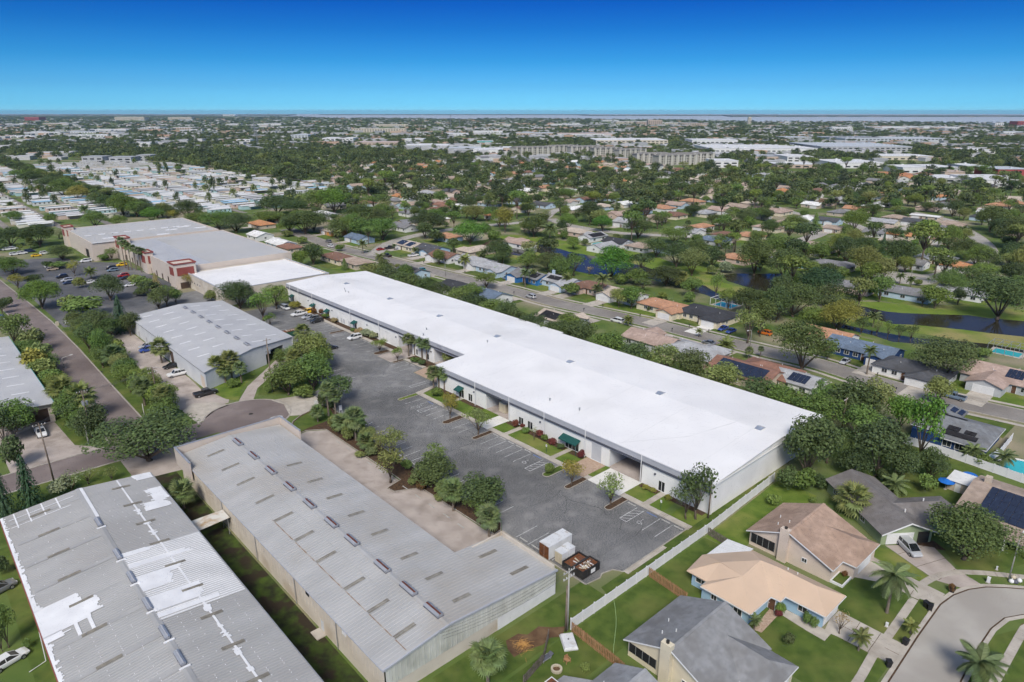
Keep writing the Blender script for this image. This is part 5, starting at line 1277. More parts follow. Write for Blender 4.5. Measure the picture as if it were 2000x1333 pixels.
SH=[('bright blue house with black solar mats on a grey roof by the canal',K6,150,520,FA,17,10,'grey','blue','gable',(4.5,7,3,False),9,dict(solar=((1,-7,2,.2,.85,6,2,'solar_black'),))),('pale blue house with light grey roof, white chimney and black solar strip',K6,390,560,FA,16,10,'lightgrey','pale','gable',(-4,7,4,False),8,dict(chimney=(7.4,-2),solar=((1,-1,6,.3,.8,5,1,'solar_black'),))),('brown roofed house behind tall palms on the canal street',K6,620,600,FA,15,10,'brown','pink','hip',(3.5,6.5,4,False),8,{}),('olive-grey roofed house half hidden by a bushy tree',K6,860,660,FA,16,10,'beige','white','gable',(4,7,3,False),9,{}),('tan-orange roofed cream house with two palms at its front',K6,1180,745,FA,19,10,'terra','cream','hip',(-5.5,6.5,4,False),9,{}),('cream house with a charcoal hip roof and a white driveway',K6,1500,800,FA,19,12,'dark','cream','hip',(-5.5,7,2.5,True),10,dict(drive='concrete_new')),('beige house with two big black solar mats beside the street',K6,370,840,BK,15,9.5,'beige','grey','gable',(4,6.5,2,False),7,dict(solar=((-1,-6,2,.15,.85,4,2,'solar_black'),))),('beige gabled house below the street with a small gable window',K6,1085,1000,BK,17,10,'pink','grey','gable',(-4,7,2,False),7,{}),('light grey roofed house with a white lean-to behind the oak row',K6,1390,1085,BK,17,12,'lightgrey','tan','hip',(4,7,2,True),7,{}),('red-brown roofed house with a large grid of solar panels',K6,1800,1240,BK,18,12,'red','tan','gable',None,6,dict(solar=((-1,-7,7,.12,.9,10,4,'solar'),))),('white house with dark solar roof and turquoise pool across the canal',K6,620,225,LF,15,9,'lightgrey','white','gable',(4,6,3,False),6,dict(solar=((-1,-5,6,.1,.9,6,2,'solar_black'),))),('white gabled house with a black roof across the canal',K6,810,265,BK,14,10,'dark','white','gable',None,6,{}),('tan roofed house behind a dark screened pool cage',K6,985,300,BK,13,10,'tan','grey','hip',None,6,{}),('peach roofed house across the canal by the loop street',K6,480,185,BK,18,10,'beige','pink','hip',None,5,{}),('tall light grey house with steep roof above the canal',K6,880,125,FA,14,12,'lightgrey','grey','gable',None,5,dict(h=3.4)),('tan roofed house between street trees above the canal',K6,1090,85,FA,14,10,'tan','tan','hip',None,5,{}),('white house with blue solar panels on its street slope',K6,1350,185,BK,16,10,'lightgrey','white','gable',(4,6,3,False),6,dict(solar=((1,-5,5,.1,.9,8,3,'solar'),))),('charcoal roofed house with white patio roof',K6,1540,250,BK,17,10,'blueg','grey','hip',(4,6,3,False),6,{}),('brown roofed house beside the red tiled one',K6,1650,215,FA,15,10,'brown','tan','hip',None,5,{}),('red tiled roof house with cream walls',K6,1820,220,BK,15,10,'terra','cream','hip',None,5,{}),('pink-beige roofed house in the tree belt',K6,1690,105,FA,17,10,'pink','tan','hip',None,5,{}),('grey roofed house with pink walls and white doors on the canal lawn',K7,640,595,BK,17,9,'grey','pink','gable',None,6,dict(nd=True)),('grey roofed blue-grey house with white patio roof on the canal lawn',K7,1075,645,BK,18,10,'grey','pale','gable',None,6,dict(nd=True)),('grey roofed house shaded by a huge tree beside the canal',K7,1490,640,BK,16,10,'lightgrey','white','gable',None,6,dict(nd=True)),('grey hip roofed house with a screened pool cage',K7,480,440,BK,18,12,'grey','tan','hip',(4,7,3,True),6,{}),('large tan roofed house left of the cul-de-sac',K7,370,300,FA,19,12,'tan','tan','hip',(-5,7,3,True),6,{}),('grey-brown roofed house with blue pool roof panels',K7,640,250,FA,17,10,'grey','cream','hip',None,5,{}),('grey gabled house with a dark open garage',K7,830,195,FA,12,10,'grey','white','gable',None,6,{}),('orange roofed cream house near the street trees',K7,1010,210,FA,15,9,'orange','cream','hip',None,5,{}),('dark roofed house with white garage in the upper street',K7,470,105,FA,14,10,'char','pale','gable',(-3,6,3,False),5,{}),('brown garage house beside the pale upper driveway',K7,510,165,FA,10,9,'tan','tan','gable',None,6,{}),('tan flat-looking roof house right of the bright green tree',K7,890,155,FA,15,9,'tan','white','hip',None,5,{}),('dusty tan roofed house on the upper right street',K7,985,85,FA,15,10,'tan','tan','hip',None,5,{}),('white gabled house with a dark grey roof on the upper right street',K7,1150,115,FA,17,10,'char','white','gable',None,5,{}),('white flat roofed house behind the dark gabled one',K7,1215,72,FA,18,8,'white','tan','gable',None,4,dict(pitch=.12)),('tan hip roofed house with double garage, upper right',K7,1395,135,FA,16,12,'tan','tan','hip',(3,6,3,True),6,{}),('low orange-tan roofed house by the right street',K7,1320,207,FA,18,8,'terra','tan','hip',None,4,{}),('dark tan roofed house with carport by the right street',K7,1375,252,FA,14,9,'brown','cream','hip',None,5,{}),('orange roofed white garage house right of the cul-de-sac',K7,1430,440,FA,12,10,'orange','white','hip',None,6,{}),('white walled house with grey roof on the cul-de-sac',K7,1110,425,FA,12,10,'grey','white','gable',None,6,{}),('navy blue house with a blue-grey roof and white garage door',K7,740,1065,FA,19,11,'blueg','navy','gable',(-6.5,6,3,False),9,{}),('grey roofed house with white double garage beside the navy house',L4,1130,200,FA,18,11,'char','white','hip',(-4.5,8,3,True),9,{}),('tan roofed house covered with blue solar panels',L4,1850,260,FA,19,13,'pink','grey','gable',(2.5,8,6,False),10,dict(solar=((1,-9,-5,.1,.9,4,4,'solar'),(1,-4,0,.35,.9,4,3,'solar')))),('orange-tan gable roof house behind the largest oak',K7,470,965,FA,15,10,'terra','white','gable',None,8,{}),('red-brown roofed house under the dark oak beside the street',K7,10,1230,BK,15,11,'red','tan','hip',None,6,{}),('grey house with blue solar panels and white patio roof by the long warehouse',K7,200,1290,BK,14,9,'lightgrey','white','gable',None,6,dict(solar=((-1,0,5,.2,.9,4,2,'solar'),))),('grey roofed white house at the street end under trees',K5,600,70,FA,13,9,'lightgrey','white','gable',None,6,{}),('small house with an orange wall and beige roof',K5,590,180,FA,14,10,'beige','orange','gable',None,6,{}),('grey house under a round green tree beside the side street',K5,790,235,FA,16,10,'blueg','pale','gable',None,6,{}),('beige roofed house with a grid of solar panels at the street corner',K5,1190,290,FA,17,11,'beige','cream','hip',None,6,dict(solar=((1,-6,-1,.15,.85,4,3,'solar'),(1,1,7,.15,.85,5,3,'solar')))),('blue-grey house with charcoal roof in the canal row',K5,1350,320,FA,16,11,'char','sky','gable',(-4,7,3,False),9,{}),('white house with a reddish brown roof and white garage',K5,1460,370,FA,16,11,'brown','white','gable',(3,7,3,False),9,{}),('grey roofed house with an attached garage and palm tree',K5,1680,410,FA,18,11,'lightgrey','white','gable',(-5,7,3,False),8,{}),('light grey house with a wide gable beside the blue house',K5,1850,460,FA,18,11,'lightgrey','pale','gable',(-5,7,3,False),8,{}),('rust-brown roofed house between oaks and the street',K5,630,380,BK,18,10,'brown','cream','hip',None,5,{}),('tan roofed house beside the rust-brown one',K5,770,415,BK,15,10,'tan','tan','hip',None,5,{}),('black solar roofed house with white gable near the oak row',K5,1190,490,BK,14,10,'char','pale','gable',None,5,dict(solar=((-1,-5,5,.1,.9,6,3,'solar_black'),))),('black roofed house behind the oak row next to the white roof',K5,1560,610,BK,16,11,'dark','white','gable',None,6,{}),('blue-grey roofed house behind the oak row beside the black roof',K5,1790,670,BK,14,11,'blueg','white','gable',None,6,{}),('white house with pale blue gable and white roof near the store',K5,190,275,BK,17,10,'white','pale','gable',None,5,{}),('brown-red roofed house near the store back wall',K5,260,305,BK,13,9,'red','tan','hip',None,5,{}),('white gable house next to the tan store',K5,30,215,BK,14,10,'white','white','gable',None,5,{}),('orange tile roofed house beyond the store trees',K5,40,130,FA,17,11,'orange','tan','hip',None,5,{}),('orange roofed house beside a big spreading oak',K5,170,95,FA,14,10,'orange','tan','hip',None,5,{}),('grey roofed long house behind the round trees',K5,1130,150,FA,18,10,'grey','white','gable',None,5,{}),('orange-red roofed house by the dry grass lawn',K5,1470,225,BK,14,10,'terra','pale','hip',None,5,{}),('orange roofed house with a long white fence',K5,1830,70,BK,12,9,'orange','white','hip',None,4,{}),*[('grey two-storey townhouse, %s from left of the four below the woodland'%nth(i),K3,x,y,RT,9,10,'grey','grey','gable',None,5,dict(h=5.4,nd=True))for i,(x,y)in enumerate(((735,512),(812,522),(890,530),(960,540)))],('brown gabled house behind the mown field',K2,620,620,FA,16,10,'red','cream','gable',None,4,{}),('tan gabled house behind the mown field',K2,700,595,FA,15,10,'brown','tan','gable',None,4,{}),]
for(lb,o,x,y,th,L,Wd,rc,wc,rt,wing,dl,ex)in SH:
 px,py=crop(o,x,y)
 kw={k:v for k,v in ex.items()if k in('solar','chimney','h','pitch')}
 far_=py<460
 rt_=house(lb,(px,py),th,L,Wd,GR[rc],WC[wc],rt,wing,lite=far_,group='houses of the canal neighbourhood',**kw)
 yard(rt_.location,th,L,Wd,front=dl-1,mat='lawn_bright' if R.random()<.6 else 'lawn')
 if not ex.get('nd'):
  wx,yy=(wing[0],Wd/2+wing[2])if wing else(L/2-3.4,Wd/2)
  driveway_for(rt_,wx,yy,dl,5.2,ex.get('drive','concrete'))
ms=smooth_line(PX((653,482),(720,499),(790,517),(883,540),(1000,568),(1077,590),(1179,612),(1281,634),(1383,660),(1500,688),(1597,711),(1690,740),(1806,772),(2000,814),(2200,860)))
for d in(6.6,-6.6):
 q=MB();ribbon(q,offset_line(ms,d),1.3,.046);structure('sidewalk',q,MAT['concrete'])
for o,x,y,rx,ry,lab in((K6,545,272,4.5,2.2,'turquoise pool behind the white solar house'),(K6,660,298,4.5,2.2,'turquoise pool beside the black roofed white house'),(L4,1925,1010,4.6,3.6,'round turquoise pool behind the white fence at the right edge')):
 p=W(*crop(o,x,y));t=thing('swimming_pool',lab,'pool',p,GRID,'back garden pools')
 c=MB();c.cyl((0,0),rx+1.0,.0,.09,20);c.v=[(a,b*ry/rx,z)for a,b,z in c.v];c.part('deck',MAT['concrete_new'],t)
 c=MB();c.cyl((0,0),rx,.05,.12,20);c.v=[(a,b*ry/rx,z)for a,b,z in c.v];c.part('water',MAT['pool'],t)
def pool_cage(pos,L,Wd,th,label,col='pipe_grey'):
 t=thing('pool_cage',label,'pool cage',W(*pos),radians(th),'pool cages')
 c=MB();h=2.7
 for i in range(5):
  x=-L/2+L*i/4
  for y in(-Wd/2,Wd/2):c.box(x-.06,x+.06,y-.06,y+.06,0,h)
  c.box(x-.06,x+.06,-Wd/2-.06,Wd/2+.06,h,h+.12)
 for y in(-Wd/2,0,Wd/2):c.box(-L/2-.05,L/2+.05,y-.05,y+.05,h+.121,h+.22)
 c.part('frame',MAT[col],t)
 c=MB();c.box(-L/2,L/2,-Wd/2,Wd/2,0,.06);c.part('deck',MAT['concrete'],t)
 c=MB();c.box(-L/2+1,L/2-1,-Wd/2+1.2,Wd/2-1,.03,.09);c.part('water',MAT['pool'],t)
pool_cage(crop(K6,1640,770),9,8,TU,'white framed pool cage behind the charcoal roofed house','white_trim')
pool_cage(crop(K6,930,330),9,7,TU,'dark framed pool cage across the canal','dark_stripe')
pool_cage(crop(K7,270,480),8,7,TU,'dark framed pool cage beside the grey hip roofed house','dark_stripe')
pool_cage(crop(K7,1830,1135),9,7,TU,'blue-grey pool cage by the narrow canal at the right','pipe_grey')
# trees and shrubs
def leaf_material(name,lo=.62,hi=1.35):
 m=bpy.data.materials.new(name);m.use_nodes=True
 nt=m.node_tree;n,l=nt.nodes,nt.links;n.clear()
 out=n.new('ShaderNodeOutputMaterial');mix=n.new('ShaderNodeMixShader');df=n.new('ShaderNodeBsdfPrincipled');tr=n.new('ShaderNodeBsdfTranslucent')
 df.inputs['Roughness'].default_value=.6;df.inputs['Specular IOR Level'].default_value=.25
 g=n.new('ShaderNodeNewGeometry');oi=n.new('ShaderNodeObjectInfo')
 mr=n.new('ShaderNodeMapRange');mr.inputs['To Min'].default_value=lo;mr.inputs['To Max'].default_value=hi
 l.new(g.outputs['Random Per Island'],mr.inputs[0])
 hs=n.new('ShaderNodeHueSaturation');l.new(mr.outputs[0],hs.inputs['Value'])
 mh=n.new('ShaderNodeMapRange');mh.inputs['To Min'].default_value=.485;mh.inputs['To Max'].default_value=.515;l.new(oi.outputs['Random'],mh.inputs[0]);l.new(mh.outputs[0],hs.inputs['Hue'])
 l.new(oi.outputs['Color'],hs.inputs['Color']);l.new(hs.outputs[0],df.inputs['Base Color']);l.new(hs.outputs[0],tr.inputs['Color'])
 mix.inputs[0].default_value=.3;l.new(df.outputs[0],mix.inputs[1]);l.new(tr.outputs[0],mix.inputs[2]);l.new(mix.outputs[0],out.inputs[0])
 return m
MAT['leaf']=leaf_material('foliage')
MAT['frond']=leaf_material('palm_frond',.75,1.25)
MAT['bark']=pm('bark',(.115,.085,.062),(.19,.155,.125),scale=3,rough=.95,bump=.6,space='obj')
MAT['palm_bark']=pm('palm_trunk',(.21,.175,.14),(.13,.105,.085),scale=4,rough=.95,space='obj',stretch=(1,1,3))
def rnd_unit(r):
 while True:
  v=Vector((r.uniform(-1,1),r.uniform(-1,1),r.uniform(-1,1)))
  if.05<v.length<=1:return v.normalized()
def leaf_quad(c,p,nrm,s,r):
 a=nrm.cross(rnd_unit(r))
 if a.length<.05:a=nrm.orthogonal()
 a.normalize();b=nrm.cross(a)
 a=a*s*r.uniform(.7,1.3);b=b*s*r.uniform(.5,1.0)
 k=len(c.v);c.v+=[tuple(p-a),tuple(p+b*.8),tuple(p+a),tuple(p-b)];c.f.append((k,k+1,k+2,k+3));c.m.append(0)
def crown_lobes(c,lobes,per,leaf,r,up=.25,hollow=.72):
 for(q,rad)in lobes:
  for _ in range(int(per*(rad[0]/.26)**2)):
   d=rnd_unit(r)
   if d.z<-.35 and r.random()<.6:d.z*=-1
   k=r.uniform(hollow,1.06)if r.random()<.85 else r.uniform(.35,.8)
   p=Vector((q[0]+d.x*rad[0]*k,q[1]+d.y*rad[1]*k,q[2]+d.z*rad[2]*k))
   nrm=(d*.75+rnd_unit(r)*.65+Vector((0,0,up))).normalized()
   leaf_quad(c,p,nrm,leaf*r.uniform(.6,1.3),r)
PROTO={}
def make_tree(kind,seed,nl,z0,per,leaf,spread=.30,lob=(.20,.30),flat=1.0,top_bias=0.0):
 """tree of height 1 and crown width 1"""
 r=random.Random(seed);c=MB();lobes=[]
 zc,hz=(z0+1)/2,(1-z0)/2
 for i in range(nl):
  t=2*pi*(i*.618+r.uniform(-.08,.08));k=math.sqrt((i+.5)/nl)
  rr=spread*k*r.uniform(.85,1.15);lr=r.uniform(*lob)*(1.1-.25*k)
  zz=zc+hz*(r.uniform(-.35,.55)*(1-k*.5)+top_bias+.25*(1-k))
  zz=min(zz,1-lr*flat*hz*2)
  zz=max(zz,z0+lr*flat*hz*1.2)
  lobes.append(((rr*cos(t),rr*sin(t),zz),(lr,lr,lr*flat*hz*2.0)))
 crown_lobes(c,lobes,per,leaf,r)
 cm=c.mesh(kind+'_crown',MAT['leaf'])
 b=MB();lean=(r.uniform(-.02,.02),r.uniform(-.02,.02))
 b.tube([(0,0,-.01),(lean[0],lean[1],z0*.6),(lean[0]*2,lean[1]*2,z0+.12)],[.030,.022,.014],7)
 for q,rad in lobes[::max(1,nl//6)]:
  b.tube([(lean[0],lean[1],z0*.75),(q[0]*.5,q[1]*.5,(z0*.75+q[2])/2+.02),(q[0],q[1],q[2])],[.016,.010,.005],5)
 tm=b.mesh(kind+'_trunk',MAT['bark'],True)
 PROTO.setdefault(kind,[]).append((tm,cm))
for s in range(8):make_tree('oak',100+s,(17,13,20)[s%3],(.08,.14,.05)[s%3],400,.0235,spread=(.33,.36,.31)[s%3],lob=((.16,.26),(.15,.24),(.13,.25))[s%3],flat=(1.1,.95,1.25)[s%3])
for s in range(5):make_tree('round',200+s,12,.10,460,.0245,spread=.27,lob=(.20,.29),flat=1.15)
for s in range(5):make_tree('loose',300+s,14,.20,190,.025,spread=.33,lob=(.14,.22),flat=1.0)
for s in range(4):make_tree('bigoak',150+s,(22,26)[s%2],.07,900,.0150,spread=.36,lob=(.12,.22),flat=1.15)
for s in range(3):make_tree('pine',400+s,9,.55,170,.034,spread=.33,lob=(.18,.26),flat=1.2,top_bias=.1)
for s in range(4):make_tree('bush',500+s,8,-.05,150,.055,spread=.28,lob=(.22,.32),flat=1.0)
for s in range(2):make_tree('sparse',600+s,16,.22,40,.030,spread=.36,lob=(.12,.2),flat=.9)
def make_cone(seed):
 r=random.Random(seed);c=MB()
 for i in range(26):
  z=.05+.93*i/26;rad=.5*(1-z)**.8+.03
  nb=max(5,int(11*rad/.5+4))
  for k in range(nb):
   t=2*pi*(k+r.random()*.5)/nb
   for j in range(9):
    f=(j+1)/9;p=Vector((rad*f*cos(t),rad*f*sin(t),z-.05*f*f+r.uniform(-.012,.012)))
    leaf_quad(c,p,(Vector((cos(t),sin(t),1.0))+rnd_unit(r)*.5).normalized(),.028*r.uniform(.7,1.3),r)
 b=MB();b.tube([(0,0,-.01),(0,0,.96)],[.022,.004],6)
 PROTO.setdefault('cone',[]).append((b.mesh('cone_trunk',MAT['bark'],True),c.mesh('cone_crown',MAT['leaf'])))
for s in range(2):make_cone(700+s)
def fan_frond():
 c=MB();c.tube([(0,0,0),(.55,0,.12)],[.014,.008],4)
 for k in range(13):
  t=radians(-105+210*k/12);L=.55*(1-.25*abs(k-6)/6)
  tip=Vector((.55+L*cos(t),L*sin(t),.12-.18*L*(1+.5*abs(sin(t)))))
  d=Vector((-sin(t),cos(t),0))*.05;mid=Vector((.55+L*.55*cos(t),L*.55*sin(t),.13))
  c.face([(.55,0,.12),mid+d,tip,mid-d])
 return c.mesh('fan_frond',MAT['frond'])
def feather_frond(droop=.75,leaflets=24):
 c=MB();pts=[]
 for i in range(9):
  f=i/8;pts.append(Vector((f*.95,0,.42*f-droop*f*f)))
 c.tube(pts,[.016*(1-.8*i/8)for i in range(9)],4)
 for i in range(leaflets):
  f=.12+.86*i/leaflets;p=Vector((f*.95,0,.42*f-droop*f*f));L=.26*math.sin(pi*min(1,f*.85+.12))+.05
  for s in(-1,1):
   tip=p+Vector((L*.55,s*L*.8,-L*.55));w=Vector((.03,0,0))
   c.face([p-w,p+w,tip+w*.2,tip-w*.2])
 return c.mesh('feather_frond',MAT['frond'])
FAN,FEATHER,FEATHER2=fan_frond(),feather_frond(),feather_frond(1.05)
def palm_crown(me,n,seed,lo=-.5,hi=1.15):
 """joined crown of fronds for palms further off; returns mesh and the frond placements"""
 r=random.Random(seed);pl=[]
 for i in range(n):
  f=(i+.5)/n;el=hi+(lo-hi)*f;az=i*2.399+r.uniform(-.2,.2);pl.append((az,el,r.uniform(.85,1.1)))
 c=MB()
 vs=[v.co.copy()for v in me.vertices];fs=[tuple(p.vertices)for p in me.polygons]
 for az,el,s in pl:
  M_=Matrix.Rotation(az,4,'Z')@Matrix.Rotation(-el,4,'Y')@Matrix.Scale(s,4)
  b=len(c.v);c.v+=[tuple(M_@v)for v in vs];c.f+=[tuple(b+i for i in f)for f in fs];c.m+=[0]*len(fs)
 return c,pl
PALM={}
for key,me,n,lo,hi in(('fan',FAN,34,-.85,1.25),('queen',FEATHER,22,-.5,1.1),('date',FEATHER,30,-.5,1.2),('wash',FAN,30,-.9,1.2),('droop',FEATHER2,28,-.7,.9)):
 PALM[key]=[(palm_crown(me,n,800+i,lo,hi))for i in range(2)]
 PALM[key]=[(c.mesh(key+'_palm_crown',MAT['frond']),pl)for c,pl in PALM[key]]
c=MB();c.tube([(0,0,-.01),(.012,0,.3),(.0,.01,.65),(0,0,1)],[.62,.5,.46,.42],8);PALM_TRUNK=c.mesh('palm_trunk',MAT['palm_bark'],True)
LEAF=dict(dark=(.040,.056,.026),oak=(.052,.070,.030),mid=(.070,.100,.032),olive=(.098,.112,.046),bright=(.074,.112,.028),vivid=(.062,.118,.026),yellow=(.125,.118,.032),lime=(.088,.116,.034),palm=(.072,.092,.045),palmy=(.096,.105,.042),grey=(.13,.145,.10),dry=(.16,.125,.07),blue=(.030,.056,.034),red=(.085,.026,.026),rust=(.09,.048,.026))
LEAF={k:(v[0]*2.35,v[1]*2.4,v[2]*1.95)for k,v in LEAF.items()}
TREES=[]
def vary(c,r,a=.14):
 k=r.uniform(1-a,1+a);return(min(1,c[0]*k*r.uniform(.94,1.06)),min(1,c[1]*k),min(1,c[2]*k*r.uniform(.9,1.1)))
TR=random.Random(5)
def plant(kind,p,w,h,col,fronds=False):
 """stand a tree of crown width w and height h at p; returns its root"""
 p=Vector((p[0],p[1],0));r=TR
 root=obj({'oak':'oak_tree','round':'round_tree','loose':'young_tree','sparse':'thin_tree','pine':'pine_tree','cone':'conifer_tree','bush':'shrub','fan':'fan_palm','queen':'queen_palm','date':'date_palm','wash':'tall_palm','droop':'queen_palm'}[kind],None,None,p,r.uniform(0,2*pi))
 root.empty_display_size=.5
 colr=vary(LEAF[col]if isinstance(col,str)else col,r)
 if kind in PALM:
  th=max(h-w*.32,h*.35,.3);cm,pl=r.choice(PALM[kind])
  obj('trunk',PALM_TRUNK,root,scale=(.42 if h>4 else.25,.42 if h>4 else.25,th))
  s=w/2/.95
  if fronds:
   me={'fan':FAN,'wash':FAN,'queen':FEATHER,'date':FEATHER,'droop':FEATHER2}[kind]
   cr=obj('crown',None,root,(0,0,th));cr.empty_display_size=.3
   for az,el,k in pl:
    f=obj('frond',me,cr,scale=s*k,color=vary(colr,r,.12));f.rotation_euler=(0,-el,az)
  else:
   obj('crown',cm,root,(0,0,th-.02),scale=s,color=colr)
 else:
  tm,cm=r.choice(PROTO['bigoak' if kind in('oak','round')and w>13.5 else kind]);sx,sy=w*r.uniform(.88,1.1),w*r.uniform(.88,1.1)
  if kind!='bush':obj('trunk',tm,root,scale=(sx,sy,h))
  obj('crown' if kind!='bush' else 'foliage',cm,root,scale=(sx,sy,h),color=colr)
 TREES.append((p.x,p.y,w/2,root,kind,col if isinstance(col,str)else 'mid',h))
 return root
COLW=dict(dark='dark green',oak='dusky green',mid='green',olive='olive green',bright='bright green',vivid='vivid green',yellow='yellow-green',lime='lime green',palm='grey-green',palmy='yellowish green',grey='silver-grey',dry='dry brown',blue='deep green',red='red-leaved',rust='rust coloured')
KINDW=dict(oak='spreading oak',round='rounded tree',loose='young open-crowned tree',sparse='thin leggy tree',pine='tall pine',cone='conical conifer',bush='shrub',fan='fan palm',queen='feather palm',date='stout date palm',wash='tall slim palm',droop='drooping queen palm')
CATW=dict(bush='shrub',fan='palm',queen='palm',date='palm',wash='palm',droop='palm')
def zone(phrase,group,items):
 """items: (crop, x, y_top, y_base, width, kind, colour[, fronds]); labels count from the left within the zone by kind"""
 rows=[]
 for it in items:
  o,x,yt,yb,w,kind,col=it[:7]
  px,pyt=crop(o,x,yt);_,pyb=crop(o,x,yb)
  p=W(px,pyb);wm=metres(px,pyb,w/o[2])*(1.12 if kind in('oak','round','loose')else 1.05);h=max(.6,tall(px,pyb,pyt))
  h2=h*1.04 if kind not in PALM else h
  rows.append((px,plant(kind,p,wm,h2,col,len(it)>7),kind,col))
 rows.sort(key=lambda q:q[0]);cnt={}
 tot={}
 for q in rows:tot[(q[2],q[3])]=tot.get((q[2],q[3]),0)+1
 for px,root,kind,col in rows:
  k=(kind,col);i=cnt.get(k,0);cnt[k]=i+1
  lab='%s %s %s'%(COLW[col],KINDW[kind],phrase)if tot[k]==1 else '%s %s, %s such from left, %s'%(COLW[col],KINDW[kind],nth(i),phrase)
  tag(root,lab,CATW.get(kind,'tree'),group)
zone('on the parking lot islands','trees on the parking lot islands',[(L3,755,1045,1285,235,'loose','lime'),(L3,455,940,1130,185,'loose','yellow'),(L3,290,968,1045,82,'bush','mid'),(L2,1700,530,745,205,'loose','olive'),(L2,1485,415,622,150,'loose','yellow'),(L2,1085,68,178,92,'loose','lime'),(L2,950,0,112,128,'loose','lime')])
zone('in the beds against the white warehouse','plants along the white warehouse front',[(L3,168,668,795,62,'sparse','olive'),(L3,1405,945,1392,300,'loose','dark'),(L3,1330,1080,1392,240,'loose','oak'),(L3,215,712,765,75,'bush','red'),(L3,305,772,825,75,'bush','red'),(L3,530,862,930,70,'bush','red'),(L3,78,655,690,40,'bush','red'),(L3,25,632,690,60,'bush','red'),(L3,250,735,790,60,'bush','mid'),(L3,370,815,855,70,'bush','dark'),(L3,110,690,735,70,'bush','mid'),(L3,1025,1130,1170,60,'bush','yellow'),(L3,1080,1150,1190,60,'bush','yellow'),(L3,1190,1205,1245,55,'bush','yellow'),(K5,1170,1004,1162,92,'fan','palm'),(K5,1217,1004,1152,88,'fan','palm'),(K5,1272,1030,1182,98,'fan','palm'),(K5,1308,1042,1202,95,'fan','palm'),(K5,1478,1118,1235,112,'fan','palmy'),(L2,1360,236,392,112,'fan','palm'),(L2,1443,240,402,108,'fan','palm'),(L2,1400,228,385,90,'fan','palm'),(L2,1480,440,545,120,'bush','olive'),(L2,1385,390,450,110,'bush','mid'),(L2,1215,150,195,80,'bush','mid'),(L2,1270,170,215,70,'bush','dark'),(K5,850,950,1005,120,'bush','grey'),(K5,790,945,985,90,'bush','dry'),(K5,900,980,1025,80,'bush','grey'),(K5,535,835,870,60,'bush','mid'),(K5,600,865,905,60,'bush','dry'),(K5,500,800,850,40,'bush','rust'),(K5,440,790,830,50,'bush','rust'),(K5,305,742,800,105,'bush','yellow'),(K5,740,945,975,50,'bush','mid')])
zone('in the planter strip beside the lot','trees of the planter strip',[(L2,1050,692,930,225,'loose','olive'),(L2,1030,835,1110,290,'loose','olive'),(L2,1370,815,1000,215,'loose','mid'),(L2,1350,920,1130,330,'round','oak'),(L2,1745,1065,1325,370,'round','oak'),(L2,765,560,790,180,'fan','palm',1),(L2,660,605,740,150,'fan','palm',1),(L2,600,600,720,110,'bush','olive'),(L2,845,750,870,140,'fan','palm',1),(L2,880,830,905,110,'bush','palm'),(L2,1440,1110,1220,130,'fan','palm',1),(L2,1510,1120,1325,190,'fan','palm',1),(M2,1770,25,225,190,'fan','palm',1),(L2,1200,1060,1130,90,'bush','olive'),(L2,1270,1080,1160,110,'bush','rust'),(L2,700,680,790,110,'bush','olive'),(L2,800,870,920,90,'bush','olive'),(L2,1400,1200,1250,80,'bush','olive'),(L2,557,362,602,130,'fan','palm',1),(L2,612,415,600,112,'fan','palm',1),(L2,475,535,650,112,'fan','palm',1),(L2,640,290,500,250,'oak','oak'),(L2,510,430,545,90,'bush','dark'),(L2,580,490,535,80,'bush','dark')])
zone('in the clump left of the parking lot','trees left of the parking lot',[(L2,250,190,440,330,'oak','mid'),(L2,440,140,400,300,'oak','mid'),(L2,400,-30,240,240,'oak','olive'),(K5,375,935,1150,145,'fan','palmy'),(K5,455,990,1260,250,'round','olive'),(K5,290,1110,1260,140,'fan','palm'),(K5,200,1110,1260,130,'round','mid'),(L2,300,110,300,130,'fan','palmy'),(L2,100,355,425,75,'bush','mid'),(L2,370,350,455,180,'bush','mid'),(L2,400,390,450,100,'fan','palm'),(L2,180,300,400,140,'bush','dark'),(K5,500,1080,1290,200,'round','mid')])
row=[]
OR=random.Random(3)
u=50
while u<262:
 w=OR.uniform(9.5,13.5);h=OR.uniform(7.5,10.2);v=OR.uniform(148.5,152)
 row.append((seen(S(v,u))[0],plant('oak' if OR.random()<.75 else 'round',S(v,u),w,h,OR.choice(('oak','oak','dark','olive','mid')))))
 if OR.random()<.35:
  row.append((seen(S(v+9,u+3))[0],plant('oak',S(v+9,u+3),w*.9,h*.95,OR.choice(('oak','mid','olive')))))
 u+=w*OR.uniform(.62,.95)
row.sort(key=lambda q:q[0])
for i,(x,t)in enumerate(row):tag(t,'%s oak from the left in the row behind the white warehouse roof'%nth(i),'tree','oak row behind the white warehouse')
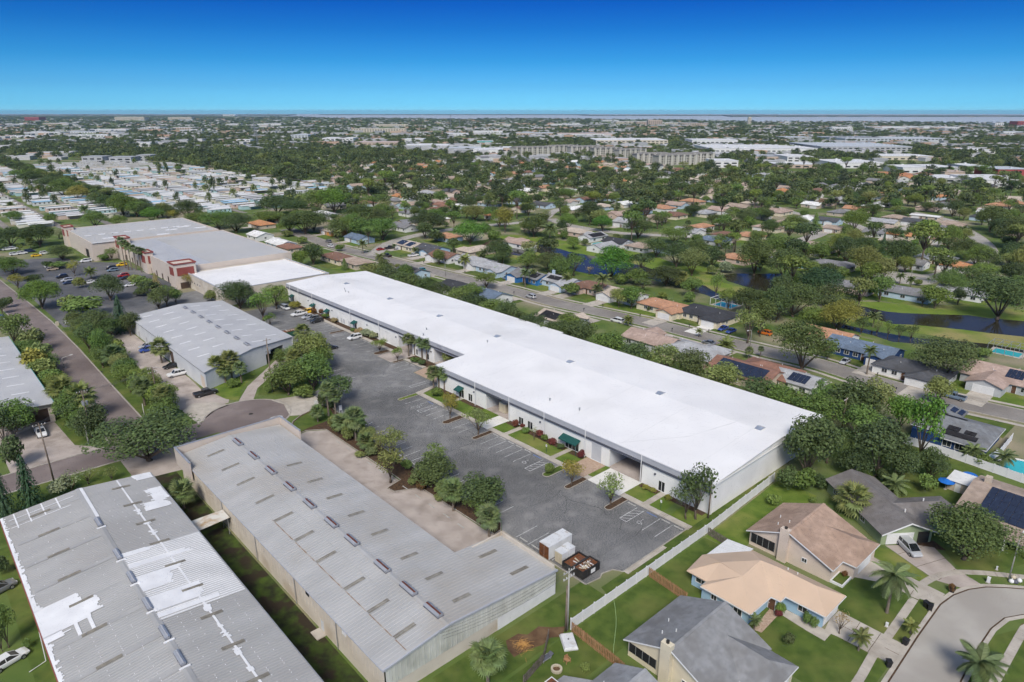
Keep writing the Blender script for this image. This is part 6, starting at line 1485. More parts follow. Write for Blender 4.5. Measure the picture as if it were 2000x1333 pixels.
zone('in the grove beyond the warehouse end wall','trees of the grove by the warehouse end wall',[(L4,290,610,1065,430,'oak','oak'),(L4,820,620,1060,430,'oak','dark'),(L4,1150,445,930,330,'oak','vivid'),(L4,600,320,660,350,'oak','oak'),(L4,790,315,640,290,'oak','olive'),(L4,1000,440,720,260,'round','vivid'),(L4,1230,860,1090,260,'oak','dark'),(L4,1000,860,1110,300,'oak','dark'),(L4,640,850,1050,240,'round','dark'),(L4,450,640,960,320,'oak','oak'),(L4,260,1010,1190,200,'bush','mid'),(L4,140,990,1170,180,'bush','dark'),(L4,380,1060,1160,150,'bush','dark'),(L4,470,1090,1170,110,'bush','mid'),(L4,1210,1060,1190,150,'bush','lime'),(L4,960,1062,1190,190,'queen','palm'),(L4,870,1010,1090,130,'bush','dark'),(L4,640,1165,1345,280,'fan','palmy',1),(L4,1290,310,515,220,'round','olive'),(L4,1340,5,320,480,'oak','oak'),(M4,1480,10,400,570,'oak','oak'),(L4,30,1200,1290,110,'bush','lime'),(L4,340,1225,1265,60,'bush','mid'),(L4,1560,820,950,140,'queen','palm'),(L4,1510,840,945,100,'queen','palm'),(L4,1790,860,1000,160,'queen','palm'),(L4,1640,900,980,140,'bush','mid'),(L4,1700,920,990,120,'bush','palm'),(L4,200,420,620,230,'round','olive'),(L4,400,330,560,220,'oak','mid')])
zone('in the gardens along the bottom right street','garden plants of the near houses',[(M4,900,440,805,300,'droop','palm',1),(M4,685,945,1092,155,'queen','palmy',1),(M4,1078,868,962,120,'queen','palmy',1),(M4,1565,1100,1345,330,'queen','palm',1),(M4,150,965,1062,92,'bush','dark'),(M4,85,735,815,85,'bush','bright'),(M4,75,790,840,60,'bush','red'),(M4,290,800,890,75,'bush','mid'),(M4,345,840,920,75,'bush','mid'),(M4,540,780,965,160,'sparse','dry'),(M3,1835,830,950,100,'queen','palm'),(M2,1760,1070,1345,270,'fan','palm',1),(M4,578,490,540,50,'bush','rust'),(M3,560,1190,1255,75,'bush','mid'),(M4,1390,590,650,60,'bush','rust'),(M4,1790,200,290,110,'bush','dark')])
zone('along the left side streets','trees by the industrial streets',[(L1,1150,615,940,690,'oak','oak'),(L1,500,335,560,220,'fan','palmy'),(L1,660,380,640,220,'fan','palmy'),(L1,560,400,660,260,'round','mid'),(L1,740,515,780,260,'round','dark'),(L1,110,500,760,340,'oak','mid'),(L1,40,560,830,260,'oak','dark'),(L1,250,890,1310,200,'cone','blue'),(L1,60,960,1400,200,'cone','blue'),(L1,130,760,1000,200,'bush','dark'),(L1,560,1020,1190,230,'sparse','grey'),(L1,680,990,1120,180,'sparse','grey'),(L1,480,1080,1210,180,'bush','grey'),(L1,860,985,1100,120,'loose','olive'),(M1,70,740,1070,150,'oak','mid'),(M1,20,840,1100,110,'oak','dark'),(M1,30,380,520,120,'bush','dark'),(M1,215,1010,1080,60,'bush','mid'),(L1,1410,1130,1310,205,'fan','palm',1),(L1,300,20,220,200,'bush','olive'),(L1,290,100,300,210,'bush','yellow'),(L1,360,180,340,200,'bush','olive'),(L1,430,250,400,230,'bush','mid'),(L1,260,-60,120,190,'bush','olive'),(L1,790,60,230,160,'round','mid'),(L1,780,-60,120,180,'oak','mid'),(L1,880,80,240,170,'fan','palm'),(L1,920,20,180,150,'bush','mid'),(L1,980,160,330,180,'round','mid'),(L1,940,200,320,130,'fan','palm'),(L1,1060,240,420,170,'bush','mid'),(L1,1110,330,520,160,'fan','palm'),(L1,1190,280,440,140,'round','olive'),(L1,1270,390,590,140,'fan','palmy'),(L1,1000,270,420,130,'sparse','olive'),(L1,1310,510,610,90,'fan','palm'),(L1,1240,30,195,150,'fan','palmy'),(L1,1680,165,345,150,'fan','palmy'),(L1,1780,125,325,160,'fan','palmy'),(L1,1730,200,345,130,'fan','palm'),(L1,1850,200,345,110,'fan','palm'),(L1,1780,320,380,110,'bush','mid'),(K4,330,578,800,300,'oak','bright'),(K4,140,530,650,150,'loose','yellow'),(K4,265,532,620,125,'round','dark'),(K4,120,815,1085,240,'oak','mid'),(K4,20,720,840,90,'round','dark'),(K4,640,715,850,300,'bush','mid'),(K4,560,700,830,170,'bush','olive'),(K4,720,820,1010,320,'oak','oak'),(K4,850,870,1030,220,'oak','oak'),(K4,940,695,975,160,'cone','blue'),(K4,1000,820,1005,180,'round','dark'),(K4,850,540,735,240,'oak','dark'),(K4,790,960,1225,150,'round','mid'),(K4,690,900,1130,160,'oak','oak'),(K4,60,700,790,90,'bush','dark')])
zone('around the tan store car park','trees of the store car park',[*[(K4,x,a,b,w,'wash','palm')for x,a,b,w in((877,233,345,66),(960,258,485,72),(985,280,500,70),(1010,300,500,70),(1046,318,505,66),(1086,332,520,66),(1116,340,516,62),(1176,378,506,70))],(K4,90,165,325,210,'oak','dark'),(K4,310,145,320,260,'oak','dark'),(K4,225,180,300,140,'oak','mid'),(K4,480,310,425,200,'oak','oak'),(K4,575,418,550,115,'loose','yellow'),(K4,110,405,540,230,'oak','mid'),(K4,40,400,520,150,'oak','olive'),(K4,700,480,570,100,'queen','palm'),(K4,860,325,430,110,'loose','mid'),(K4,800,370,430,90,'bush','mid'),(K4,1280,618,780,200,'loose','mid'),(K4,1220,640,800,180,'oak','oak'),(K4,1350,650,760,110,'round','bright'),(K4,1460,520,640,150,'loose','yellow'),(K4,1490,455,530,70,'cone','mid'),(K4,1615,660,740,120,'bush','olive'),(K4,1200,520,640,90,'cone','dry'),(K4,1100,550,640,150,'bush','mid'),(K4,1050,540,610,120,'bush','olive'),(K4,1150,590,680,150,'bush','dark'),(K4,1080,640,700,110,'bush','dark'),(K4,620,560,640,100,'bush','olive'),(K4,450,430,490,130,'bush','mid'),(K4,370,430,480,80,'bush','dark'),(K4,160,300,370,60,'loose','lime'),(K4,240,265,340,80,'fan','palm'),(K4,20,280,350,90,'fan','palm'),(K4,455,180,265,100,'round','grey'),(K4,1835,580,795,330,'oak','dark'),(K5,60,640,890,230,'loose','bright'),(K5,160,600,800,230,'oak','mid'),(K5,140,575,640,110,'round','dark'),(K5,110,830,930,110,'loose','bright')])
zone('near the canal and its back gardens','trees near the canal',[(K6,760,328,570,340,'round','vivid'),(K6,955,488,615,190,'oak','mid'),(K6,1180,468,625,280,'oak','dark'),(K6,1372,325,545,215,'round','olive'),(K6,1530,318,485,190,'oak','dark'),(K6,1100,248,405,230,'oak','oak'),(K6,1260,285,480,270,'oak','dark'),(K6,1235,168,300,210,'round','lime'),(K6,965,90,260,225,'oak','oak'),(K6,690,80,205,185,'round','vivid'),(K6,600,-15,135,250,'oak','dark'),(K6,290,138,265,125,'queen','palm'),(K6,170,80,245,225,'oak','oak'),(K6,130,268,425,210,'loose','olive'),(K6,135,330,450,100,'queen','palm'),(K6,250,365,450,130,'bush','bright'),(K6,340,390,480,120,'fan','palmy'),(K6,470,250,345,110,'round','lime'),(K6,1640,440,525,120,'bush','grey'),(K6,1850,250,545,320,'oak','oak'),(K6,1690,218,385,115,'pine','lime'),(K6,1295,528,640,130,'fan','palmy'),(K6,1560,505,710,120,'loose','mid'),(K6,820,640,790,150,'round','olive'),(K6,910,625,800,190,'round','mid'),(K6,450,610,695,150,'bush','mid'),(K6,690,525,720,120,'queen','palm'),(K6,650,610,720,90,'queen','palm'),(K6,420,525,640,90,'queen','palmy'),(K6,100,490,630,90,'queen','palm'),(K6,160,490,600,60,'queen','palm'),(K6,1185,715,800,90,'queen','palm'),(K6,1230,740,810,70,'queen','palm'),(K6,1050,775,820,40,'bush','dark'),(K6,1505,820,900,60,'loose','mid'),(K6,1800,780,1060,260,'loose','olive'),(K6,1900,700,1010,230,'oak','oak'),(K6,1635,1030,1130,140,'date','palmy'),(K6,1430,950,1015,60,'queen','palmy'),(K6,1810,1100,1180,70,'fan','palm'),(K6,1900,1090,1170,50,'fan','palm'),(K6,890,850,925,90,'queen','palmy'),(K6,590,465,540,90,'sparse','dry'),(K6,840,520,610,130,'bush','mid'),(K6,1630,280,400,90,'queen','palm'),(K6,1570,270,370,80,'pine','lime'),(K6,400,200,270,80,'bush','mid'),(K7,380,478,725,300,'round','blue'),(K7,60,215,480,250,'oak','mid'),(K7,120,330,580,260,'oak','oak'),(K7,590,248,455,230,'oak','dark'),(K7,725,308,565,270,'oak','olive'),(K7,985,255,490,270,'oak','dark'),(K7,1165,165,480,300,'pine','mid'),(K7,1270,340,565,230,'pine','mid'),(K7,870,215,380,60,'cone','blue'),(K7,845,530,745,180,'round','mid'),(K7,780,590,700,110,'bush','lime'),(K7,1270,618,795,210,'round','lime'),(K7,1180,640,780,130,'sparse','grey'),(K7,1375,500,690,240,'oak','mid'),(K7,1500,260,420,240,'oak','oak'),(K7,1590,310,480,240,'oak','mid'),(K7,1750,520,880,440,'oak','oak'),(K7,1640,445,580,260,'round','lime'),(K7,1880,95,335,280,'oak','oak'),(K7,1700,0,210,260,'oak','oak'),(K7,650,25,225,210,'round','lime'),(K7,200,85,205,210,'oak','mid'),(K7,830,885,1000,90,'loose','olive'),(K7,915,890,1020,95,'loose','mid'),(K7,1000,905,1040,100,'loose','oak'),(K7,1090,905,1050,110,'loose','oak'),(K7,710,860,990,130,'oak','oak'),(K7,250,880,1275,460,'oak','oak'),(K7,530,735,970,320,'oak','yellow'),(K7,190,600,860,400,'oak','oak'),(K7,60,640,900,250,'oak','oak'),(K7,755,1080,1300,110,'queen','palm'),(K7,450,1030,1190,130,'round','mid'),(K7,1640,1090,1170,110,'bush','mid'),(K7,1600,1180,1300,130,'queen','palm'),(K7,1650,1230,1330,110,'queen','palm'),(K7,1450,640,770,130,'round','dark'),(K7,550,480,560,170,'bush','mid'),(K7,360,60,175,90,'cone','mid'),(K7,1830,250,330,120,'round','dark'),(K7,1150,575,620,70,'bush','mid'),(K7,1660,350,500,200,'oak','oak'),(K7,1820,380,540,130,'pine','olive'),(K7,1930,320,550,160,'oak','olive'),(K7,420,320,400,150,'oak','dark'),(K7,330,430,540,190,'oak','mid')])
zone('beyond the long warehouse toward the side street','trees beyond the long warehouse',[(K5,380,45,225,360,'oak','oak'),(K5,260,100,210,200,'oak','mid'),(K5,735,70,210,175,'round','mid'),(K5,800,105,270,160,'round','mid'),(K5,970,95,270,280,'oak','mid'),(K5,1325,58,210,310,'oak','dark'),(K5,1640,118,310,240,'round','vivid'),(K5,820,0,130,250,'oak','oak'),(K5,1905,15,215,135,'round','yellow'),(K5,1150,-15,135,100,'pine','mid'),(K5,820,270,375,80,'queen','palm'),(K5,1600,382,495,105,'queen','palmy'),(K5,950,370,425,90,'queen','palm'),(K5,1220,325,380,60,'queen','palm'),(K5,1765,505,645,185,'oak','mid'),(K5,440,300,460,185,'oak','dark'),(K5,345,345,480,115,'round','bright'),(K5,680,410,500,80,'cone','mid'),(K5,215,385,435,40,'cone','mid'),(K5,355,240,300,80,'bush','lime'),(K5,640,300,355,70,'bush','mid'),(K5,1380,200,290,140,'round','dark'),(K5,1370,190,285,80,'queen','palm'),(K5,1530,0,110,110,'queen','palm'),(K5,1670,0,130,190,'oak','olive'),(K5,1820,190,270,110,'bush','mid'),(K5,1900,300,400,130,'bush','mid'),(K5,120,50,150,190,'oak','mid'),(K5,240,200,245,100,'bush','olive'),(K5,1060,300,350,40,'queen','palm'),(K5,1340,340,390,50,'queen','palm'),(K5,460,455,530,50,'sparse','mid'),(K5,1870,470,530,110,'bush','mid'),(K5,1090,455,500,60,'bush','olive')])
zone('behind the tan store','trees behind the tan store',[(K1,300,460,560,170,'oak','oak'),(K1,380,480,590,140,'oak','mid'),(K1,460,515,610,130,'round','yellow'),(K1,560,555,640,100,'oak','oak'),(K1,620,570,660,110,'oak','dark'),(K1,720,560,700,170,'oak','mid'),(K1,800,600,700,130,'oak','mid'),(K1,890,640,735,130,'round','vivid'),(K1,950,610,700,110,'oak','olive'),(K1,1020,650,720,90,'round','yellow'),(K1,1110,600,720,170,'oak','dark'),(K1,190,430,520,120,'oak','dark'),(K1,110,420,480,90,'oak','mid'),(K1,1150,670,750,150,'oak','mid'),(K1,1280,660,770,190,'oak','mid'),(K1,1380,680,790,190,'oak','dark'),(K1,560,660,760,160,'oak','mid'),(K1,690,690,750,110,'oak','mid'),(K1,90,660,740,110,'oak','mid'),(K1,300,680,740,80,'oak','mid'),(K1,500,630,700,70,'queen','palm'),(K1,65,610,650,50,'queen','palm'),(K1,20,500,600,60,'queen','palm'),(K1,1620,570,690,220,'oak','dark'),(K1,1720,590,700,180,'oak','oak'),(K1,1850,530,680,170,'oak','mid'),(K1,1950,520,680,180,'oak','bright'),(K1,1830,660,780,200,'oak','dark'),(K1,1560,660,740,170,'oak','mid')])
for vv,u0,u1,ph,gp in((23.6,166,250,'left of the industrial road','green belt left of the road'),(40.6,166,262,'right of the industrial road','green belt right of the road')):
 rr=[];u=u0
 while u<u1:
  k=OR.choice(('round','round','oak','bush','loose'));w=OR.uniform(5.5,8.5)if k!='bush' else OR.uniform(3,5);p=S(vv+OR.uniform(-1.2,1.4),u)
  rr.append((seen(p)[1],plant(k,p,w,w*OR.uniform(.65,.9),OR.choice(('mid','olive','oak','mid','lime'))),k));u+=OR.uniform(3,5.5)
 rr.sort(key=lambda q:-q[0]);cnt={}
 for y,t,k in rr:
  i=cnt.get(k,0);cnt[k]=i+1;tag(t,'%s, %s such from the junction in the belt %s'%(KINDW[k],nth(i),ph),CATW.get(k,'tree'),gp)
rr=[];u=81
while u<134:
 k=OR.choice(('loose','round','bush','loose'));w=OR.uniform(4.4,6.6)if k!='bush' else OR.uniform(2,3);p=S(OR.uniform(67.2,68.8),u)
 rr.append((u,plant(k,p,w,w*OR.uniform(.75,1.0),OR.choice(('olive','mid','oak'))),k));u+=OR.uniform(4,7)
cnt={}
for y,t,k in rr:
 i=cnt.get(k,0);cnt[k]=i+1;tag(t,'%s, %s such from the containers along the planter strip kerb'%(KINDW[k],nth(i)),CATW.get(k,'tree'),'trees of the planter strip')
# vehicles
def tint_gloss(name,rough=.3):
 m=pm(name,(1,1,1),rough=rough,spec=.5,tint=True);b=m.node_tree.nodes['Principled BSDF']
 b.inputs['Coat Weight'].default_value=.6;b.inputs['Coat Roughness'].default_value=.08
 return m
MAT['car_paint']=tint_gloss('car_paint')
MAT['car_glass']=pm('car_glass',(.012,.014,.017),rough=.05,spec=.7)
MAT['tyre']=pm('tyre_rubber',(.016,.016,.017),rough=.9)
MAT['rim']=pm('wheel_rim',(.38,.38,.40),rough=.35,metal=.7)
MAT['lamp_clear']=pm('headlight',(.72,.73,.74),rough=.15,spec=.6)
MAT['lamp_red']=pm('tail_light',(.33,.015,.012),rough=.25)
MAT['trim_black']=pm('black_trim',(.02,.02,.022),rough=.5)
def loft(c,rings,m=0,cap=True):
 """rings of equal length, joined in order"""
 n=len(rings[0]);b=len(c.v)
 for r_ in rings:c.v+=[tuple(p)for p in r_]
 for i in range(len(rings)-1):
  for k in range(n):
   k2=(k+1)%n
   c.f.append((b+i*n+k,b+i*n+k2,b+(i+1)*n+k2,b+(i+1)*n+k));c.m.append(m)
 if cap:
  c.f.append(tuple(b+k for k in reversed(range(n))));c.m.append(m)
  e=b+(len(rings)-1)*n;c.f.append(tuple(e+k for k in range(n)));c.m.append(m)
CAR={}
def car_meshes(kind):
 """front is +x; returns dict of meshes"""
 if kind in CAR:return CAR[kind]
 spec=dict(sedan=dict(L=4.75,W=1.82,body=[(-2.37,.42,.72,.80),(-2.2,.28,.95,.9),(-1.5,.24,.98,.91),(0,.22,.92,.92),(1.0,.22,.88,.91),(1.9,.26,.78,.88),(2.25,.34,.66,.80),(2.37,.42,.58,.68)],cab=[(-1.85,.95,.80),(-1.05,1.42,.64),(.1,1.46,.64),(1.15,.90,.80)]),suv=dict(L=4.75,W=1.92,body=[(-2.37,.45,.95,.82),(-2.25,.3,1.08,.93),(-1.5,.27,1.08,.95),(0,.26,1.05,.96),(1.0,.26,1.04,.95),(1.8,.3,.98,.91),(2.25,.38,.84,.84),(2.37,.46,.7,.72)],cab=[(-2.25,1.08,.84),(-1.85,1.66,.70),(.2,1.72,.70),(1.2,1.06,.84)]),van=dict(L=5.1,W=1.98,body=[(-2.55,.42,.98,.84),(-2.45,.28,1.08,.95),(-1.5,.25,1.08,.97),(0,.24,1.04,.98),(1.2,.24,1.02,.96),(2.0,.28,.9,.91),(2.45,.36,.74,.84),(2.55,.44,.62,.72)],cab=[(-2.48,1.08,.88),(-2.2,1.70,.72),(.5,1.74,.72),(1.75,1.0,.84)]),pickup=dict(L=5.8,W=2.0,body=[(-2.9,.5,1.0,.9),(-2.8,.38,1.08,.97),(-1.5,.34,1.08,.99),(0,.34,1.08,1.0),(1.3,.34,1.1,.98),(2.3,.36,1.06,.95),(2.8,.42,.96,.9),(2.9,.5,.8,.8)],cab=[(-.75,1.08,.88),(-.55,1.76,.74),(.75,1.80,.74),(1.5,1.10,.88)]))[kind]
 Wd=spec['W']/2;out={}
 c=MB();rings=[]
 for x,z0,z1,k in spec['body']:
  w=Wd*k
  rings.append([(x,-w*.92,z0),(x,-w,z0+(z1-z0)*.35),(x,-w*.985,z1-.1),(x,-w*.86,z1),(x,w*.86,z1),(x,w*.985,z1-.1),(x,w,z0+(z1-z0)*.35),(x,w*.92,z0)])
 loft(c,rings);out['body']=c.mesh('body',MAT['car_paint'])
 c=MB();rr=[[(x,-Wd*k,z-.02 if i in(0,3)else z),(x,Wd*k,z-.02 if i in(0,3)else z)]for i,(x,z,k)in enumerate(spec['cab'])]
 (a,b,d,e)=rr
 base=lambda i:spec['cab'][i][0]
 zb=spec['cab'][0][1]-.04
 A0,A1=(spec['cab'][0][0],-Wd*.84,zb),(spec['cab'][0][0],Wd*.84,zb);E0,E1=(spec['cab'][3][0],-Wd*.84,zb),(spec['cab'][3][0],Wd*.84,zb)
 b0,b1,d0,d1=b[0],b[1],d[0],d[1]
 for q in([A1,A0,b0,b1],[E0,E1,d1,d0],[A0,E0,d0,b0],[E1,A1,b1,d1]):c.face(q)
 out['window']=c.mesh('window',MAT['car_glass'])
 c=MB();zt=.05
 c.slab([(b0[0]-.05,b0[1]-.02,b0[2]+.03),(d0[0]+.1,d0[1]-.02,d0[2]+.03),(d1[0]+.1,d1[1]+.02,d1[2]+.03),(b1[0]-.05,b1[1]+.02,b1[2]+.03)],.06)
 for s,p in((-1,0),(1,1)):
  for f in((A0,b0)if s<0 else(A1,b1),(E0,d0)if s<0 else(E1,d1)):
   c.tube([f[0],f[1]],.05,4)
  mx=(b0[0]+d0[0])/2;c.tube([(mx,s*Wd*.85,zb),(mx,s*abs(b0[1]),b0[2])],.05,4)
 out['roof']=c.mesh('roof',MAT['car_paint'])
 wr=.36 if kind in('pickup','suv')else.33
 c=MB();pts=[(0,-.11,0),(0,.11,0)];c.tube(pts,wr,16);out['tyre']=c.mesh('tyre',MAT['tyre'])
 c=MB();c.tube([(0,-.12,0),(0,.12,0)],wr*.62,10);out['rim']=c.mesh('rim',MAT['rim'])
 xf=spec['body'][-1][0];xr=spec['body'][0][0]
 c=MB();c.box(xf-.16,xf-.04,-.16,.16,spec['body'][-2][2]-.16,spec['body'][-2][2]-.02);out['headlight']=c.mesh('headlight',MAT['lamp_clear'])
 c=MB();c.box(xr-.005,xr+.12,-.12,.12,spec['body'][0][2]-.18,spec['body'][0][2]-.02);out['tail_light']=c.mesh('tail_light',MAT['lamp_red'])
 out['wheels']=[(spec['L']/2-.92,wr),(-spec['L']/2+.95,wr)];out['w']=Wd
 if kind=='pickup':
  c=MB();c.box(-2.75,-.85,-Wd*.8,Wd*.8,1.0,1.095);out['bed']=c.mesh('bed',MAT['trim_black'])
  c=MB()
  for y in(-1,1):c.box(-2.85,-.8,y*Wd*.88-.06,y*Wd*.88+.06,1.06,1.2)
  c.box(-2.9,-2.8,-Wd*.85,Wd*.85,1.0,1.2);out['bed_side']=c.mesh('bed_side',MAT['car_paint'])
 CAR[kind]=out
 return out
PAINT=dict(white=(.72,.72,.72),silver=(.42,.43,.45),grey=(.16,.165,.175),black=(.018,.018,.021),red=(.33,.02,.018),blue=(.03,.07,.30),yellow=(.80,.50,.02),teal=(.05,.28,.28),navy=(.02,.035,.085),tan=(.42,.34,.25),orange=(.60,.16,.02),bluegrey=(.15,.21,.28))
def car(kind,col,pos,th,label,group='parked cars',simple=False):
 p=W(*pos)if len(pos)==2 else Vector(pos)
 m=car_meshes(kind);t=thing({'sedan':'parked_car','suv':'parked_car','van':'parked_van','pickup':'pickup_truck'}[kind],label,{'van':'van','pickup':'truck'}.get(kind,'car'),p+Vector((0,0,.02)),radians(th),group)
 c=PAINT[col]
 obj('body',m['body'],t,color=c);obj('window',m['window'],t);obj('roof',m['roof'],t,color=c)
 for x,wr in m['wheels']:
  for s in(-1,1):
   ty=obj('wheel',m['tyre'],t,(x,s*(m['w']-.1),wr))
   if not simple:obj('rim',m['rim'],ty,(0,s*.012,0))
 for s in(-1,1):
  obj('headlight',m['headlight'],t,(0,s*m['w']*.62,0));obj('tail_light',m['tail_light'],t,(0,s*m['w']*.66,0))
 if 'bed' in m:obj('bed',m['bed'],t);obj('bed_side',m['bed_side'],t,color=c)
 return t
NU,PU,NV,PV=TU+180,TU,TV+180,TV
car('van','silver',crop(M4,1065,330),math.degrees(th4),'silver minivan on the driveway of the sage green house')
car('pickup','white',crop(L1,1365,290),NV,'white pickup truck parked by the light grey warehouse')
car('sedan','black',crop(L1,1315,230),NV,'black car between the white pickup and a palm clump')
car('suv','blue',crop(L1,1130,105),NV,'bright blue car in the concrete yard beside a palm clump')
car('sedan','silver',crop(L1,1125,75),NV,'silver car behind the bright blue car')
car('pickup','black',crop(L1,1575,440),PV,'black pickup truck with open bed beside the grass corner')
car('suv','white',crop(K5,755,1030),NV,'white SUV alone in the stalls before the long warehouse')
car('pickup','white',crop(K5,330,850),NV,'white pickup at the head of the warehouse stalls')
car('suv','yellow',crop(K5,395,832),NV,'bright yellow car beside the warehouse walk')
car('sedan','silver',crop(K5,400,870),NV,'silver car in the row at the far warehouse end')
car('suv','grey',crop(K5,440,885),NV,'dark grey SUV in the row at the far warehouse end')
car('suv','black',crop(K5,465,903),NV,'black SUV nearest in the row at the far warehouse end')
car('sedan','black',crop(K5,575,1110),PV,'dark car half hidden by the clump left of the lot')
car('van','white',crop(K5,225,800),NU,'white van under the tree at the far lot corner')
car('pickup','white',crop(L1,315,740),NU,'white truck parked in the stained loading yard')
car('sedan','white',crop(M1,70,1190),60,'white coupe at the left edge beside the patched grey roof')
car('suv','grey',crop(M1,-5,650),60,'dark car cut by the left picture edge')
car('pickup','black',crop(K5,1005,400),PU,'black pickup truck parked on the residential street')
car('sedan','red',crop(K5,955,350),PV,'red sports car on a lawn by the residential street')
car('pickup','black',crop(K5,1025,340),PV,'black truck on the lawn beside the red car')
car('pickup','white',crop(K5,1205,398),PV,'white pickup on a driveway across the street')
car('suv','grey',crop(K5,555,290),PU,'grey SUV near the street beside the beige house')
car('suv','white',crop(K5,570,325),PU,'white car next to the grey SUV by the street')
car('sedan','bluegrey',crop(K5,1925,570),PV,'blue-grey car in a driveway of the canal row')
car('suv','teal',crop(K5,1262,515),NV,'teal car in front of the black solar roof')
car('suv','silver',crop(K6,145,715),PU,'silver SUV parked on the residential street')
car('van','white',crop(K6,805,900),PU,'white van beside the oak row by the street')
car('sedan','blue',crop(K6,1615,960),NV,'left one of two bright blue cars on a driveway')
car('sedan','blue',crop(K6,1675,980),NV,'right one of two bright blue cars on a driveway')
car('suv','orange',crop(K6,1935,995),PU,'orange car in the shade by the street')
car('sedan','silver',crop(L4,588,195),NV,'silver car on the navy house driveway')
car('sedan','silver',crop(L4,1080,305),PU,'silver car on the paved driveway beside the navy house')
car('pickup','bluegrey',crop(L4,1415,465),PU,'blue pickup parked on the street behind the round tree')
car('sedan','grey',crop(K6,1505,1070),PU,'grey car on the street behind the light grey roof')
car('sedan','black',crop(K7,240,215),PU,'dark car at the upper street corner',simple=True)
car('suv','white',crop(K7,345,215),PV,'white SUV, left one of the pair on the upper driveway',simple=True)
car('suv','white',crop(K7,388,205),PV,'white SUV, right one of the pair on the upper driveway',simple=True)
car('sedan','navy',crop(K7,510,205),NV,'dark blue car before the brown garage house',simple=True)
car('suv','black',crop(K7,1500,495),NV,'black car beside the orange roofed garage',simple=True)
car('suv','grey',crop(K6,1900,262),PU,'dark blue-grey car beside the red tiled roof',simple=True)
car('sedan','black',crop(K6,430,140),PU,'black car on the loop street above the canal',simple=True)
cs=[('suv','white',385,480,PV,'white SUV, rear one in the small row of the store car park'),('suv','tan',405,505,PV,'beige SUV in the small row of the store car park'),('suv','black',475,562,NV,'black SUV in the middle row of the store car park'),('suv','silver',515,590,NV,'silver SUV in the middle row of the store car park'),('sedan','navy',530,608,NV,'dark blue car in the middle row of the store car park'),('suv','black',850,495,NV,'black car in the row by the store walk'),('suv','bluegrey',865,512,NV,'blue-grey car in the row by the store walk'),('suv','red',945,553,NV,'dark red car in the row by the store walk'),('sedan','black',962,572,NV,'black car beside the dark red car at the store'),('sedan','white',1000,625,NV,'white car near the store corner tower'),('sedan','white',685,605,NV,'white car under the store car park trees'),('suv','white',115,388,PV,'white SUV at the far left of the store car park'),('suv','white',172,380,PV,'second white SUV at the far left of the store car park'),('van','navy',230,365,PV,'dark van at the far left of the store car park'),('sedan','yellow',280,398,PV,'yellow equipment car on the far store car park'),('suv','white',345,380,PV,'white car behind the trees of the far store car park'),('van','white',660,440,NV,'white box van at the store loading dock'),('suv','white',20,905,PU,'white car under the left roadside tree'),('suv','blue',15,880,PU,'blue car under the left roadside tree'),('suv','white',60,350,PV,'white car, left one by the dark store trees'),('suv','white',25,350,PV,'white car cut by the left edge near the store trees'),('suv','white',100,345,PV,'white car, right one by the dark store trees'),('suv','yellow',935,470,NV,'yellow truck under the store palms')]
for k,c_,x,y,th,lb in cs:car(k,c_,crop(K4,x,y),th,lb,'cars of the store car park',True)
# containers and skips on the lot
MAT['container_white']=pm('container_white',(.64,.65,.66),(.55,.56,.575),scale=.6,c3=(.40,.36,.31),scale3=.7,lo3=.58,hi3=.75,rough=.5)
MAT['container_cream']=pm('container_cream',(.55,.49,.38),(.48,.42,.32),scale=.7,rough=.6)
MAT['skip_black']=pm('skip_black',(.022,.022,.024),(.045,.04,.038),scale=1.5,rough=.6)
MAT['skip_green']=pm('skip_green',(.03,.10,.06),(.04,.08,.05),scale=1,rough=.6)
def container(label,v,u,L,Wd,H,mat,door,rot=0.0,cat='container'):
 t=thing('shipping_container',label,cat,S(v,u),GRID+rot)
 c=MB();c.box(-L/2,L/2,-Wd/2,Wd/2,.15,H);n=int(L/.28)
 for k in range(n):
  x=-L/2+L*(k+.5)/n
  for y in(-1,1):c.box(x-.07,x+.07,min(y*Wd/2,y*(Wd/2+.035)),max(y*Wd/2,y*(Wd/2+.035)),.3,H-.15)
 c.part('body',MAT[mat],t)
 c=MB();c.box(-L/2-.02,L/2+.02,-Wd/2-.05,Wd/2+.05,H,H+.06);c.part('roof',MAT['container_white'],t)
 for s in(-1,1):
  c=MB();c.box(-L/2-.05,-L/2-.002,s*Wd/4-Wd/4+.04,s*Wd/4+Wd/4-.04,.2,H-.08)
  for y in(-.25,.25):c.tube([(-L/2-.07,s*Wd/4+y,.2),(-L/2-.07,s*Wd/4+y,H-.1)],.025,5)
  c.part('door',MAT[door],t)
 return t
container('white steel container with rusty red end doors on the lot',71.4,67.6,5.5,2.2,2.6,'container_white','rust')
container('lower white container with cream doors beside the black skip',70.1,65.0,1.5,1.6,2.1,'container_white','container_cream')
container('small white container standing behind the lower white one',71.7,65.0,1.4,1.7,2.2,'container_white','container_white')
container('cream container parked inside the open loading bay',104.6,115.2,6.0,2.4,2.5,'container_cream','container_cream')
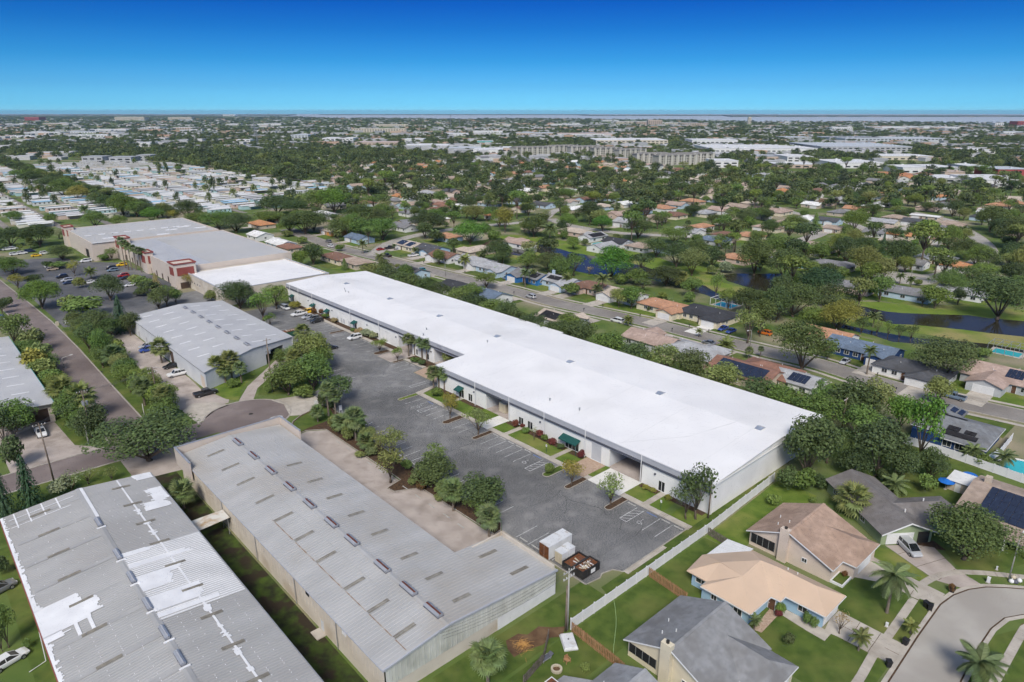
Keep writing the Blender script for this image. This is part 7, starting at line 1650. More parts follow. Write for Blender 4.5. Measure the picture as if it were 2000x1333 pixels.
def skip(label,v,u,L,Wd,H,mat,fill,rubble=0):
 t=thing('open_skip',label,'skip',S(v,u),GRID)
 c=MB();w=.09
 c.box(-L/2,L/2,-Wd/2,-Wd/2+w,.2,H);c.box(-L/2,L/2,Wd/2-w,Wd/2,.2,H);c.box(-L/2,-L/2+w,-Wd/2+w,Wd/2-w,.2,H);c.box(L/2-w,L/2,-Wd/2+w,Wd/2-w,.2,H);c.box(-L/2+w,L/2-w,-Wd/2+w,Wd/2-w,.2,.35)
 for k in range(7):
  x=-L/2+L*(k+.5)/7
  for y in(-1,1):c.box(x-.06,x+.06,min(y*Wd/2,y*(Wd/2+.08)),max(y*Wd/2,y*(Wd/2+.08)),.2,H)
 c.part('body',MAT[mat],t)
 c=MB();c.box(-L/2+w,L/2-w,-Wd/2+w,Wd/2-w,.36,fill);ld=c.part('load',MAT['rust'],t)
 r=random.Random(9)
 for k in range(rubble):
  c=MB();a=r.uniform(0,pi);x,y=r.uniform(-L/2+.7,L/2-.7),r.uniform(-Wd/2+.5,Wd/2-.5);L2=r.uniform(.2,.55)
  c.obox((x,y,fill+.1),(cos(a)*L2,sin(a)*L2,r.uniform(-.1,.1)),(-sin(a)*.09,cos(a)*.09,0),(0,0,.05));c.part('scrap',r.choice((MAT['rust'],MAT['copper'],MAT['dirt'],MAT['container_cream'],MAT['white_trim'])),t)
 return t
skip('black skip filled with reddish rubble beside the containers',70.9,62.75,4.0,2.0,1.35,'skip_black',1.0,3)
skip('nearest black skip heaped with rusty scrap on the lot',71.0,60.4,4.1,2.1,1.65,'skip_black',1.35,34)
c=MB();c.box(-.5,.5,-.02,.02,-.35,.35);t_=c.part('white_plate',MAT['white_trim'],bpy.data.objects['open_skip.001'],loc=(.3,-1.16,.9))
skip('green skip with a rusty load beside the light grey warehouse',90.5,207.5,5.4,2.4,1.8,'skip_green',1.9,20)
# fences
MAT['vinyl']=pm('white_vinyl',(.72,.72,.735),(.66,.66,.68),scale=.4,rough=.5,detail=5)
MAT['wood_new']=pm('cedar_boards',(.30,.155,.075),(.40,.24,.13),scale=2.5,rough=.85,space='pos')
MAT['wood_old']=pm('weathered_boards',(.20,.175,.15),(.12,.10,.085),scale=2.5,rough=.9)
def vinyl_fence(label,pts,h=1.85,panel=2.4):
 """white fence of posts and tongue-and-groove panels; pts in site coordinates"""
 t=thing('vinyl_fence',label,'fence',S(*pts[0]),0)
 o=S(*pts[0]);i=0
 for a,b in zip(pts,pts[1:]):
  A,B=S(*a)-o,S(*b)-o;L=(B-A).length;n=max(1,round(L/panel));d=(B-A)/n;nr=Vector((-d.y,d.x,0)).normalized();dn=d.normalized()
  for k in range(n):
   p=A+d*k
   c=MB();c.obox(p+Vector((0,0,h/2+.05)),dn*.07,nr*.07,Vector((0,0,h/2+.05)));c.obox(p+Vector((0,0,h+.13)),dn*.09,nr*.09,Vector((0,0,.025)));c.part('post',MAT['vinyl'],t)
   c=MB();m=p+d/2;hl=d.length/2-.075
   zz=h+(R.uniform(-.03,.03))
   c.obox(m+Vector((0,0,zz/2)),dn*hl,nr*.02,Vector((0,0,zz/2-.1)))
   c.obox(m+Vector((0,0,zz-.05)),dn*hl,nr*.035,Vector((0,0,.06)));c.obox(m+Vector((0,0,.12)),dn*hl,nr*.035,Vector((0,0,.06)))
   c.part('panel',MAT['vinyl'],t)
  c=MB();c.obox(B+Vector((0,0,h/2+.05)),dn*.07,nr*.07,Vector((0,0,h/2+.05)));c.part('post',MAT['vinyl'],t)
 return t
vinyl_fence('long white vinyl fence between the warehouse lot and the back gardens',[(59.8,53.3),(77.2,53.3),(96.2,53.4),(120,54.4)])
vinyl_fence('white vinyl fence behind the blue parasol garden',[(156.8,46.2),(157.2,36),(156.2,26),(155.2,14)],1.9)
vinyl_fence('white vinyl fence beside the navy solar house',[(157.0,28.4),(166,27.2),(176,27.4)],1.8)
def board_fence(label,pts,h=1.8,mat='wood_new',step=.15,lean=0):
 t=thing('board_fence',label,'fence',S(*pts[0]),0);o=S(*pts[0]);r=random.Random(4)
 me={}
 for j in range(4):
  c=MB();w=step*.42;c.slab([(-w,-.012,0),(w,-.012,0),(w,.012,0),(-w,.012,0)],0);hh=h*(1-.02*j)
  c=MB();c.box(-w,w,-.012,.012,.03,hh-.08);c.face([(-w,-.012,hh-.08),(w,-.012,hh-.08),(w*.5,-.012,hh),(-w*.5,-.012,hh)]);c.face([(-w,.012,hh-.08),(-w*.5,.012,hh),(w*.5,.012,hh),(w,.012,hh-.08)]);c.face([(-w*.5,-.012,hh),(w*.5,-.012,hh),(w*.5,.012,hh),(-w*.5,.012,hh)])
  me[j]=c.mesh('fence_board',MAT[mat])
 for a,b in zip(pts,pts[1:]):
  A,B=S(*a)-o,S(*b)-o;L=(B-A).length;n=int(L/step);d=(B-A)/n;az=math.atan2(d.y,d.x);nr=Vector((-d.y,d.x,0)).normalized()
  for k in range(n):
   q=obj('fence_board',me[r.randrange(4)],t,A+d*(k+.5)+nr*(.045 if k%2 else-.045)*(1 if not lean else.3),az)
   if lean:q.rotation_euler=(r.uniform(-.02,.02)+lean,r.uniform(-.03,.03),az)
  c=MB()
  for z in(.4,h-.35):c.obox((A+B)/2+Vector((0,0,z)),(B-A)/2,nr*.03,Vector((0,0,.045)))
  c.part('rail',MAT[mat],t)
  m=max(1,round(L/2.4))
  for k in range(m+1):
   c=MB();p=A+(B-A)*k/m;c.box(p.x-.05,p.x+.05,p.y-.05,p.y+.05,0,h-.1);c.part('post',MAT[mat],t)
 return t
board_fence('new cedar fence between the two near back gardens',[(77.6,53.0),(76.9,45.6)])
board_fence('new cedar fence beside the white boat cover lawn',[(59.6,52.9),(59.2,44),(58.4,40)])
board_fence('leaning weathered grey fence by the brush pile',[(48.0,50.6),(52.6,51.6),(56.2,54.2)],1.7,'wood_old',.17,.06)
board_fence('weathered dark fence between the peach and tan roofed houses',[(94.4,53.0),(93.6,47),(93.4,40),(93.4,31)],1.6,'wood_old',.16)
# poles, lamps and wires
MAT['pole_wood']=pm('pole_wood',(.16,.12,.09),(.23,.185,.15),scale=1.5,rough=.95)
MAT['pole_conc']=pm('pole_concrete',(.42,.41,.38),(.34,.33,.30),scale=1,rough=.9)
MAT['wire']=pm('wire',(.10,.10,.10),rough=.6)
def pole(label,px,pb,ptop,mat='pole_wood',lean=0,arms=1,transformer=0,x_top=None):
 p=W(px,pb);h=tall(px,pb,ptop)
 t=thing('utility_pole',label,'pole',p,GRID)
 lv=Vector((lean*h,0,0))
 c=MB();c.tube([(0,0,0),lv*.5+Vector((0,0,h*.5)),lv+Vector((0,0,h))],[.17,.14,.10],8);c.part('shaft',MAT[mat],t,True)
 for k in range(arms):
  z=h-.5-1.0*k;c=MB();q=lv*(z/h);c.obox(q+Vector((0,0,z)),(1.1,0,0),(0,.05,0),(0,0,.06));a=c.part('crossarm',MAT[mat],t)
  for s in(-1,-.45,.45,1):
   c=MB();c.cyl((q.x+s,0),.06,z+.06,z+.3,6);c.part('insulator',MAT['white_trim'],a)
 for k in range(transformer):
  c=MB();a=2*pi*k/max(1,transformer);q=lv*.75;c.cyl((q.x+.45*cos(a),.45*sin(a)),.26,h*.72,h*.72+.85,10);c.part('transformer',MAT['pipe_grey'],t)
 return t,p+Matrix.Rotation(GRID,3,'Z')@(lv+Vector((0,0,h)))
pl={}
_,pl['a']=pole('thick wooden utility pole beside the left loading yard',*crop(L1,415,1105),crop(L1,0,650)[1],lean=-.02)
_,pl['b']=pole('utility pole with three transformers in the left tree clump',*crop(L1,710,800),crop(L1,0,400)[1],transformer=3)
pole('slim concrete post beside the transformer pole',*crop(L1,680,815),crop(L1,0,660)[1],'pole_conc',arms=0)
_,pl['c']=pole('utility pole among the palms right of the industrial road',*crop(L1,1210,500),crop(L1,0,225)[1],arms=2)
_,pl['d']=pole('utility pole with transformers at the clump left of the lot',*crop(L2,128,415),crop(L2,0,5)[1],transformer=2)
pole('second wooden pole beside the transformer pole left of the lot',*crop(L2,112,300),crop(L2,0,30)[1],arms=0)
_,pl['e']=pole('concrete utility pole with insulators behind the black skips',*crop(M3,420,935),crop(M3,0,470)[1],'pole_conc',arms=2)
pole('wooden pole standing beside the concrete pole by the fence',*crop(M3,408,945),crop(M3,0,600)[1],arms=0)
_,pl['f']=pole('dark utility pole at the white warehouse corner',1383,1012,938,arms=0)
_,pl['g']=pole('utility pole behind the white warehouse end',*crop(L4,560,720),crop(L4,0,460)[1])
pole('wooden post in the transformer yard by the road',*crop(L1,1110,620),crop(L1,0,505)[1],'pole_conc',arms=0)
def wires(label,A,B,n=3,spread=.8,sag=1.0):
 t=thing('power_line',label,'power line',(A+B)/2,0,'overhead power lines')
 m=(A+B)/2;d=(B-A).normalized();nr=Vector((-d.y,d.x,0))
 for k in range(n):
  off=nr*spread*(k-(n-1)/2);c=MB()
  pts=[A.lerp(B,f/10)+off-Vector((0,0,sag*4*(f/10)*(1-f/10)))-m for f in range(11)]
  c.tube(pts,.022,4);c.part('wire',MAT['wire'],t)
wires('wires over the fence from the corner pole to the skip pole',pl['e'],pl['f'],4,.35)
wires('wires from the skip pole to the bottom left lawn',pl['e'],S(40,57,8.5),4,.5)
wires('wires from the left thick pole to the transformer pole',pl['a'],pl['b'],3,.5)
wires('wires from the transformer pole to the road palms pole',pl['b'],pl['c'],3,.6)
wires('wires from the left thick pole out of the picture',pl['a'],S(-25,146,12),4,.6)
def street_lamp(label,px,pb,ptop,arm,h=None,mat='pole_conc'):
 p=W(px,pb);h=h or tall(px,pb,ptop)
 t=thing('street_lamp',label,'street lamp',p,GRID+arm,'street lamps')
 c=MB();c.tube([(0,0,0),(0,0,h-.3),(.3,0,h),(2.2,0,h+.3)],[.11,.08,.06,.05],7);c.part('mast',MAT[mat],t,True)
 c=MB();c.box(2.0,2.8,-.14,.14,h+.24,h+.36);c.part('lamp_head',MAT['white_trim'],t)
street_lamp('street lamp arching over the industrial road',*crop(L1,490,235),crop(L1,0,155)[1],0.1)
street_lamp('street lamp beside the left roadside tree',*crop(K4,38,790),crop(K4,0,730)[1],.1)
street_lamp('concrete street lamp beside the rubbish bags at the right',*crop(M4,1825,560),crop(M4,0,250)[1],0)
street_lamp('street lamp beside the bright blue cars',*crop(K6,1822,1090),crop(K6,0,960)[1],pi)
street_lamp('street lamp on the canal street near the white house',*crop(K5,1450,545),crop(K5,0,430)[1],pi)
street_lamp('street lamp on the cul-de-sac',*crop(K7,1085,605),crop(K7,0,490)[1],0)
def lot_sign(label,px,py,h=1.6,w=.7,pos=None):
 t=thing('sign',label,'sign',W(px,py),GRID,None)
 for s in(-1,1):
  c=MB();c.box(s*w*.5-.04,s*w*.5+.04,-.04,.04,0,h);c.part('post',MAT['white_trim'],t)
 c=MB();c.box(-w/2+.041,w/2-.041,-.03,.03,h*.35,h);c.part('panel',MAT['white_trim'],t)
lot_sign('white two-post sign at the lot driveway, left one',*crop(L2,465,545),2.2,.8);lot_sign('white two-post sign at the lot driveway, right one',*crop(L2,650,575),2.0,.7);lot_sign('white frame sign beside the industrial road',*crop(K4,515,920),1.6,1.2)
def stall_sign(label,v,u):
 t=thing('parking_sign',label,'sign',S(v,u),GRID,'parking signs')
 c=MB();c.tube([(0,0,0),(0,0,1.9)],.035,6);c.part('post',MAT['awning_green'],t)
 c=MB();c.box(-.03,.03,-.17,.17,1.45,1.95);c.part('plate',MAT['white_trim'],t)
stall_sign('green posted parking sign on the lawn near the corner door',94.9,63.4);stall_sign('green posted parking sign on the lawn near the wide awning',95.0,93.4)
def cabinet(label,px,py,w,d,h,mat):
 t=thing('utility_box',label,'utility box',W(px,py),GRID)
 c=MB();c.box(-w/2,w/2,-d/2,d/2,.08,h);c.part('body',MAT[mat],t);c=MB();c.box(-w/2-.1,w/2+.1,-d/2-.1,d/2+.1,0,.08);c.part('plinth',MAT['concrete'],t);c=MB();c.box(-w/2-.03,w/2+.03,-d/2-.03,d/2+.03,h,h+.05);c.part('lid',MAT[mat],t)
cabinet('pale green utility box at the roadside',*crop(K4,440,925),.9,.9,1.2,'container_cream');cabinet('small white meter box on the near lawn',*crop(M4,900,910),.3,.3,.6,'white_trim');cabinet('white pump box by the curved sidewalk',*crop(M4,1670,575),.4,.4,.9,'white_trim');cabinet('white utility post on the verge lawn',*crop(M4,1735,480),.2,.2,.6,'white_trim')
# garden things
def bin_(label,px,py,col='trim_black',n=1):
 t=thing('wheelie_bin',label,'bin',W(px,py),R.uniform(0,6),'rubbish bins')
 c=MB();rings=[[(-s,-s*1.1,z),(s,-s*1.1,z),(s,s*1.1,z),(-s,s*1.1,z)]for s,z in((.24,.08),(.33,1.0))];loft(c,rings);c.part('body',MAT[col],t)
 c=MB();c.box(-.36,.36,-.40,.42,1.0,1.06);c.part('lid',MAT[col],t)
 for s in(-1,1):
  c=MB();c.tube([(s*.2,-.3,.12),(s*.28,-.3,.12)],.12,8);c.part('wheel',MAT['tyre'],t)
bin_('black bin beside the near driveway entrance',*crop(M4,912,1215));bin_('black bin on the verge near the small palm',*crop(M4,1040,1050));bin_('left black bin of the pair by the second driveway',*crop(M4,1197,765));bin_('right black bin of the pair by the second driveway',*crop(M4,1228,785));bin_('black bin with plants at the curb of the third driveway',*crop(M4,1395,650));bin_('blue bin at the tan house corner',*crop(M4,550,485),'paint_blue')
bin_('dark bin behind the white pickup by the warehouse',*crop(L1,1470,285),'iron')
def bag(label,px,py,col):
 t=thing('rubbish_bag',label,'bag',W(px,py),R.uniform(0,6),'rubbish bags by the right lamp')
 c=MB();loft(c,[[(r_*cos(2*pi*k/9)*(1+.12*sin(3*k)),r_*sin(2*pi*k/9),z)for k in range(9)]for r_,z in((.30,0),(.42,.2),(.34,.45),(.1,.62))]);c.part('sack',MAT[col],t,True)
 c=MB();c.cyl((0,0),.06,.6,.75,6);c.part('knot',MAT[col],t)
bag('white rubbish bag, left of the pile by the lamp',*crop(M4,1845,575),'white_trim');bag('dark blue rubbish bag in the pile by the lamp',*crop(M4,1875,580),'dark_stripe');bag('white rubbish bag, right of the pile by the lamp',*crop(M4,1905,570),'white_trim');bag('brown rubbish bag behind the pile by the lamp',*crop(M4,1860,545),'container_cream')
def parasol(label,px,py,col,r_=1.5,h=2.3):
 t=thing('parasol',label,'parasol',W(px,py),.3,'garden parasols')
 c=MB();c.tube([(0,0,0),(0,0,h)],.03,6);c.part('pole',MAT['white_trim'],t)
 c=MB()
 for k in range(8):
  a,b=2*pi*k/8,2*pi*(k+1)/8
  c.face([(0,0,h),(r_*cos(a),r_*sin(a),h-.5),(r_*cos(b),r_*sin(b),h-.5)]);c.face([(0,0,h-.03),(r_*cos(b),r_*sin(b),h-.53),(r_*cos(a),r_*sin(a),h-.53)])
 c.part('canopy',MAT[col],t)
 c=MB();c.cyl((0,0),.3,0,.1,10);c.part('base',MAT['kerb'],t)
MAT['canvas_blue']=pm('blue_canvas',(.012,.13,.50),(.02,.16,.55),scale=2,rough=.8)
parasol('open blue parasol beside the green house garden table',*crop(L4,1355,1160),'canvas_blue',1.5)
t=thing('trampoline','round blue trampoline on the back lawn by the white fence','trampoline',W(*crop(L4,1542,1075)),0)
c=MB();c.cyl((0,0),1.35,.62,.72,20);c.part('pad',MAT['canvas_blue'],t);c=MB();c.cyl((0,0),1.0,.73,.735,20);c.part('mat',MAT['canvas_blue'],t)
for k in range(4):
 a=pi/4+k*pi/2;c=MB();c.tube([(1.2*cos(a),1.2*sin(a),0),(1.2*cos(a),1.2*sin(a),.62)],.03,5);c.part('leg',MAT['pipe_grey'],t)
t=thing('garden_shed','white flat shed roof beside the tan solar house','shed',S(144.5,28.5),GRID)
c=MB();c.box(-2.2,2.2,-1.8,1.8,0,2.1);c.part('wall',MAT['house_wall'],t,color=WC['tan']);c=MB();c.slab([(-2.5,-2.1,2.2),(2.5,-2.1,2.3),(2.5,2.1,2.3),(-2.5,2.1,2.2)],.1);c.part('roof',MAT['white_trim'],t);c=MB();c.box(-2.26,-2.2,-.5,.5,0,1.9);c.part('door',MAT['door_white'],t)
t=thing('truck_cap','upturned white truck cap lying on the bottom lawn by the cedar fence','truck cap',W(*crop(M3,430,1040)),GRID+1.0)
c=MB();loft(c,[[(x,y,z)for x,y in((-a,-b),(a,-b),(a,b),(-a,b))]for a,b,z in((1.45,.95,.05),(1.5,1.0,.3),(1.35,.85,.62))]);c.part('shell',MAT['container_white'],t);c=MB();c.box(-.9,.6,-1.005,-.97,.25,.5);c.part('window',MAT['glass'],t);c=MB();c.cyl((.2,0),.12,.62,.66,10);c.part('vent',MAT['trim_black'],t)
t=thing('sun_lounger','dark sun lounger on the bottom lawn','lounger',W(*crop(M3,262,1155)),GRID-.05)
c=MB();c.box(-.95,.5,-.35,.35,.28,.36);c.slab([(.5,-.35,.36),(1.0,-.35,.6),(1.0,.35,.6),(.5,.35,.36)],.07);c.part('bed',MAT['dark_stripe'],t);c=MB();c.box(-1.0,.55,-.42,-.36,.25,.38);c.box(-1.0,.55,.36,.42,.25,.38);c.part('frame',MAT['pipe_grey'],t)
for x in(-.85,.4):
 for y in(-.38,.38):c=MB();c.box(x-.03,x+.03,y-.03,y+.03,0,.25);c.part('leg',MAT['pipe_grey'],t)
t=thing('garden_chair','orange wooden armchair on the bottom lawn','chair',W(*crop(M3,418,1180)),.6)
c=MB();c.box(-.3,.3,-.3,.3,.32,.4);c.part('seat',MAT['wood_new'],t);c=MB();c.box(-.3,.3,.27,.33,.4,1.0);c.part('backrest',MAT['wood_new'],t)
for s in(-1,1):c=MB();c.box(s*.36-.05,s*.36+.05,-.32,.32,.56,.62);c.part('armrest',MAT['wood_new'],t)
for x in(-.34,.34):
 for y in(-.27,.27):c=MB();c.box(x-.04,x+.04,y-.04,y+.04,0,.56);c.part('leg',MAT['wood_new'],t)
t=thing('fire_pit','round pale stone fire pit on the bottom lawn','fire pit',W(*crop(M3,338,1240)),0)
for k in range(14):
 a=2*pi*k/14;c=MB();c.obox((.62*cos(a),.62*sin(a),.17),(.14*cos(a),.14*sin(a),0),(-sin(a)*.13,cos(a)*.13,0),(0,0,.17));c.part('stone',MAT['container_cream'],t)
c=MB();c.cyl((0,0),.5,0,.12,12);c.part('ash',MAT['dirt'],t)
t=thing('raised_bed','white bordered raised flower bed before the tan roofed house','planter',W(*crop(M4,555,555)),GRID)
c=MB();c.box(-1.7,1.7,-.8,.8,0,.3);c.part('soil',MAT['lawn'],t)
for b in((-1.9,1.9,-1.0,-.801),(-1.9,1.9,.801,1.0),(-1.9,-1.701,-.8,.8),(1.701,1.9,-.8,.8)):c=MB();c.box(*b,0,.4);c.part('border',MAT['white_trim'],t)
t=thing('brush_pile','straw coloured pile of dry palm brush on bare earth','brush pile',W(*crop(M3,80,1060)),0);r_=random.Random(2);c=MB()
for k in range(150):
 a=r_.uniform(0,2*pi);d=abs(r_.gauss(0,.7));p=Vector((d*cos(a),d*sin(a),max(.05,.55-d*.35)));q=rnd_unit(r_)*r_.uniform(.3,.7);q.z*=.3;c.tube([p-q,p+q],.02,3)
c.part('twigs',pm('dry_straw',(.52,.30,.10),(.38,.20,.07),scale=3),t)
t=thing('hose','pale green garden hose lying across the back lawn','hose',W(*crop(M3,780,900)),0);o_=W(*crop(M3,780,900));c=MB()
c.tube([W(*crop(M3,x,y))-o_+Vector((0,0,.03))for x,y in((770,700),(782,760),(790,840),(790,900),(782,980),(772,1060),(770,1120))],.035,5);c.part('tube',pm('hose_green',(.30,.42,.20)),t)
def mailbox(label,px,py):
 t=thing('mailbox',label,'mailbox',W(px,py),GRID,'mailboxes along the residential street');c=MB();c.box(-.05,.05,-.05,.05,0,1.0);c.part('post',MAT['trim_black'],t);c=MB();c.box(-.25,.25,-.1,.1,1.0,1.25);c.tube([(-.25,0,1.25),(.25,0,1.25)],.1,8);c.part('box',MAT['trim_black'],t)
for i,(o,x,y)in enumerate(((K5,1110,410),(K5,1285,455),(K5,1600,530),(K6,15,690),(K6,550,820),(K6,695,785),(K6,850,895),(K6,980,865),(K6,1225,975),(K6,1357,945),(K6,1505,985),(L4,835,300),(L4,977,415))):mailbox('black mailbox, %s from the left along the residential street'%nth(i),*crop(o,x,y))
# further out: filler trees, mobile homes, distant houses
def inside(p,poly_):
 x,y=p;r=False;n=len(poly_)
 for i in range(n):
  (x1,y1),(x2,y2)=poly_[i],poly_[(i+1)%n]
  if(y1>y)!=(y2>y)and x<(x2-x1)*(y-y1)/(y2-y1)+x1:r=not r
 return r
GRIDC={}
def mark(x,y,r):
 GRIDC.setdefault((int(x//40),int(y//40)),[]).append((x,y,r))
for x,y in ROADPTS:mark(x,y,5.5)
for x,y,r in HOUSES:mark(x,y,r*.8)
for t in TREES:mark(t[0],t[1],t[2]*.6)
def free(x,y,r):
 i,j=int(x//40),int(y//40)
 for a in(-1,0,1):
  for b in(-1,0,1):
   for(qx,qy,qr)in GRIDC.get((i+a,j+b),()):
    if(qx-x)**2+(qy-y)**2<(qr+r)**2:return False
 s_=seen((x,y,0))
 return not any(inside(s_,w)for w in WATER)
FR=random.Random(21)
NEIGH=[(560,470),(600,400),(700,395),(1000,390),(1500,392),(2000,400),(2000,640),(1900,700),(1700,690),(1500,650),(1250,600),(1000,550),(800,505)]
mid=[]
for iv in range(6,34):
 for iu in range(-8,22):
  v,u=iv*25+FR.uniform(-3,3),iu*34+FR.uniform(-5,5);p=S(v,u);s_=seen(p)
  if p.y>90 and s_ and inside(s_,NEIGH)and s_[1]<520 and free(p.x,p.y,8):mid.append((s_[0],p));mark(p.x,p.y,8.5)
FR.shuffle(mid);mid=sorted(mid[:95],key=lambda q:q[0])
for i,(x,p)in enumerate(mid):
 rc=FR.choice(('tan','brown','grey','lightgrey','beige','pink','char','terra','white'));th=FR.choice((FA,BK,LF,RT));L,Wd=FR.uniform(14,18)//1,FR.choice((10,11))
 wg=FR.choice((None,(4,6.5,3,False),(-4,6.5,3,True)))
 house('%s roofed house, %s from left between the surveyed canal streets'%(rc if rc not in('lightgrey','char','terra')else{'lightgrey':'pale grey','char':'charcoal','terra':'tile red'}[rc],nth(i)),None,th,L,Wd,GR[rc],WC[FR.choice(('white','cream','tan','pale','pink'))],FR.choice(('gable','hip')),wg,lite=True,group='houses of the canal neighbourhood',world=p)
rows=[]
tries=0
while len(rows)<330 and tries<26000:
 tries+=1
 px,py=FR.uniform(560,2000),395+250*FR.random()**1.6
 if not inside((px,py),NEIGH):continue
 p=W(px,py);w=FR.uniform(8,14.5)
 if any(inside((px,py),q)for q in BANKS)or any(inside((px,py-9),q)for q in WATER):continue
 if not free(p.x,p.y,w*.24):continue
 k=FR.choice(('oak','round','round','round','loose','loose','pine','bush','queen'))
 if k=='bush':w*=.4
 if k=='queen':w=FR.uniform(4,6)
 h=w*FR.uniform(.7,.95)*(1.5 if k in('pine','queen')else 1)
 t=plant(k,p,w,h,FR.choice(('oak','mid','olive','dark','lime','mid','oak'))if k!='queen' else 'palm');mark(p.x,p.y,w*.3)
 rows.append((px,t,k))
rows.sort(key=lambda q:q[0]);cnt={}
for px,t,k in rows:
 i=cnt.get(k,0);cnt[k]=i+1
 tag(t,'%s, %s such from left among the canal neighbourhood houses'%(KINDW[k],nth(i)),CATW.get(k,'tree'),'trees among the canal neighbourhood houses')
def mobile_meshes(L,Wd):
 c=MB();c.box(-L/2,L/2,-Wd/2,Wd/2,.5,2.9);c.box(-L/2+.1,L/2-.1,-Wd/2+.1,Wd/2-.1,0,.5);wall=c.mesh('wall',MAT['house_wall'])
 c=MB();roof_gable(c,L,Wd,2.9,.12,.3,ends=.3,t=.12);rf=c.mesh('roof',MAT['metal_house_roof'])
 c=MB();c.slab([(-L/2+1,Wd/2+.31,2.75),(L/2-5,Wd/2+.31,2.75),(L/2-5,Wd/2+3.2,2.5),(-L/2+1,Wd/2+3.2,2.5)],.1)
 for x in(-L/2+1.2,L/2-5.2):c.box(x-.05,x+.05,Wd/2+3.0,Wd/2+3.1,0,2.42)
 cp=c.mesh('carport',MAT['white_trim'])
 c=MB()
 for k in range(5):c.box(-L/2+1.5+k*(L-3)/4-.5,-L/2+1.5+k*(L-3)/4+.5,-Wd/2-.03,-Wd/2-.001,1.4,2.3)
 wn_=c.mesh('window_row',MAT['glass'])
 return wall,rf,cp,wn_
MH=[mobile_meshes(17,5.2),mobile_meshes(15,6.4),mobile_meshes(19,5.0)]
PARK=[(-30,330),(-30,452),(60,448),(130,428),(270,428),(350,418),(470,418),(520,408),(600,402),(668,388),(640,364),(500,346),(335,322),(180,315),(20,312)]
mh=[]
for v in(20,44,70,96,119,159,182,206,230,254,278,303,326):
 q=MB();ribbon(q,[S(v+12,500),S(v+12,1150)],4,.03+v*.0001);structure('park_lane',q,MAT['street'])if v%2==0 else None
 u=500+FR.uniform(0,8)
 while u<1150:
  s_=seen(S(v,u))
  if inside(s_,PARK)and FR.random()<.93-.5*(mnoise.noise((v*.02,u*.012,1.7))>.22):mh.append((s_,v+FR.uniform(-1.5,1.5),u))
  u+=FR.uniform(10.5,13.5)*(1 if u<800 else 1.25)
mh.sort(key=lambda q:-q[0][1]);rest_mh=mh[295:];mh=sorted(mh[:295],key=lambda q:q[0][0])
RC=[(.66,.66,.66)]*6+[(.56,.56,.57),(.48,.48,.49),(.60,.56,.50)]+[(.62,.63,.65),(.66,.60,.52),(.30,.50,.66),(.55,.42,.32),(.70,.70,.66)]
q=MB()
for s_,v,u in rest_mh:q.obox(S(v,u,1.5),EV*8.2,EU*2.7,(0,0,1.5));p=S(v,u);mark(p.x,p.y,8)
tag(q.part('far_mobile_homes',pm('park_white',(.58,.58,.58),(.42,.40,.38),scale=.05)),'far rows of white mobile homes beyond the nearer park rows','mobile homes',None,'stuff')
for i,(s_,v,u)in enumerate(mh[:295]):
 m=FR.choice(MH);rc=FR.choice(RC)
 t=thing('mobile_home','%s roofed mobile home, %s from left in the mobile home park'%('blue' if rc[2]>rc[0]+.2 else 'tan' if rc[0]>rc[2]+.1 else 'white',nth(i)),'mobile home',S(v,u),GRID+FR.uniform(-.04,.04)+(pi if FR.random()<.5 else 0),'mobile homes in the park')
 obj('wall',m[0],t,color=FR.choice(((.66,.66,.65),(.60,.57,.50),(.42,.60,.62),(.62,.48,.42),(.66,.63,.52))));obj('roof',m[1],t,color=rc);obj('carport',m[2],t);obj('window_row',m[3],t)['kind']='stuff'
 p=S(v,u);mark(p.x,p.y,8)
FARP=[(640,352),(660,322),(820,312),(1000,312),(1240,322),(1420,340),(1700,348),(2000,352),(2000,408),(1750,402),(1500,398),(1200,398),(1000,402),(760,408),(650,400)]
fh=[]
for iv in range(10,45):
 for iu in range(-14,32):
  v,u=iv*27+FR.uniform(-4,4),iu*38+FR.uniform(-6,6)
  s_=seen(S(v,u))
  if s_ and inside(s_,FARP)and FR.random()<.75:
   p=S(v,u)
   if free(p.x,p.y,9):fh.append((s_[0],p));mark(p.x,p.y,9)
FR.shuffle(fh);rest_fh=fh[205:];fh=sorted(fh[:205],key=lambda q:q[0])
HV=[(16,10,'gable',(4,6.5,3,False)),(18,11,'hip',(-5,7,3,True)),(15,9.5,'gable',None),(17,11,'hip',None),(14,10,'gable',(-3.5,6,2.5,False))]
FARN={'tan':'tan','brown':'brown','terra':'tile red','orange':'orange','grey':'grey','lightgrey':'pale grey','beige':'beige','pink':'dusty pink','char':'charcoal','white':'white'}
for i,(x,p)in enumerate(fh):
 L,Wd,rt,wg=FR.choice(HV);rc=FR.choice(('tan','brown','terra','orange','grey','lightgrey','beige','pink','char','white','lightgrey','beige'));wc=FR.choice(('white','cream','tan','white','pale','pink'))
 th=FR.choice((FA,BK,LF,RT))
 t=thing('house','%s roofed house, %s from left in the distant neighbourhood'%(FARN[rc],nth(i)),'house',p,radians(th),'houses of the distant neighbourhood')
 two=FR.random()<.14
 wall,rf,zr_=house_meshes(L,Wd,5.2 if two else 2.8,.36,rt,wg,None)
 obj('wall',wall,t,color=WC[wc]);obj('roof',rf,t,color=GR[rc]);place(window_mesh(2.2,1.3),'window',t,-L/4,-Wd/2-.02,1.5,pi);place(window_mesh(2.2,1.3),'window',t,L/2+.02,0,1.5,-pi/2)
 q=MB();M_=Matrix.Translation(p)@Matrix.Rotation(radians(th),4,'Z');q.sheet([M_@Vector((a,b,.03+.0004*(i%30)))for a,b in((L/2-6,Wd/2),(L/2-1,Wd/2),(L/2-1,Wd/2+12),(L/2-6,Wd/2+12))]);structure('driveway',q,MAT['concrete'])
q=MB()
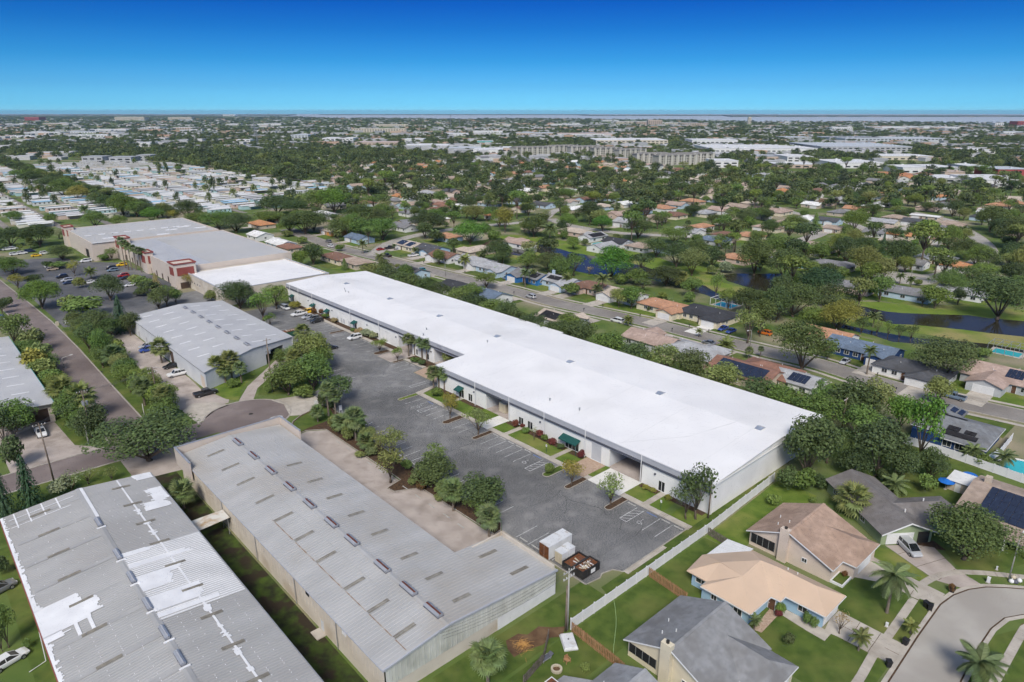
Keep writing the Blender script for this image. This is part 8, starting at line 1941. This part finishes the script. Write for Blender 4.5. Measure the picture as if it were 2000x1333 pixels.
for x,p in rest_fh:
 L,Wd=7.5,5;a=FR.choice((EU,EV));b=Vector((-a.y,a.x,0));q.obox(p+Vector((0,0,1.4)),a*L,b*Wd,(0,0,1.4),0)
 for s in(-1,1):k=1+FR.randrange(3)if s<0 else k;q.face([p+a*-L+b*s*Wd*1.1+Vector((0,0,2.7)),p+a*L+b*s*Wd*1.1+Vector((0,0,2.7)),p+a*L+Vector((0,0,4.6)),p-a*L+Vector((0,0,4.6))],k)
if rest_fh:tag(q.part('further_houses',[pm('far_house_wall',(.6,.56,.5)),pm('far_roof_tan',(.44,.35,.29)),pm('far_roof_grey',(.38,.385,.40)),pm('far_roof_red',(.42,.24,.16))]),'further small houses scattered between the counted distant ones','houses',None,'stuff')
rows=[]
tries=0
while len(rows)<150 and tries<5000:
 tries+=1
 px,py=FR.uniform(0,2000),FR.uniform(330,400)
 p=W(px,py);w=FR.uniform(9,16)
 if px<640 and inside((px,py),PARK)and FR.random()<.75:continue
 if not free(p.x,p.y,w*.35):continue
 k=FR.choice(('oak','round','round','pine','loose'));t=plant(k,p,w,w*FR.uniform(.65,.9)*(1.4 if k=='pine' else 1),FR.choice(('oak','mid','olive','dark','lime','mid')));mark(p.x,p.y,w*.4);rows.append((px,t,k))
rows.sort(key=lambda q:q[0]);cnt={}
for px,t,k in rows:
 i=cnt.get(k,0);cnt[k]=i+1
 tag(t,'%s, %s such from left between the distant houses'%(KINDW[k],nth(i)),'tree','trees between the distant houses')
belt=[]
u=500
while u<1150:
 p=S(138+FR.uniform(-5,5),u);w=FR.uniform(10,15);belt.append((seen(p)[0],plant('oak',p,w,w*.8,FR.choice(('oak','dark','mid','olive')))));mark(p.x,p.y,6);u+=FR.uniform(9,15)
belt.sort(key=lambda q:q[0])
for i,(x,t)in enumerate(belt):tag(t,'%s oak from left in the tree belt crossing the mobile home park'%nth(i),'tree','tree belt of the mobile home park')
# far commercial buildings
FB=[(K2,0,90,262,9,60,'w','w'),(K2,75,400,205,12,30,'c','c'),(K2,210,410,172,10,30,'c','c'),(K2,380,640,300,6,70,'g','w'),(K2,640,830,318,6,60,'g','l'),(K2,790,960,330,7,60,'w','w'),(K2,960,1010,318,7,50,'t','w'),(K2,810,900,275,7,30,'e','l'),(K2,1500,1920,275,9,120,'c','w'),(K2,100,350,280,6,60,'t','p'),(K2,390,500,262,7,50,'w','w'),(K2,640,760,225,6,60,'w','w'),(K2,790,960,212,7,60,'w','w'),(K2,1040,1260,222,6,80,'t','l'),(K2,1280,1600,226,6,90,'w','p'),(K2,1240,1420,165,6,90,'w','w'),(K2,1540,1640,142,9,60,'w','w'),(K2,1620,1720,155,12,70,'c','w'),(K2,1740,1810,158,14,60,'t','w'),(K2,1810,1890,165,26,50,'t','p'),(K2,1890,2000,160,9,60,'c','w'),(K2,540,620,195,5,50,'g','g'),(K2,880,1010,165,6,60,'c','w'),(K3,65,330,280,11,70,'w','w'),(K3,180,800,322,7,150,'w','w'),(K3,830,1350,318,9,170,'g','l'),(K3,870,1180,255,8,90,'l','l'),(K3,960,1545,262,8,120,'l','l'),(K3,600,760,250,7,60,'g','l'),(K3,620,770,380,8,60,'w','w'),(K3,190,330,412,9,40,'w','w'),(K3,900,1180,415,7,70,'w','w'),(K3,1120,1470,368,6,60,'c','w'),(K3,1290,1440,445,7,45,'w','w'),(K3,1460,1620,445,7,50,'g','w'),(K3,1530,1660,468,6,40,'t','t'),(K3,1690,1830,330,6,60,'w','w'),(K3,1660,1770,440,8,40,'w','w'),(K3,1840,2040,468,9,40,'r','l'),(K3,1780,2040,525,7,60,'w','w'),(K3,1480,1660,500,5,40,'g','w'),(K3,1130,1620,185,7,90,'w','w'),(K3,880,1000,188,7,60,'w','w'),(K3,390,408,158,38,14,'c','w'),(K3,0,160,162,8,80,'t','p'),(K3,1830,1880,168,14,60,'w','w'),(K3,1960,2040,168,22,60,'r','p'),(K3,1880,2020,215,7,70,'w','l'),(K3,560,800,415,5,40,'t','w'),(K3,430,620,370,6,50,'t','g'),(K3,1260,1420,480,4,50,'t','o'),(K1,145,230,138,26,80,'r','p'),(K1,670,840,135,24,80,'c','w'),(K1,980,1120,132,20,80,'c','w'),(K1,830,930,188,8,70,'w','w'),(K1,1000,1120,190,8,80,'t','w'),(K1,1300,1370,112,22,90,'w','w'),(K1,1700,1800,240,9,70,'l','l'),(K1,1880,2000,262,9,70,'w','w'),(K1,480,600,385,9,25,'g','g'),(K1,640,770,388,9,25,'g','g'),(K1,800,880,375,9,25,'g','g'),(K1,1500,1640,165,7,90,'w','w'),(K1,530,740,200,6,90,'w','w'),(K1,380,560,212,5,60,'w','l'),(K1,140,350,215,5,60,'w','w'),(K1,400,700,232,5,50,'w','w'),(K1,0,200,240,5,60,'w','w'),(K1,920,990,236,6,40,'t','o'),(K1,0,140,165,6,90,'g','w'),(K1,250,400,160,6,90,'t','w'),(K1,1380,1460,270,8,30,'w','w'),(K1,810,880,285,7,30,'w','w'),(K1,1320,1390,165,7,70,'w','w')]
BC=dict(w=(.68,.68,.68),c=(.60,.54,.44),g=(.40,.41,.42),l=(.50,.53,.56),t=(.50,.40,.33),p=(.52,.42,.38),e=(.10,.38,.33),r=(.36,.08,.08),o=(.50,.22,.10))
BN=dict(w='white',c='cream',g='grey',l='pale blue-grey',t='tan',p='pinkish',e='teal',r='dark red',o='orange')
FB.sort(key=lambda b:crop(b[0],b[1],0)[0])
CLEAR=[]
for i,(o,x0,x1,yb,h,d,wc,rc)in enumerate(FB):
 (a,y),(b,_)=crop(o,x0,yb),crop(o,x1,yb)
 CLEAR.append((a-2,b+2,y,max(3.5,(y-217)*.16)))
 A,B=W(a,y),W(b,y);w=(B-A).length;c0=(A+B)/2
 t=thing('commercial_building','%s walled, %s roofed building, %s from left in the far district'%(BN[wc],BN[rc],nth(i)),'building',c0+Vector((0,d/2,0)),FR.uniform(-.04,.04),'far commercial buildings')
 c=MB();c.box(-w/2,w/2,-d/2,d/2,0,h-.4);c.part('wall',MAT['house_wall'],t,color=BC[wc])
 c=MB();c.box(-w/2-.3,w/2+.3,-d/2-.3,d/2+.3,h-.4,h)
 for k in range(int(w*d/900)):x,yy=FR.uniform(-w/2+3,w/2-3),FR.uniform(-d/2+3,d/2-3);c.box(x-1.2,x+1.2,yy-1,yy+1,h,h+1.3)
 c.part('roof',MAT['metal_house_roof'],t,color=BC[rc])
 n=max(2,int(w/9));fl=max(1,int(h/4))
 for f in range(fl):
  c=MB()
  for k in range(n):x=-w/2+w*(k+.5)/n;c.box(x-w/n*.3,x+w/n*.3,-d/2-.15,-d/2-.02,1.2+f*3.6,2.9+f*3.6)
  c.part('window_row',MAT['glass'],t)['kind']='stuff'
 mark(c0.x,c0.y+d/2,max(w,d)*.5)
ap=[(K2,1060,340,30,40),(K2,1150,340,60,25),(K2,1300,330,60,30),(K2,1440,335,60,20),(K2,1560,345,50,20),(K2,1700,355,50,25),(K2,1830,385,55,15),(K2,1960,395,60,20),(K3,60,385,60,10)]
for i,(o,x,y,L,rz)in enumerate(ap):
 p=W(*crop(o,x,y));t=thing('apartment_block','four storey cream apartment block, %s from left of the complex'%nth(i),'apartment block',p,radians(rz),'apartment blocks')
 CLEAR.append((crop(o,x,y)[0]-30,crop(o,x,y)[0]+30,crop(o,x,y)[1],12))
 c=MB();c.box(-L/2,L/2,-8,8,0,13);c.part('wall',MAT['house_wall'],t,color=(.40,.385,.34))
 c=MB();roof_hip(c,L,16,13,.25,.8);c.part('roof',MAT['shingle'],t,color=(.24,.23,.22))
 for k in range(int(L/9)+1):
  c=MB();xx=-L/2+1.5+k*(L-3)/int(L/9);c.box(xx-1.5,xx+1.5,-9.2,-8.15,0,13.6);c.box(xx-1.7,xx+1.7,-9.4,-8.14,13.61,14.2);c.part('bay',MAT['house_wall'],t,color=(.50,.48,.43))
 for f in range(4):
  for s in(-1,1):
   c=MB()
   for k in range(int(L/4)):xx=-L/2+2+k*4;c.box(xx-.9,xx+.9,s*8.02-.05,s*8.02+.05,1+3.1*f,2.7+3.1*f)
   c.part('window_row',MAT['glass'],t)['kind']='stuff'
 mark(p.x,p.y,L*.5)
for i,(o,x,yb,yt)in enumerate(((K2,658,200,105),(K1,1490,250,130),(K1,1505,300,190),(K2,710,190,130))):
 px,py=crop(o,x,yb);p=W(px,py);h=min(72,tall(px,py,crop(o,x,yt)[1]));t=thing('radio_mast','thin radio mast, %s of four on the far skyline'%nth(i),'mast',p,0,'radio masts')
 c=MB()
 for k in range(3):c.tube([(2.2*cos(k*2.1),2.2*sin(k*2.1),0),(.5*cos(k*2.1),.5*sin(k*2.1),h)],.35,4)
 c.part('lattice',MAT['pipe_grey'],t);c=MB();c.tube([(0,0,h),(0,0,h+4)],.2,4);c.part('antenna',MAT['pipe_grey'],t)
# far woodland: uncountable, instanced over points
wood=bpy.data.collections.new('woodland_kinds')
def far_leaf():
 m=leaf_material('far_foliage',.55,1.4);nt=m.node_tree;n,l=nt.nodes,nt.links
 g=n.new('ShaderNodeNewGeometry');nz=n.new('ShaderNodeTexNoise');nz.inputs['Scale'].default_value=.03;nz.inputs['Detail'].default_value=3;l.new(g.outputs['Position'],nz.inputs['Vector'])
 cr=n.new('ShaderNodeValToRGB');e=cr.color_ramp.elements;e[0].position=.33;e[0].color=(.070,.094,.048,1);e[1].position=.7;e[1].color=(.22,.27,.085,1);k=e.new(.5);k.color=(.122,.16,.066,1)
 l.new(nz.outputs[0],cr.inputs[0])
 hs=[x for x in n if x.type=='HUE_SAT'][0];l.new(cr.outputs[0],hs.inputs['Color']);return m
FLM=far_leaf()
for s in range(6):
 r=random.Random(900+s);c=MB();lobes=[]
 for i in range(9):
  t=i*2.4;k=math.sqrt((i+.5)/9);lobes.append(((.33*k*cos(t),.33*k*sin(t),.52+.2*(1-k)+r.uniform(-.12,.1)),(.22,.22,.24)))
 crown_lobes(c,lobes,34,.075,r);o_=bpy.data.objects.new('woodland_tree',c.mesh('woodland_tree',FLM));wood.objects.link(o_)
WR=random.Random(33);vs,sc=[],[]
def wood_pt(p,w,h):vs.append((p.x,p.y,0));sc.append((w,w,h))
def gap(p,f=.0045):return mnoise.noise((p.x*f,p.y*f,3.1))+.5*mnoise.noise((p.x*f*3,p.y*f*3,7.7))
for k in range(60000):
 px,py=WR.uniform(-80,2080),224.5+185*WR.random()**2.4
 p=W(px,py);d=p.y
 if d>9000 or d<520 or(d<1050 and px>600 and WR.random()<.74):continue
 if any(a_<px<b_ and c_-3<py<c_+e_ for a_,b_,c_,e_ in CLEAR)and WR.random()<.9:continue
 if d<4600 and py>236 and px<2100 and any(inside((px,py),q)for q in([(x,y)for x,y in near_px]+[(2400,222),(-300,222)],)):continue
 if inside((px,py),[(x,y)for x,y in near_px]+[(2400,222),(-300,222)]):continue
 if gap(p)<-.16 and WR.random()<.85 and d>1000:continue
 if inside((px,py),PARK)and WR.random()<.91:continue
 w=WR.uniform(8,14)*(.6 if inside((px,py),PARK)else 1)*(1 if d<2500 else 1+(d-2500)/2500)
 if not free(p.x,p.y,min(w,14)*.26):continue
 if d<1300:mark(p.x,p.y,w*.22)
 wood_pt(p,w,(WR.uniform(8,13)if d<1200 else WR.uniform(6,10))*(1 if WR.random()<.93 else 1.5))
 if len(vs)>26000:break
me=bpy.data.meshes.new('far_woodland');me.from_pydata(vs,[],[])
at=me.attributes.new('tree_size','FLOAT_VECTOR','POINT');at.data.foreach_set('vector',[x for s in sc for x in s])
fw=obj('far_woodland',me);tag(fw,'dense far-off trees that fill the plain out to the bay','woodland',None,'stuff')
ng=bpy.data.node_groups.new('woodland','GeometryNodeTree');ng.interface.new_socket('Geometry',in_out='INPUT',socket_type='NodeSocketGeometry');ng.interface.new_socket('Geometry',in_out='OUTPUT',socket_type='NodeSocketGeometry')
N=ng.nodes;gi,go_=N.new('NodeGroupInput'),N.new('NodeGroupOutput');ci=N.new('GeometryNodeCollectionInfo');ci.inputs['Collection'].default_value=wood;ci.inputs['Separate Children'].default_value=True;ci.inputs['Reset Children'].default_value=True
ip=N.new('GeometryNodeInstanceOnPoints');ip.inputs['Pick Instance'].default_value=True;na=N.new('GeometryNodeInputNamedAttribute');na.data_type='FLOAT_VECTOR';na.inputs['Name'].default_value='tree_size'
rv=N.new('FunctionNodeRandomValue');rv.data_type='FLOAT_VECTOR';rv.inputs[0].default_value=(0,0,0);rv.inputs[1].default_value=(0,0,6.283)
ng.links.new(gi.outputs[0],ip.inputs['Points']);ng.links.new(ci.outputs[0],ip.inputs['Instance']);ng.links.new(na.outputs[0],ip.inputs['Scale']);ng.links.new(rv.outputs[0],ip.inputs['Rotation']);ng.links.new(ip.outputs[0],go_.inputs[0])
md=fw.modifiers.new('woodland','NODES');md.node_group=ng
bm_=MB();BR=random.Random(44)
for k in range(5000):
 px,py=BR.uniform(-50,2050),227+95*BR.random()**1.9
 p=W(px,py)
 if p.y>7500 or inside((px,py),[(x,y)for x,y in near_px]+[(2400,222),(-300,222)])or inside((px,py),PARK)or not free(p.x,p.y,9):continue
 if gap(p)>.08 and BR.random()<.6:continue
 w,d,h=BR.uniform(7,16),BR.uniform(6,13),BR.uniform(3.5,6)
 if p.y>2200:w*=1.5;d*=1.5;h*=1.1
 a=BR.choice((0,GRID,.2));bm_.obox((p.x,p.y,h/2),(w*cos(a),w*sin(a),0),(-d*sin(a),d*cos(a),0),(0,0,h/2),BR.choice((0,0,0,1,2)))
fb_=bm_.part('far_town',[pm('far_white',(.52,.52,.52),(.38,.38,.39),scale=.02),pm('far_tan',(.45,.36,.29),(.4,.25,.17),scale=.02),pm('far_grey',(.34,.35,.37),(.25,.26,.27),scale=.02)])
tag(fb_,'countless small white and tan roofs scattered through the far woodland','town',None,'stuff')
# the air between here and the bay
c=MB();c.box(-18000,18000,-18000,18000,-1.0,80)
hz_=c.part('haze',[]);hz_.data.materials.clear();hz_['kind']='stuff';tag(hz_,'faint pale haze lying over the far plain','haze')
hm=bpy.data.materials.new('haze_air');hm.use_nodes=True;hm.node_tree.nodes.clear()
ho=hm.node_tree.nodes.new('ShaderNodeOutputMaterial');hv=hm.node_tree.nodes.new('ShaderNodeVolumePrincipled')
hv.inputs['Density'].default_value=.00004;hv.inputs['Color'].default_value=(.50,.76,1.0,1);hv.inputs['Anisotropy'].default_value=.2
hm.node_tree.links.new(hv.outputs[0],ho.inputs['Volume']);hz_.data.materials.append(hm)
hz_.display_type='BOUNDS'
